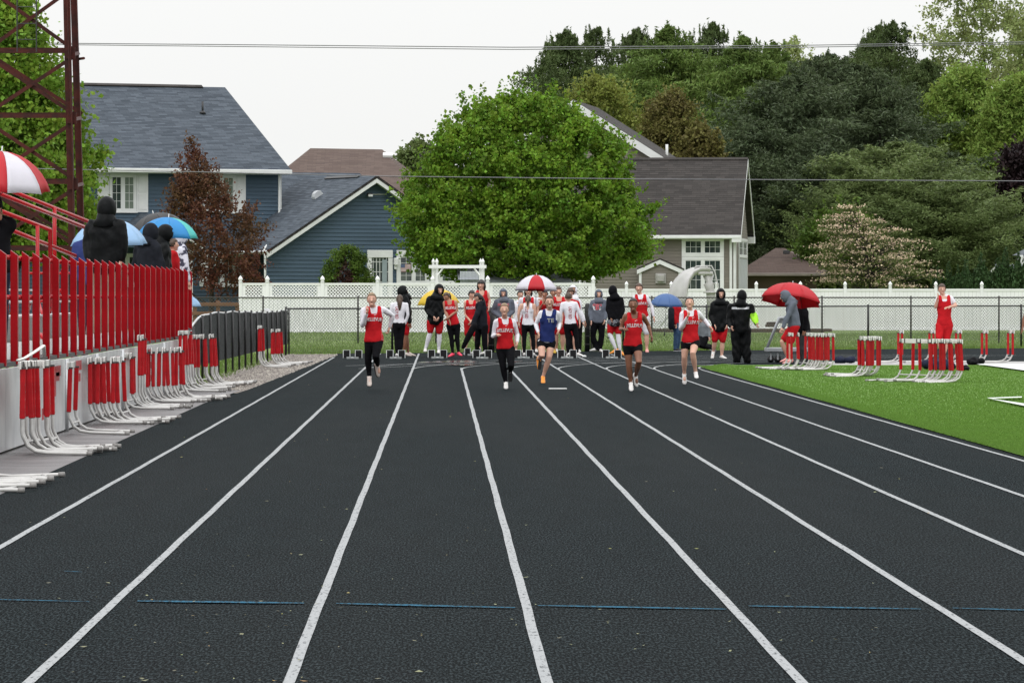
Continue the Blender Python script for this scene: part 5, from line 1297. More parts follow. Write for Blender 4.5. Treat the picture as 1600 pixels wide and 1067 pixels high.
        if ext.v: obj('hair_tail' if kind in ('tied', 'long') else 'hair_locks', ext, hm, t, True)
    # ---- shoes
    if shoes is not None:
        for sd in 'lr':
            a = jt['a' + sd]; fx = ftdir(J, sd, jt, face); L_ = .148 * H; up = Vector((0, 0, 1)); up = (up - fx * up.dot(fx)).normalized(); dn = -up
            h_ = .036 * H
            heel = a - fx * .030 * H + dn * h_
            sp = [(0, .016, .022, .030), (.10, .022, .030, .034), (.32, .022, .030, .030), (.55, .024, .021, .020), (.80, .026, .014, .013), (.95, .019, .010, .009), (1.0, .008, .006, .006)]
            mb = MB(); lat = fx.cross(up)
            pts = [heel + fx * L_ * tt + up * hh * H * .9 for tt, w, hh, _ in sp]
            mb.tube(pts, [w * H for _, w, _, _ in sp], 10, True, lat, [max(.35, hh / w) for _, w, hh, _ in sp])
            mb.tube([a + up * .006 * H, a + dn * .012 * H], [.023 * H, .026 * H], 8)
            so = obj('shoe', mb, shoes, t, True)
            s2 = MB(); vs = []
            for tt, w, _, _ in sp: vs.append((heel + fx * L_ * tt - lat * w * H * 1.02 + dn * .002, heel + fx * L_ * tt + lat * w * H * 1.02 + dn * .002))
            n = len(vs)
            for lv in (0, .008 * H):
                for l_, r_ in vs: s2.v += [tuple(l_ + up * (lv)), tuple(r_ + up * lv)]
            for i in range(n - 1):
                s2.f += [(2 * i, 2 * i + 1, 2 * i + 3, 2 * i + 2), (2 * n + 2 * i, 2 * n + 2 * i + 2, 2 * n + 2 * i + 3, 2 * n + 2 * i + 1), (2 * i, 2 * i + 2, 2 * n + 2 * i + 2, 2 * n + 2 * i), (2 * i + 1, 2 * n + 2 * i + 1, 2 * n + 2 * i + 3, 2 * i + 3)]
            obj('sole', s2, m_shk if shoes is not m_shk else m_swhite, so)
    # ---- clothes
    sd_ = random.random() * 10; G_ = {}
    for wname, wm in wear:
        mb = MB(); wr = .0035; nm = wname
        if wname == 'singlet': torso(mb, .019 if any(q[0] in ('tee',) for q in wear) else .012, -.05, .84, .0, .004, False, False, rings[:6] + [(.70, .094, .064), (.80, .080, .060), (.84, .070, .052)]); straps(mb, .018 if any(q[0] in ('tee',) for q in wear) else .010, .056 * b, .025); nm = 'singlet'
        elif wname == 'tee': torso(mb, .012, -.05, .98, .0, .006); [arm(mb, sd, .012, 0, .55) for sd in 'lr']; nm = 'tee_shirt'
        elif wname == 'longsleeve': torso(mb, .005, -.08, 1.0); [arm(mb, sd, .006, 0, 1.93) for sd in 'lr']; nm = 'long_sleeved_shirt'; wr = .0025
        elif wname == 'sleeves': torso(mb, .004, .2, 1.0); [arm(mb, sd, .006, 0, 1.93) for sd in 'lr']; nm = 'undershirt'; wr = .0025
        elif wname == 'racer': torso(mb, .012, -.05, .75, 0, .003, False); straps(mb, .014, .045, .026); nm = 'tank_top'
        elif wname == 'hoodie': torso(mb, .020, -.06, 1.0, .0, .008, True, True); [arm(mb, sd, .014, 0, 1.92, .008) for sd in 'lr']; nm = 'sweatshirt'; wr = .006
        elif wname == 'jacket': torso(mb, .024, -.16, 1.0, .02, .008, True, True); [arm(mb, sd, .018, 0, 1.92, .010) for sd in 'lr']; nm = 'jacket'; wr = .012
        elif wname == 'shorts': torso(mb, .012, -.2, .12); [legm(mb, sd, .015, .62, .012) for sd in 'lr']; nm = 'shorts'; wr = .005
        elif wname == 'longshorts': torso(mb, .012, -.2, .12); [legm(mb, sd, .016, .80, .008) for sd in 'lr']; nm = 'shorts'; wr = .005
        elif wname == 'tightshorts': torso(mb, .009, -.2, .10); [legm(mb, sd, .006, .38) for sd in 'lr']; nm = 'shorts'; wr = .001
        elif wname == 'tights': torso(mb, .007, -.2, .12); [legm(mb, sd, .006, 1.93) for sd in 'lr']; nm = 'tights'; wr = .001
        elif wname == 'whitelegs':
            for sd in 'lr': m1 = MB(); legm(m1, sd, .005, 1.93); remesh(m1, vox, 'legging', wm, t, .001, 2)
            continue
        elif wname == 'trousers': torso(mb, .012, -.2, .12); [legm(mb, sd, .018, 1.97, .006) for sd in 'lr']; nm = 'trousers'; wr = .007
        elif wname == 'rainpants': torso(mb, .03, -.2, .12); [legm(mb, sd, .035, 1.99, .012) for sd in 'lr']; nm = 'rain_trousers'; wr = .013
        elif wname == 'hem': torso(mb, .013, -.13, -.02); nm = 'shirt_hem'
        elif wname == 'camo': torso(mb, .034, -.16, .30, .02, .012); nm = 'camouflage_band'
        elif wname == 'hood':
            hk = 1.12 if any(q[0] == 'jacket' for q in wear) else 1.03
            def kp(c): return not (c.y < -.62 and c.z < .62 and abs(c.x) < .62)
            mb.ell(hd + HM @ Vector((0, .010, .002)) * H, (.062 * H * hk, .074 * H * hk, .081 * H * hk), 26, 20, HM4, kp)
            hb = MB(); o_ = obj('hood', mb, wm, t, True); md = o_.modifiers.new('s', 'SOLIDIFY'); md.thickness = .014
            mb2 = MB().tube([nb - spine * .12, nb, nb + (hd - nb) * .38 - fd * .012 * H], [.088 * H * hk, .078 * H, .060 * H * hk], 14, flat=.95); bk = Vector((-fd.x, -fd.y, 0)).normalized() if abs(fd.z) < .95 else Vector((0, 1, 0)); mb2.tube([hd + bk * .022 * H, nb + bk * .020 * H + (hd - nb) * .2, nb + bk * .012 * H - spine * .06], [.050 * H * hk, .060 * H * hk, .085 * H * hk], 14, roundcap=False); obj('hood_collar', mb2, wm, t, True); continue
        elif wname == 'hivis':
            mb.tube([jt['er'].lerp(jt['sr'], .25), jt['er'], jt['er'].lerp(jt['wr'], .92)], [.050 * H, .048 * H, .030 * H], 12, roundcap=True); nm = 'high_visibility_sleeve'
        o_ = remesh(mb, vox * (1.0 if vox < .02 else .9), nm, wm, t, wr, 3, None, sd_); G_[wname] = o_
    return t, G_, dict(H=H, Y=Y, s=s, hd=hd, jt=jt, hloc=hloc, HM4=HM4, nb=nb, spine=spine)
def ftdir(J, sd, jt, face):
    k = 'f' + sd
    if k in J: return Vector(J[k]).normalized()
    return Vector((math.sin(face), -math.cos(face), 0))
FONT_CACHE = {}
def text_mesh(s):
    if s not in FONT_CACHE:
        cu = bpy.data.curves.new('txt', 'FONT'); cu.body = s; cu.align_x = 'CENTER'; cu.align_y = 'CENTER'; cu.offset = 0.018; cu.resolution_u = 2
        o = bpy.data.objects.new('txt', cu); COL.objects.link(o); dg = bpy.context.evaluated_depsgraph_get()
        me = bpy.data.meshes.new_from_object(o.evaluated_get(dg)); bpy.data.objects.remove(o)
        bm = bmesh.new(); bm.from_mesh(me); bmesh.ops.triangulate(bm, faces=bm.faces[:])
        bmesh.ops.subdivide_edges(bm, edges=[e for e in bm.edges if e.calc_length() > .25], cuts=2, use_grid_fill=False); bmesh.ops.triangulate(bm, faces=bm.faces[:])
        FONT_CACHE[s] = ([v.co.copy() for v in bm.verts], [[v.index for v in f.verts] for f in bm.faces]); bm.free(); bpy.data.meshes.remove(me)
    return FONT_CACHE[s]
def put_print(t, garment, s, size, cpx, cpy, Y, m, width=1.0, arch=0.0, vertical=False, name='lettering', right=(1, 0, 0), poly=None, view=(0, 1, 0), off=.004):
    """flat print laid onto the cloth: every corner is dropped onto the garment surface"""
    vs, fs = poly if poly else text_mesh(s)
    me = garment.data; M = wmat(garment); bv = BVHTree.FromPolygons([M @ v.co for v in me.vertices], [tuple(p.vertices) for p in me.polygons])
    c = P(cpx, cpy, Y); r_ = Vector(right).normalized(); vw = Vector(view).normalized(); up = Vector((0, 0, 1)); out_ = []; ok = True
    for v in vs:
        x, z = v.x * size * width, v.y * size
        if vertical: x, z = z, -x
        z += -arch * (x / (size * 3)) ** 2 * size
        p = c + r_ * x + up * z; hit = bv.ray_cast(p - vw * 2, vw)
        if hit[0] is None: hit = bv.find_nearest(p)
        out_.append(hit[0] - vw * off)
    mb = MB().add(out_, [tuple(f) for f in fs]); return obj(name, mb, m, t)
def swoosh(cx): return ([Vector(p) for p in ((-.5, .05, 0), (-.42, -.12, 0), (-.22, -.10, 0), (.5, .30, 0), (-.18, -.22, 0), (-.45, -.25, 0))], [(0, 1, 5), (1, 2, 4), (1, 4, 5), (2, 3, 4)])
def uniform_print(t, Gm, key, cpx, cpy, Y, H, size=.085, logo=True):
    put_print(t, Gm[key], 'BELLEVUE', size, cpx, cpy, Y, m_txtw, .74, .55)
    if logo: put_print(t, Gm[key], '', .055, cpx + .03 * F / Y, cpy - .085 * F / Y, Y, m_txtw, poly=swoosh(0), name='chest_mark')
def side_stripe(t, info, Gm, key, px, py0, py1, Y, w=.03, m=None):
    vs = [Vector((-.5 * w, y, 0)) for y in np.linspace(-.5, .5, 9)] + [Vector((.5 * w, y, 0)) for y in np.linspace(-.5, .5, 9)]
    fs = [(i, i + 9, i + 10, i + 1) for i in range(8)]; hh = (py1 - py0) * Y / F
    put_print(t, Gm[key], '', 1, px, (py0 + py1) / 2, Y, m or m_swhite, poly=([Vector((v.x, v.y * hh, 0)) for v in vs], fs), name='side_panel')
PI_ = math.pi
down = lambda x, y, z: (x, y, z)
RG = 'runners in the sprint'
# --- five sprinters
t, Gm, I = person('pale sprinter in red singlet, leftmost of the five runners', 609, 458, 582, dict(hd=(581, 468.5, -.12), sl=(568.5, 484.5, -.05), sr=(599, 484, .05), el=(566.5, 509, -.08), wl=(573.5, 489, -.26), er=(613.5, 493, .16), wr=(608.5, 512, .20), hl=(578, 534), hr=(590.5, 534), kl=(575, 558, -.02), al=(577, 588.5, .06), kr=(587.5, 557, -.24), ar=(590, 571, .22), fl=(.02, -.75, -.65), fr=(.25, -.2, -1), fist=1), Y=91.2, h=1.69, skin=m_skinL,
    wear=(('longsleeve', m_swhite), ('tights', m_sblack), ('singlet', m_sred)), hair=('tied', m_hbl), shoes=m_shbg, vox=.0125, group=RG)
uniform_print(t, Gm, 'singlet', 584.5, 499, 91.2, 1.69); side_stripe(t, I, Gm, 'singlet', 598, 494, 531, 91.2, .025)
t, Gm, I = person('sprinter in red singlet over white sleeves and black tights, second from the left', 608, 473.5, 789, dict(hd=(788, 484, -.12), sl=(775.5, 503, -.03), sr=(802, 502.5, .05), el=(770.5, 526, .05), wl=(776, 523, -.20), er=(808.5, 523, .12), wr=(808, 535, -.02), hl=(782.5, 545), hr=(797, 545), kl=(786, 573, -.05), al=(790.5, 598, .02), kr=(798.5, 571, -.22), ar=(797.5, 580, .24), fl=(0, -.95, -.35), fr=(0, .1, -1), fist=1), Y=91.5, h=1.56, skin=m_skinL,
    wear=(('longsleeve', m_swhite), ('hem', m_swhite), ('tights', m_sblack), ('singlet', m_sred)), hair=('tied', m_hbl), shoes=m_shw, vox=.0125, group=RG)
uniform_print(t, Gm, 'singlet', 789, 516, 91.5, 1.56)
t, Gm, I = person('sprinter with glasses in a navy singlet and black shorts, third from the left', 598, 461, 856, dict(hd=(858.5, 472, -.10), sl=(846, 489, .03), sr=(871, 489.5, 0), el=(837.5, 507, .08), wl=(841, 520, -.08), er=(874, 506, .1), wr=(872.5, 516, -.10), hl=(846, 534.5), hr=(861, 534.5), kl=(846.5, 556, -.22), al=(841.5, 561, .22), kr=(858, 557.5, -.12), ar=(848.5, 589, .02), fl=(-.1, .1, -1), fr=(0, -.9, -.4)), Y=98, h=1.65, skin=m_skinL,
    wear=(('longsleeve', m_swhite), ('tightshorts', m_sblack), ('singlet', m_snavy)), hair=('tied', m_hbr), shoes=m_sho, vox=.013, group=RG)
put_print(t, Gm['singlet'], 'TE', .105, 860, 501, 98, m_txtg, 1.1); put_print(t, Gm['tightshorts'], '9', .12, 841.5, 530, 98, m_txtw, 1.0)
for sx in (-1, 1):
    ring = [I['hloc'](sx * .019 + math.cos(a) * .014, -.058, .003 + math.sin(a) * .010) for a in np.linspace(0, 6.28, 9)]; obj('glasses', MB().tube(ring, .002, 4), m_glassf, t)
t, Gm, I = person('brown-skinned sprinter in sleeveless red singlet and black shorts', 611, 466.5, 988, dict(hd=(989, 476.5, -.12), sl=(977.5, 494, -.02), sr=(1004.5, 493.5, .06), el=(970, 514.5, .06), wl=(974.5, 514, -.22), er=(1013.5, 508, .16), wr=(1018, 524, .10), hl=(981.5, 541), hr=(996, 541), kl=(983, 573, -.04), al=(986, 598.5, .04), kr=(997.5, 565.5, -.25), ar=(994, 587.5, .18), fl=(.02, -.85, -.5), fr=(.2, -.35, -.95), fist=1), Y=89.5, h=1.60, skin=m_skinD,
    wear=(('tightshorts', m_sblack), ('singlet', m_sred)), hair=('tied', m_hdk), shoes=m_shw, vox=.0125, group=RG)
uniform_print(t, Gm, 'singlet', 991, 508.5, 89.5, 1.6)
t, Gm, I = person('sprinter in red singlet and black shorts, rightmost of the five runners', 600, 463.5, 1077, dict(hd=(1077.5, 474, -.02), sl=(1066.5, 490.5, 0), sr=(1091, 489.5, .04), el=(1063.5, 514, -.03), wl=(1073.5, 495, -.22), er=(1101, 499.5, .14), wr=(1109.5, 510.5, .05), hl=(1071.5, 536), hr=(1086.5, 535.5), kl=(1069.5, 558, -.04), al=(1070, 585, .14), kr=(1081.5, 552, -.28), ar=(1087, 582, -.10), fl=(.02, -.55, -.85), fr=(.05, -.95, -.3), fist=1), Y=95.5, h=1.62, head=(0, .22), skin=m_skinL,
    wear=(('longsleeve', m_swhite), ('hem', m_swhite), ('tightshorts', m_sblack), ('singlet', m_sred)), hair=('tied', m_hdk), shoes=m_shw, vox=.0125, group=RG)
uniform_print(t, Gm, 'singlet', 1081, 503.5, 95.5, 1.62)
# --- people behind the starting blocks
VB = .0185
t, Gm, I = person('girl from behind with long brown ponytail and white jacket lettered in red', 558, 460, 623.5, dict(hd=(624.5, 468), sl=(635, 476), sr=(613, 476), el=(637.5, 492), wl=(633, 507), er=(610.5, 492), wr=(612, 505), al=(626, 554), ar=(620, 554), kl=(627, 532), kr=(619.5, 532)), Y=139.5, face=PI_, skin=m_skinL, wear=(('tights', m_sblack), ('longsleeve', m_swhite)), hair=('long', m_hbr), shoes=m_shw, vox=VB)
put_print(t, Gm['longsleeve'], 'LADY RED', .115, 620, 489, 139.5, m_txtr, .62, vertical=True)
person('boy in black hooded jacket turned right, behind the girl with the ponytail', 557, 447.5, 634, dict(hd=(630.5, 456), er=(639, 487), wr=(640, 502), el=(637, 487), wl=(640, 504), al=(631, 552), ar=(638, 552), fl=(1, 0, -.1), fr=(1, 0, -.1)), Y=142.5, face=PI_ / 2, skin=m_skinD, wear=(('longshorts', m_sred), ('jacket', m_sjack), ('hood', m_sjack)), hair=('none', None), shoes=m_shbg, vox=VB)
t, Gm, I = person('tall boy in black hooded coat, red shorts and white leggings', 556, 442.5, 680, dict(hd=(686.5, 454), sl=(671, 467), sr=(692, 466), el=(666.5, 485), wl=(677, 495, -.2), er=(694.5, 484), wr=(686, 496, -.2), hl=(673.5, 502), hr=(686.5, 502), kl=(672, 520), kr=(686.5, 522), al=(664.5, 546), ar=(685.5, 548)), Y=141, h=1.93, head=(.35, -.25), skin=m_skinL, wear=(('whitelegs', m_swhite), ('longshorts', m_sred), ('jacket', m_sjack), ('hood', m_sjack)), hair=('none', None), shoes=m_shw, vox=VB)
t, Gm, I = person('girl in red singlet and black tights leaning her head on the hooded boy', 558, 456, 709, dict(hd=(697.5, 464), sl=(694.5, 473), sr=(711.5, 472), el=(696, 487, -.05), wl=(702, 501, -.16), er=(714.5, 485, -.02), wr=(700, 496.5, -.2), hl=(702.5, 508), hr=(714, 508), kl=(705.5, 530), kr=(714.5, 529), al=(707.5, 553), ar=(716.5, 551.5), fl=(-.6, -.8, -.1), fr=(.4, -.9, -.1)), Y=139, h=1.68, head=(-.6, -.5), skin=m_skinM, wear=(('tights', m_sblack), ('singlet', m_sred)), hair=('tied', m_hbr), shoes=m_shp, vox=VB)
uniform_print(t, Gm, 'singlet', 704, 481, 139, 1.68, .10, False)
t, Gm, I = person('boy in red with clasped hands, behind the bending woman', 556, 453, 736, dict(hd=(737, 461), sl=(727.5, 472.5), sr=(744, 473), el=(727, 490), wl=(734, 501, -.15), er=(746, 490), wr=(737, 502, -.15), al=(726.5, 549), ar=(750, 546)), Y=144.5, h=1.78, skin=m_skinL, head=(.5, -.2), wear=(('longshorts', m_sred), ('singlet', m_sred)), hair=('short', m_hdk), shoes=m_shk, vox=VB)
uniform_print(t, Gm, 'singlet', 737, 481, 144.5, 1.78, .10, False)
person('woman with dark hair in charcoal jacket bending forward to the left', 557, 459, 752, dict(hd=(746.5, 465, -.02), sl=(750, 475, .10), sr=(754, 474, -.12), el=(744, 493, .1), wl=(738, 507, .02), er=(743.5, 495, -.2), wr=(738.5, 508, -.25), hl=(749, 509, .08), hr=(757, 509, -.06), kl=(746, 531), kr=(757, 531), al=(745.5, 549), ar=(758.5, 550), fl=(-.9, -.4, 0), fr=(-.7, -.6, 0)), Y=140, h=1.66, face=-1.25, head=(-1.1, -.45), skin=m_skinL, wear=(('trousers', m_sblack), ('jacket', m_schar)), hair=('long', m_hdk), shoes=m_shw, vox=VB)
bag = MB(); bag.tube([P(741, 509, 139.4), P(733, 524, 139.4), P(724, 542, 139.4)], [.085, .085, .055], 12, roundcap=True)
solo('rolled_bag', bag, m_sblack, 'long black rolled bag held low by the bending woman', 'bag', smooth=True)
t, Gm, I = person('tall dark-haired boy in red singlet leaning on the black gate post', 553, 438.5, 753, dict(hd=(752, 446), sl=(744.5, 457.5), sr=(761, 458.5), er=(764.5, 470), wr=(764, 479, -.1), el=(743, 473), wl=(745, 486)), Y=145.5, h=2.0, head=(-.25, 0), skin=m_skinL, wear=(('longshorts', m_sred), ('singlet', m_sred)), hair=('bob', m_hdk), shoes=m_shk, vox=VB)
t, Gm, I = person('boy in grey hooded sweatshirt standing left of the striped umbrella', 555, 449.5, 787, dict(hd=(786.5, 459.5), sl=(776, 471), sr=(799.5, 471), el=(770.5, 487), wl=(781, 496, -.2), er=(801.5, 487), wr=(791, 496, -.2)), Y=146, h=1.84, skin=m_skinL, head=(0, -.2), wear=(('trousers', m_sblack), ('hoodie', m_sgrey), ('hood', m_sgrey)), hair=('none', None), shoes=m_shw, vox=VB, build=1.08)
put_print(t, Gm['hoodie'], 'BELLEVUE', .10, 786.5, 476, 146, mat('pinkred_print', (.62, .10, .12), rough=.7), .72, .4)
t, Gm, I = person('girl from behind in white racerback top with red lettering and black tights', 558.5, 462, 825, dict(hd=(825, 468.5), sl=(834.5, 477), sr=(814.5, 477), er=(810, 491), wr=(811, 505), el=(836, 491), wl=(833, 503), al=(834, 553), ar=(819, 553), kl=(833, 531), kr=(819, 531)), Y=139.5, face=PI_, skin=m_skinL, wear=(('tights', m_sblack), ('racer', m_swhite)), hair=('tied', m_hbr), shoes=m_shw, vox=VB)
put_print(t, Gm['racer'], 'LADY RED', .115, 822.5, 488, 139.5, m_txtr, .62, vertical=True)
t, Gm, I = person('long-haired boy in red and white shirt directly under the striped umbrella', 553, 447, 825, dict(hd=(825.5, 455.5), sl=(814, 468.5), sr=(837.5, 468.5), el=(811, 484), er=(840, 484)), Y=146.5, h=1.88, skin=m_skinL, wear=(('longshorts', m_sred), ('tee', m_swhite), ('singlet', m_sred)), hair=('bob', m_hdk), shoes=m_shw, vox=VB)
person('dark-haired boy half hidden left of the long-haired boy under the umbrella', 552, 453, 812, dict(hd=(813, 460.5)), Y=148.5, h=1.72, skin=m_skinL, head=(.3, 0), wear=(('longshorts', m_sred), ('tee', m_swhite)), hair=('short', m_hdk), shoes=m_shw, vox=VB)
person('boy with hand at his chin under the striped umbrella', 552, 454, 851, dict(hd=(851, 460), wr=(851, 471, -.22), er=(857, 482, -.12), wl=(847, 476, -.2), el=(842, 484, -.1)), Y=147, h=1.74, skin=m_skinM, head=(-.2, -.1), wear=(('longshorts', m_sred), ('singlet', m_sred)), hair=('short', m_hdk), shoes=m_shw, vox=VB)
person('boy mostly hidden in the second row below the centre of the striped umbrella', 551, 448, 844, dict(hd=(844.5, 456)), Y=150, h=1.82, skin=m_skinM, head=(.3, 0), wear=(('longshorts', m_sred), ('tee', m_swhite)), hair=('short', m_hdk), shoes=m_shw, vox=VB)
t, Gm, I = person('stocky pale boy with flushed face in red singlet beside the striped umbrella', 553, 447.5, 873, dict(hd=(872.5, 455.5), sl=(864, 468), sr=(883.5, 468)), Y=147, h=1.88, skin=m_skinL, head=(.1, 0), wear=(('longshorts', m_sred), ('singlet', m_sred)), hair=('short', m_hbr), shoes=mat('yellow_shoe', (.65, .42, .03), rough=.5), vox=VB, build=1.12)
uniform_print(t, Gm, 'singlet', 873, 476, 147, 1.88, .10, False)
person('boy whose face shows between the umbrella edge and the stocky boy', 551, 450, 864, dict(hd=(864.5, 458)), Y=150.5, h=1.76, skin=m_skinM, wear=(('longshorts', m_sred), ('tee', m_sred)), hair=('short', m_hdk), shoes=m_shw, vox=VB)
t, Gm, I = person('girl from behind in white long-sleeved top with red lettering, walking right', 558.5, 457.5, 890, dict(hd=(888, 464.5), sl=(899.5, 474.5), sr=(879, 475), el=(906, 490), wl=(911, 504), er=(876, 490), wr=(876.5, 503), hl=(897, 509), hr=(886, 509), al=(902, 552.5), ar=(887, 554), kl=(901, 530), kr=(887.5, 531), fl=(.9, -.3, -.1), fr=(-.2, .2, -.3)), Y=139.5, face=PI_ + .15, skin=m_skinL, wear=(('tights', m_sblack), ('longsleeve', m_swhite)), hair=('short', m_hbr), shoes=m_shw, vox=VB)
put_print(t, Gm['longsleeve'], 'LADY RED', .115, 890.5, 489, 139.5, m_txtr, .62, vertical=True)
person('curly-haired boy looking over the shoulder of the girl in white', 553, 451, 892, dict(hd=(891.5, 457.5)), Y=146.5, h=1.76, skin=m_skinL, head=(-.1, -.15), wear=(('longshorts', m_sred), ('tee', m_sred)), hair=('curly', m_hbr), shoes=m_shw, vox=VB)
person('person in white hooded sweatshirt behind the curly-haired boy', 552, 447, 899, dict(hd=(895.5, 454), sr=(905, 472), er=(906.5, 486)), Y=149, h=1.86, skin=m_skinM, wear=(('trousers', m_sblack), ('hoodie', m_swhite), ('hood', m_swhite)), hair=('none', None), shoes=m_shw, vox=VB)
t, Gm, I = person('boy in grey hooded sweatshirt with winged crest and black trousers', 550.5, 450.5, 933, dict(hd=(935.5, 460.5), sl=(926, 472.5), sr=(945.5, 472), el=(922, 487), wl=(923.5, 501, -.12), er=(948.5, 487), wr=(945, 500, -.1), hl=(928.5, 503), hr=(940, 503), kl=(926.5, 526), kr=(940, 526), al=(931.5, 545), ar=(937.5, 546.5), fl=(-.9, -.5, 0), fr=(.3, -.9, 0)), Y=150, h=1.84, skin=m_skinL, head=(.1, -.1), wear=(('trousers', m_sblack), ('hoodie', m_sgrey), ('hood', m_sgrey)), hair=('none', None), shoes=m_shw, vox=VB, build=1.05)
mp = MATS['pinkred_print']; put_print(t, Gm['hoodie'], 'BELLEVUE', .085, 933, 476, 150, mp, .7, 1.0)
ringp = [Vector((math.cos(a) * r, math.sin(a) * r, 0)) for r in (.42, .55) for a in np.linspace(0, 6.283, 17)[:-1]]
put_print(t, Gm['hoodie'], '', .18, 933, 481.5, 150, m_txtw, poly=([Vector((-.8, .5, 0)), Vector((-.45, .25, 0)), Vector((-.3, -.35, 0)), Vector((-.55, -.25, 0)), Vector((.8, .5, 0)), Vector((.45, .25, 0)), Vector((.3, -.35, 0)), Vector((.55, -.25, 0))], [(0, 1, 2, 3), (4, 7, 6, 5)]), name='crest_wings')
put_print(t, Gm['hoodie'], 'B', .20, 933, 480.5, 150, mp, 1.0, name='crest_letter', off=.006)
t, Gm, I = person('boy from behind in black top with camouflage hem and white leggings', 556.5, 447, 961, dict(hd=(957.5, 455), sl=(970, 467.5), sr=(952, 467), er=(950, 484), wr=(954, 497, -.1), el=(973, 484), wl=(970, 498, -.1), hl=(967.5, 504), hr=(955.5, 504), kl=(966, 524), kr=(953, 523), al=(969, 549.5), ar=(963, 547), fl=(.5, -.3, -.2), fr=(-.8, .2, -.2)), Y=143, h=1.90, face=PI_, skin=m_skinM, wear=(('whitelegs', m_swhite), ('longshorts', m_sred), ('hoodie', m_sblack), ('camo', m_scamo), ('hood', m_sblack)), hair=('none', None), shoes=m_sho, vox=VB)
obj('knee_band', MB().tube([I['jt']['kr'] + Vector((0, 0, -.06)), I['jt']['kr'] + Vector((0, 0, -.09))], [.075, .073], 12), m_sblack, t, True)
t, Gm, I = person('tall boy in red singlet with white sleeves behind the fourth sprinter', 555.5, 442.5, 1003, dict(hd=(998.5, 451), sl=(992, 464.5), sr=(1010, 464.5), er=(1018.5, 480), wr=(1021.5, 495), el=(988, 482), wl=(988, 497), ar=(1011, 547), al=(998, 548), kr=(1010.5, 524)), Y=143, h=1.97, skin=m_skinL, head=(-.15, 0), wear=(('sleeves', m_swhite), ('longshorts', m_swhite), ('singlet', m_sred)), hair=('short', m_hbr), shoes=m_shpk, vox=VB)
uniform_print(t, Gm, 'singlet', 1001, 474, 143, 1.97, .10)
t, Gm, I = person('person in red jacket, backpack and blue jeans hidden under the blue umbrella', 549.5, 462, 1058, dict(hd=(1056, 470)), Y=153.5, h=1.66, face=1.2, skin=m_skinL, wear=(('trousers', m_sjean), ('jacket', m_sred)), hair=('short', m_hdk), shoes=m_shk, vox=VB)
bp = MB().box(X_(1045, 153), X_(1054, 153), 153.1, 153.5, P(0, 515, 153).z, P(0, 480, 153).z, bev=.05); obj('backpack', bp, m_schar, t, True)
t, Gm, I = person('kneeling person in grey top and black trousers behind the rightmost sprinter', 548, 490, 1098, dict(hd=(1095, 498), sl=(1094, 507), sr=(1105, 506), hl=(1098, 526), hr=(1104, 526), kl=(1091, 540, -.3), kr=(1097, 541, -.2), al=(1112, 541, .25), ar=(1110, 543, .2), el=(1091, 519), wl=(1089, 530), er=(1107, 518), wr=(1108, 526), fl=(.8, 0, -.4), fr=(.8, 0, -.4)), Y=155, h=1.70, face=-.6, skin=m_skinL, wear=(('trousers', m_sblack), ('hoodie', m_sgreyt)), hair=('short', m_hdk), shoes=m_shk, vox=VB)
person('boy in black hooded rain jacket and red shorts walking with hands in pockets', 561, 451, 1125, dict(hd=(1126.5, 460.5), sl=(1115, 475), sr=(1136, 474.5), el=(1110.5, 494), wl=(1116, 507, -.1), er=(1139.5, 494), wr=(1136, 507, -.1), hl=(1117.5, 513), hr=(1131, 513), kl=(1117, 535), kr=(1129, 536), al=(1115, 550, .1), ar=(1128, 557), fl=(-.2, -.6, -.6), fr=(.5, -.85, 0)), Y=137, h=1.86, skin=m_skinL, head=(.1, -.1), wear=(('longshorts', m_sred), ('jacket', m_sjack), ('hood', m_sjack)), hair=('none', None), shoes=m_shw, vox=VB)
t, Gm, I = person('official from behind in black rain suit with reflective stripe and lime forearm', 568, 454, 1158, dict(hd=(1159.5, 463), sl=(1173, 479), sr=(1142, 479), er=(1139, 500), wr=(1142, 510, -.15), el=(1178, 494), wl=(1181.5, 505.5, -.2), hl=(1165, 515), hr=(1151, 515), kl=(1166, 541), kr=(1150.5, 541), al=(1167.5, 563), ar=(1152, 564)), Y=126.5, h=1.74, face=PI_, skin=m_skinL, wear=(('rainpants', m_sjack), ('jacket', m_sjack), ('hood', m_sjack)), hair=('none', None), shoes=m_shk, vox=VB, build=1.18)
jt = I['jt']; obj('high_visibility_sleeve', MB().tube([jt['el'].lerp(jt['sl'], .18), jt['el'], jt['el'].lerp(jt['wl'], .5), jt['el'].lerp(jt['wl'], .95)], [.088, .095, .088, .055], 12, roundcap=True), m_shiv, t, True)
vs = [Vector((x, y, 0)) for y in (-.5, .5) for x in np.linspace(-1, 1, 15)]; put_print(t, Gm['jacket'], '', .05, 1157, 481.5, 126.5, m_strip, poly=([Vector((v.x * 4.2, v.y, 0)) for v in vs], [(i, i + 1, i + 16, i + 15) for i in range(14)]), name='reflective_stripe')
t, Gm, I = person('boy in grey hooded sweatshirt and red shorts pushing the hurdle cart', 571, 452, 1236, dict(hd=(1226.5, 463.5), sl=(1236, 474.5, .18), sr=(1240, 474.5, -.18), el=(1233, 494, .2), wl=(1224, 512, .1), er=(1229.5, 495, -.22), wr=(1222.5, 512, -.25), hl=(1241, 509, .08), hr=(1242, 509, -.08), kl=(1222, 535, .0), kr=(1234, 540, -.05), al=(1232.5, 560, .1), ar=(1235.5, 563, -.05), fl=(-.95, -.2, -.15), fr=(-.95, -.3, -.1)), Y=124.5, h=1.80, face=-1.5, head=(-1.7, -.3), skin=m_skinL, wear=(('longshorts', m_sred), ('hoodie', m_sgrey), ('hood', m_sgrey)), hair=('none', None), shoes=m_shpk, vox=VB)
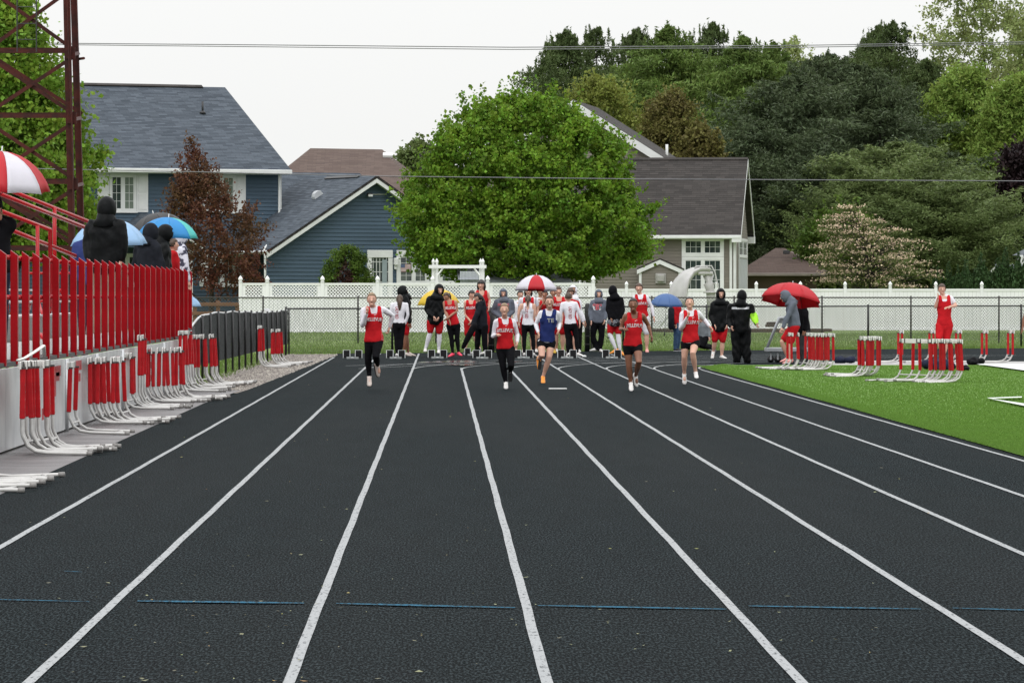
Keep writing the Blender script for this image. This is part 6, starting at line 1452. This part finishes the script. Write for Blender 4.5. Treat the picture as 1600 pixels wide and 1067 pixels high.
t, Gm, I = person('woman with pink cap and black jacket under the red umbrella', 569, 458, 1254, dict(hd=(1250, 467.5), sl=(1250.5, 480, .12), sr=(1257, 480, -.12), hl=(1254, 517), hr=(1259, 517)), Y=126.5, h=1.64, face=-1.3, head=(-1.4, 0), skin=m_skinM, wear=(('trousers', m_sgp), ('jacket', m_sblack)), hair=('long', m_hbr), shoes=m_shk, vox=VB)
capm = MB().ell(I['hloc'](0, .004, .012), (.054 * 1.64, .066 * 1.64, .066 * 1.64), 16, 10, I['HM4'], lambda c: c.z > .1); obj('cap', capm, m_pink, t, True)
obj('cap_peak', MB().tube([I['hloc'](0, -.04, .022), I['hloc'](0, -.105, .012)], [.045 * 1.64, .032 * 1.64], 10, flat=.12, side=(0, 1, 0)), m_pink, t, True)
t, Gm, I = person('boy with glasses in red and white raising one hand among the hurdles', 566, 443.5, 1474, dict(hd=(1472.5, 452.5), sl=(1467, 466), sr=(1486.5, 466), el=(1462.5, 480, -.05), wl=(1464.5, 466.5, -.2), er=(1494.5, 477.5, -.02), wr=(1481.5, 480, -.25), hl=(1470, 508), hr=(1483, 508), kl=(1467, 533, -.15), kr=(1478.5, 539), al=(1478, 560, .12), ar=(1474, 561)), Y=129.5, h=1.90, skin=m_skinL, head=(.1, 0), wear=(('longshorts', m_sred), ('tee', m_swhite), ('singlet', m_sred)), hair=('short', m_hbr), shoes=m_shk, vox=.017)
for sx in (-1, 1):
    ring = [I['hloc'](sx * .019 + math.cos(a) * .014, -.058, .003 + math.sin(a) * .010) for a in np.linspace(0, 6.28, 9)]; obj('glasses', MB().tube(ring, .0025, 4), m_glassf, t)
person('person cut off by the right edge of the picture, only an arm showing', 572, 452, 1617, dict(sl=(1608, 480), el=(1601.5, 497), wl=(1599, 512)), Y=122, h=1.8, skin=m_skinD, wear=(('longshorts', m_sred), ('singlet', m_sred)), hair=('short', m_hdk), shoes=m_shw, vox=.022)
# --- spectators on the bleachers (deck at 0.97 m)
DK = .975
def spect(label, px, top, Y, **kw): 
    h = CH + (VY - top) * Y / F - DK; return person(label, None, top, px, Y=Y, h=h, z0=DK, **kw)
spect('big spectator in black hooded rain jacket seen from behind at the red railing', 165, 312, 77, face=PI_ - .25, J=dict(hd=(168, 327), sl=(189, 352), sr=(144, 352), el=(194, 380), er=(137, 380), wl=(190, 406, -.1), wr=(141, 406, -.1)), skin=m_skinL, wear=(('trousers', cloth('khaki_cloth', (.30, .24, .18))), ('jacket', m_sjack), ('hood', m_sjack)), hair=('none', None), shoes=m_shk, vox=.019, build=1.28)
spect('spectator in black hooded jacket, left one of the pair at the railing', 233, 351, 88, face=PI_ * .8, J=dict(hd=(237, 364), sl=(243, 382), sr=(219, 381)), skin=m_skinM, wear=(('trousers', m_snav2), ('jacket', m_schar), ('hood', m_schar)), hair=('none', None), shoes=m_shk, vox=.019, build=1.12)
spect('spectator in black padded hood leaning right at the railing beside a red collar', 254, 352.5, 91, face=PI_ * .6, J=dict(hd=(260, 366), sl=(258, 385), sr=(243, 381)), head=(1.9, -.2), skin=m_skinL, wear=(('trousers', m_sblack), ('jacket', m_sjack), ('hood', m_sjack)), hair=('none', None), shoes=m_shk, vox=.019, build=1.12)
spect('child in red and white jacket squeezed between the black hoods', 269, 372, 92.5, face=PI_ * .6, skin=m_skinL, wear=(('trousers', m_sblack), ('jacket', m_sred)), hair=('short', m_hbr), shoes=m_shk, vox=.02)
spect('spectator in grey and white patterned hooded top at the end of the railing', 280, 357, 94, face=PI_ * .7, J=dict(hd=(284, 372), sl=(287, 390), sr=(270, 389)), head=(2.2, -.1), skin=m_skinL, wear=(('trousers', m_sjean), ('hoodie', m_spat), ('hood', m_spat)), hair=('none', None), shoes=m_shk, vox=.019)
spect('dark-clothed spectator at the left edge holding the red and white umbrella', -12, 303, 60, face=PI_, J=dict(el=(8, 365), wl=(4, 345, -.1)), skin=m_skinM, wear=(('trousers', m_snav2), ('jacket', m_sblack), ('hood', m_sblack)), hair=('none', None), shoes=m_shk, vox=.02, build=1.1)
spect('spectator in navy jacket hidden behind the pale blue umbrella', 140, 352, 83, face=PI_, skin=m_skinL, wear=(('trousers', m_snav2), ('jacket', cloth('navy_jacket', (.035, .05, .17)))), hair=('short', m_hbr), shoes=m_shk, vox=.02)

# ================================================================== UMBRELLAS
def umbrella(label, c, r, hgt, colors, tiltv=(0, 0), rot=0.0, pole_z=None, n=8, sag=.10, group=None):
    """c: top of the canopy in the world; r radius; hgt canopy depth"""
    c = Vector(c); t = thing('umbrella', label, 'umbrella', c)
    up = Vector((tiltv[0], tiltv[1], 1)).normalized(); ux = Vector((1, 0, 0)); ux = (ux - up * ux.dot(up)).normalized(); uy = up.cross(ux)
    def pt(a, f, k=0.0):      # f 0..1 from hub to rim
        rr = r * math.sin(f * 1.2) / math.sin(1.2); dz = -hgt * (1 - math.cos(f * 1.2)) / (1 - math.cos(1.2))
        return c + (ux * math.cos(a) + uy * math.sin(a)) * rr * (1 - k) + up * (dz + k * hgt * .25)
    for i in range(n):
        a0 = rot + 2 * PI_ * i / n; a1 = rot + 2 * PI_ * (i + 1) / n; mb = MB(); M_, K_ = 7, 6
        for j in range(M_ + 1):
            for k in range(K_ + 1):
                s = k / K_; p0 = pt(a0, j / M_); p1 = pt(a1, j / M_); p = p0.lerp(p1, s)
                bow = 4 * s * (1 - s); f = j / M_
                p = p + up * (-sag * hgt * bow * f * .2) + (c - Vector((0, 0, 0)) - p).normalized() * (bow * f * f * r * .045)
                mb.v.append(tuple(p))
        for j in range(M_):
            for k in range(K_): q = j * (K_ + 1) + k; mb.f.append((q, q + 1, q + K_ + 2, q + K_ + 1))
        o = obj('canopy_panel', mb, colors[i % len(colors)], t, True); md = o.modifiers.new('s', 'SOLIDIFY'); md.thickness = .004
        obj('rib', MB().tube([pt(a0, f) - up * .012 for f in (0, .3, .6, .8, 1.0)], .004, 4), m_darkmetal, t)
        obj('stretcher', MB().tube([pt(a0, .55) - up * .015, c - up * (hgt + .10)], .0035, 4), m_darkmetal, t)
    pz = (pole_z if pole_z is not None else hgt + .75)
    obj('pole', MB().tube([c + up * .06, c - up * pz], .008, 8), m_alu, t, True)
    obj('handle', MB().tube([c - up * pz, c - up * (pz + .12)], .016, 8, roundcap=True), m_darkmetal, t, True)
    return t
def fab(name, c, tr=.35): return mat(name, c, rough=.55, var=.06, trans=tr, scale=3)
u_red, u_wh = fab('red_umbrella_fabric', (.60, .012, .025)), fab('white_umbrella_fabric', (.80, .78, .84))
u_lb, u_bl, u_tq, u_yel, u_nav, u_blk = fab('pale_blue_umbrella_fabric', (.42, .64, .88)), fab('azure_umbrella_fabric', (.04, .32, .70)), fab('turquoise_umbrella_fabric', (.10, .66, .62)), fab('yellow_umbrella_fabric', (.85, .62, .05)), fab('steel_blue_umbrella_fabric', (.055, .13, .32), .15), fab('black_umbrella_fabric', (.012, .012, .014), .02)
umbrella('red and white golf umbrella held high over the group behind the start', P(838, 430, 144.5), .62, .42, [u_wh, u_red], (.02, .05), PI_ / 8 + .0, .9)
umbrella('red and white umbrella cut by the left edge above the bleachers', P(4, 237, 60), .60, .42, [u_wh, u_red], (.10, -.10), .25)
umbrella('pale blue umbrella behind the big black-jacketed spectator', P(170, 342, 84), .63, .42, [u_lb], (-.02, -.06), .3)
umbrella('black umbrella behind the blue and turquoise one', P(240, 334, 98), .55, .34, [u_blk], (-.25, 0), .3)
umbrella('blue and turquoise umbrella over the hooded pair at the railing', P(264, 340, 91.5), .53, .34, [u_tq, u_bl, u_bl, u_bl, u_bl, u_bl, u_tq, u_tq], (.06, -.05), .9)
umbrella('yellow umbrella behind the tall boy in the black coat', P(684, 452, 146), .60, .42, [u_yel], (-.05, -.05), .2)
umbrella('steel blue umbrella low behind the rightmost sprinter', P(1042, 459, 152), .50, .34, [u_nav], (.05, -.1), .2)
umbrella('bright red umbrella over the cart pusher and the woman with the pink cap', P(1239, 443, 125.5), .76, .45, [u_red], (.13, .20), .35, .85)
umbrella('small pale blue umbrella tip showing past the end of the bleachers', P(290, 461, 99), .30, .22, [u_lb], (0, 0), .1)

# ================================================================== HURDLES
m_hred = mat('red_hurdle_plastic', (.50, .010, .016), rough=.3, scale=8, var=.2, spec=.25); m_hal = mat('hurdle_tube', (.58, .57, .55), rough=.35, scale=6, var=.2, metal=.15)
m_board = mat('white_hurdle_board', (.78, .77, .74), rough=.4, scale=6, var=.1); m_strp = mat('board_stripe', (.06, .05, .05), rough=.5); m_cap = mat('rubber_cap', (.25, .24, .23), rough=.6)
def hurdle_parts(H):
    p = {}
    XZ = lambda s: [(0, s, max(.3, H - .50)), (0, s, .24), (.012, s, .19), (.06, s, .095), (.14, s, .045), (.25, s, .03), (.68, s, .03)]
    for s in (-.52, .52):
        p.setdefault('base_leg', []).append((MB().tube(XZ(s), .0185, 8, roundcap=True), m_hal))
        p.setdefault('upright', []).append((MB().box(-.026, .026, s - .026, s + .026, H - .58, H - .06, bev=.007), m_hred))
        dots = MB()
        for k in range(6): z = H - .54 + .075 * k; dots.box(-.0265, .0265, s - .004, s + .004, z, z + .008)
        p.setdefault('height_holes', []).append((dots, m_board))
        p.setdefault('end_cap', []).append((MB().tube([(.66, s, .03), (.715, s, .03)], .0245, 8), m_cap))
    p['crossbar_board'] = [(MB().box(-.036, -.016, -.60, .60, H - .08, H, bev=.004), m_board)]
    st = MB()
    for y in (-.56, -.36, .30, .50): st.box(-.0385, -.0135, y, y + .06, H - .0795, H - .0005)
    for s in (-.52, .52): st.box(-.030, .030, s - .032, s + .032, H - .075, H - .055)
    p['board_stripes'] = [(st, m_strp)]
    p['lower_brace'] = [(MB().tube([(.035, -.52, .13), (.035, .52, .13)], .013, 6), m_hal)]
    p['base_brace'] = [(MB().tube([(.52, -.52, .035), (.60, 0, .035), (.52, .52, .035)], .012, 6), m_hal)]
    return p
HC = {}
def hurdle(x, y, H, rot, lean, label, group, z=0.0):
    key = round(H, 2)
    if key not in HC:
        HC[key] = [(nm, mbm.mesh(nm), m) for nm, l in hurdle_parts(H).items() for mbm, m in l]
        for nm, me, m in HC[key]:
            me.materials.append(m)
            if nm in ('base_leg', 'end_cap'): me.polygons.foreach_set('use_smooth', [True] * len(me.polygons))
    t = thing('hurdle', label, 'hurdle', (x, y, z), 0, group); t.rotation_euler = (0, lean, rot)
    for nm, me, m in HC[key]:
        o = bpy.data.objects.new(nm, me); COL.objects.link(o); o.parent = t
        if nm in ('height_holes', 'board_stripes'): o['kind'] = 'stuff'
    return t
grpL = 'hurdles stacked along the bleacher skirt'
def nest(place, px, pyf, n, H, dx, dy, grp, flip=False, r0=0.0, jit=.06, lab=None):
    Yg = GY(pyf); Xg = X_(px, Yg)
    for k in range(n):
        hh = H + (random.choice([0, 0, .0]) if n < 3 else 0)
        x = Xg + dx * k; y = Yg + dy * k + random.uniform(-jit, jit) * 2
        ordn = ['first', 'second', 'third', 'fourth', 'fifth', 'sixth', 'seventh', 'eighth'][k]
        l = ('%s hurdle %s' % (ordn if n > 1 else 'single', ('of ' + place) if n > 1 else place)) if lab is None else lab[k]
        hurdle(x, y + .55, hh, (PI_ if flip else 0) + r0 + random.uniform(-1, 1) * jit, random.uniform(-.035, .035) + (.035 if flip else -.035) * (k / max(1, n)), l, grp, .012 if flip else .004 + .0 * k)
nest('the cut-off stack at the lower left edge', -98, 770, 4, .84, .045, .55, grpL, jit=.03)
nest('the large nearest stack by the white skirt panels', 30, 712, 6, .95, .043, .15, grpL)
nest('beside the large nearest stack, legs apart', 107, 679, 1, .84, 0, 0, grpL)
nest('the second stack by the skirt panels', 140, 664, 5, .84, .085, .15, grpL)
nest('the short pair before the tall hurdle', 197, 641, 2, .80, .06, .3, grpL)
nest('the tall pair rising mid-row', 214, 638, 2, 1.05, .05, .2, grpL)
nest('the long dense stack in the middle of the row', 228, 630, 8, .82, .065, .28, grpL)
nest('the tall stack near the bleacher end', 281, 613, 3, 1.03, .07, .3, grpL)
nest('the last stack at the bleacher end', 298, 606, 6, .93, .075, .35, grpL)
nest('the nearer pair against the screened fence', 404, 575, 2, .95, .08, .2, 'hurdles against the screened fence')
nest('the farther stack against the screened fence', 423, 571, 4, .84, .07, .3, 'hurdles against the screened fence')
grpR = 'hurdles standing on the turf'
nest('the small turf stack beside the cart pusher', 1237, 578, 3, .80, .20, .1, grpR, True)
nest('the turf stack right of the pink cap woman', 1272, 579.5, 7, .80, .063, -.05, grpR, True)
nest('the isolated turf stack', 1350, 590, 7, .80, .055, .06, grpR, True)
nest('the turned pair left of the waving boy', 1428, 598, 2, .80, .17, -.35, grpR, True, .24)
nest('the rightmost turf stack', 1464, 598, 7, .80, .072, -.12, grpR, True)
for k, (px, lab) in enumerate(((1409, 'lone hurdle on the concrete strip, left of the boy with the raised hand'), (1458, 'lone hurdle on the strip just behind the boy with the raised hand'), (1500, 'lone hurdle on the strip, right of the boy with the raised hand'), (1541, 'lone hurdle on the strip beside the black bag'), (1582, 'lone hurdle on the strip nearest the right edge'))):
    hurdle(X_(px, 124.5), 124.8, .78, PI_ + .0, 0, lab, 'single hurdles on the concrete strip', .03)
    hurdle_last = k
# loose board leaning across the nearest stack
solo('loose_crossbar', MB().tube([P(28, 563, 52.2), P(40, 559, 52.3), P(56, 549, 52.5), P(69, 540, 52.8), P(70, 556, 52.9)], .020, 8, flat=.5), m_board, 'bent white crossbar lying over the top of the nearest hurdle stack', 'crossbar', smooth=True)

# ================================================================== STARTING BLOCKS
m_pad = mat('black_block_pad', (.008, .008, .009), spec=.1, rough=.7, bump=.6, bscale=60); m_blk = mat('block_frame', (.40, .42, .42), rough=.4, metal=.3)
bt = None
labs = ['starting block in the far left lane', 'starting block by the girl with the ponytail', 'starting block in front of the tall boy with white leggings', 'starting block by the bending woman', 'starting block behind the girl in the racerback top', 'starting block by the girl walking right', 'starting block in front of the boy with the camouflage hem', 'small block behind the bending woman']
for i, (px, py, sc) in enumerate(((551, 561, 1), (618.5, 561, 1), (683.5, 560.5, 1), (753.5, 561, 1), (818, 560.5, 1), (886, 560.5, 1), (956, 560.5, 1), (738.5, 556, .9))):
    Y = GY(py); X = X_(px, Y)
    if bt is None:
        bt = thing('starting_block', labs[i], 'starting block', (X, Y, 0), 0, 'starting blocks across the lanes')
        obj('rail', MB().box(-.035, .035, -.45, .45, .012, .05, bev=.008), m_blk, bt, local=True)
        for s in (-1, 1):
            M = Matrix.Translation((s * .155, -.1 - s * .06, .03)) @ Matrix.Rotation(R(-22), 4, 'X')
            fp = obj('foot_pedal', MB().box(-.095, .095, .012, .03, 0, .225, M, bev=.004), m_blk, bt, local=True)
            obj('pad', MB().box(-.078, .078, -.008, .0115, .006, .21, M, bev=.004), m_pad, fp, local=True)
            obj('bracket', MB().box(-.16 if s > 0 else 0, 0 if s > 0 else .16, -.02, .02, .01, .06, Matrix.Translation((s * .155, -.1 - s * .06, 0))), m_blk, bt, local=True)
        c = bt
    else:
        c = copy_tree(bt); c.location = (X, Y, 0); c['label'] = labs[i]
    c.rotation_euler = (0, 0, random.uniform(-.03, .03)); c.scale = (sc,) * 3
# ================================================================== CART, BAGS, SLIDE
m_cart = mat('grey_cart_paint', (.34, .36, .38), rough=.45, scale=5, var=.15)
ct = thing('hurdle_cart', 'light grey steel push cart with A-frame and small black wheels', 'cart', (X_(1228, 128), 128, 0))
obj('bed', MB().box(X_(1196, 128), X_(1266, 128), 127.7, 128.4, P(0, 550, 128).z, P(0, 543, 128).z, bev=.02), m_cart, ct)
for y in (127.75, 128.35):
    obj('frame_bar', MB().tube([P(1198, 546, y), P(1218, 497, y), P(1228, 496, y)], .035, 8), m_cart, ct, True)
    obj('frame_bar', MB().tube([P(1222, 540, y), P(1226, 520, y), P(1262, 508, y)], .028, 8), m_cart, ct, True)
    obj('frame_bar', MB().tube([P(1256, 508, y), P(1264, 546, y)], .035, 8), m_cart, ct, True)
obj('handle_box', MB().box(X_(1216, 128), X_(1226, 128), 127.8, 128.3, P(0, 505, 128).z, P(0, 495, 128).z, bev=.03), m_cart, ct)
for px in (1204.5, 1215.5, 1258):
    for y in (127.8, 128.3):
        cc = P(px, 559, y); cc.z = .085; obj('wheel', MB().tube([cc - Vector((.0, .02, 0)), cc + Vector((0, .02, 0))], .085, 16, side=(1, 0, 0)), m_shk, ct, True)
        obj('caster_fork', MB().box(cc.x - .02, cc.x + .02, y - .035, y - .024, .07, .26), m_cart, ct)
def heap(name, label, px, py, w, hh, m, cat, seed):
    Y = GY(py); c = Vector((X_(px, Y), Y, 0)); rd = random.Random(seed); mb = MB()
    for k in range(6): mb.ell(c + Vector((rd.uniform(-.36, .36) * w, rd.uniform(-.1, .1), hh * rd.uniform(.2, .5))), (w * rd.uniform(.16, .3), .2, hh * rd.uniform(.3, .55)), 12, 8)
    o = remesh(mb, .02, name, m, None, .012, 2, None, seed); o['label'] = label; o['category'] = cat
heap('clothes_pile', 'dark navy clothes heap on the concrete strip, left of the isolated hurdle stack', 1321, 568, .45, .20, m_snav2, 'clothes', 3)
heap('sports_bag', 'black bag on the strip right of the boy with the raised hand', 1525, 571, .42, .22, m_sblack, 'bag', 4)
heap('sports_bag', 'navy bag on the turf behind the rightmost hurdle stack', 1462, 579, .75, .30, m_snav2, 'bag', 5)
heap('sports_bag', 'flat black bag at the right foot of the rightmost hurdle stack', 1508, 580, .28, .15, m_sblack, 'bag', 6)
m_sl = mat('grey_slide_plastic', (.50, .49, .48), rough=.4, scale=3, var=.1)
Ys = 226.0; sl = thing('pool_slide', 'grey moulded pool slide with curved handrails behind the fences', 'slide', (X_(1090, Ys), Ys, .1))
path = [(1107, 427), (1100, 425), (1090, 425.5), (1080, 430), (1072, 440), (1067, 452), (1064, 466), (1062, 478)]
pw = [P(a, b, Ys) for a, b in path]; mb = MB(); K = 8; hw_ = .34
for i, p in enumerate(pw):
    d = (pw[min(i + 1, len(pw) - 1)] - pw[max(i - 1, 0)]).normalized(); nn = Vector((d.z, 0, -d.x)); nn = nn if nn.z > 0 or nn.x < 0 else -nn
    for k in range(K + 1):
        s = -1 + 2 * k / K; mb.v.append(tuple(p + Vector((.10 * s, hw_ * s, 0)) + nn * (.22 * abs(s) ** 3) + Vector((-(.15 + .40 * (i / 7.0)) * s, 0, 0))))
for i in range(len(pw) - 1):
    for k in range(K): q = i * (K + 1) + k; mb.f.append((q, q + 1, q + K + 2, q + K + 1))
o = obj('flume', mb, m_sl, sl, True); md = o.modifiers.new('s', 'SOLIDIFY'); md.thickness = .06
obj('platform', MB().box(X_(1090, Ys), X_(1114, Ys), Ys - .3, Ys + .3, P(0, 430, Ys).z, P(0, 424, Ys).z, bev=.04), m_sl, sl, True)
obj('pedestal', MB().tube([P(1107, 430, Ys), P(1108, 441, Ys), P(1108, 444, Ys), P(1109, 452, Ys), P(1111, 462, Ys), P(1111, 500, Ys)], [.25, .13, .24, .17, .20, .12], 14), m_sl, sl, True)
obj('foot_flange', MB().tube([P(1110, 456, Ys), P(1110, 458, Ys)], .3, 14), m_sl, sl, True)
for y, dx in ((Ys - .32, 0), (Ys + .32, -8)):
    obj('handrail', MB().tube([P(1090 + dx, 424, y), P(1096 + dx, 416, y), (P(1112 + dx, 415.5, y)), P(1117 + dx, 425, y), P(1123 + dx, 451, y), P(1126 + dx, 480, y)], .028, 8), m_sl, sl, True)
for py in (428, 443, 458): obj('ladder_rung', MB().tube([P(1114 + (py - 428) * .3, py, Ys - .3), P(1106 + (py - 428) * .3, py, Ys + .3)], .03, 6), m_sl, sl)
# white loungers and a dark mat by the pool, seen through the wire
m_lw = mat('white_plastic', (.70, .71, .70), rough=.4)
for px, lab in ((1022, 'left white plastic lounger stacked by the timber edging'), (1048, 'right white plastic lounger stacked by the timber edging')):
    lt = thing('lounger', lab, 'lounger', (X_(px, 224), 224, .2), 0, 'white loungers by the pool')
    for k in range(4):
        b0 = P(px - 12 + k * 3, 512 - k * 3, 224 + .15 * k); obj('slat_frame', MB().tube([b0, b0 + Vector((.55, 0, .02)), b0 + Vector((.9, 0, .55))], .035, 6), m_lw, lt)
    obj('leg', MB().tube([P(px - 8, 500, 224), P(px - 8, 518, 224)], .03, 6), m_lw, lt); obj('leg', MB().tube([P(px + 10, 500, 224), P(px + 10, 518, 224)], .03, 6), m_lw, lt)
solo('step_stack', MB().box(X_(1196, 224), X_(1212, 224), 223.6, 224, P(0, 511, 224).z, P(0, 507, 224).z).box(X_(1198, 224), X_(1213, 224), 223.7, 224.1, P(0, 506.9, 224).z, P(0, 503, 224).z), m_timber, 'dark wooden step seen through the wire left of the grey sweatshirt boy', 'step')
solo('lane_marker', MB().box(-.16, .16, -.05, .05, .006, .03, Matrix.Translation(G(871.5, 609)), bev=.01), m_whitepl, 'small white marker lying on the track between the third and fourth sprinters', 'marker')
bc = MB(); cc = G(913, 559); bc.ell(cc + Vector((0, 0, .035)), (.06, .06, .035), 12, 8); solo('ball', bc, m_lw, 'small white cone cap on the track near the walking girl', 'marker', smooth=True)
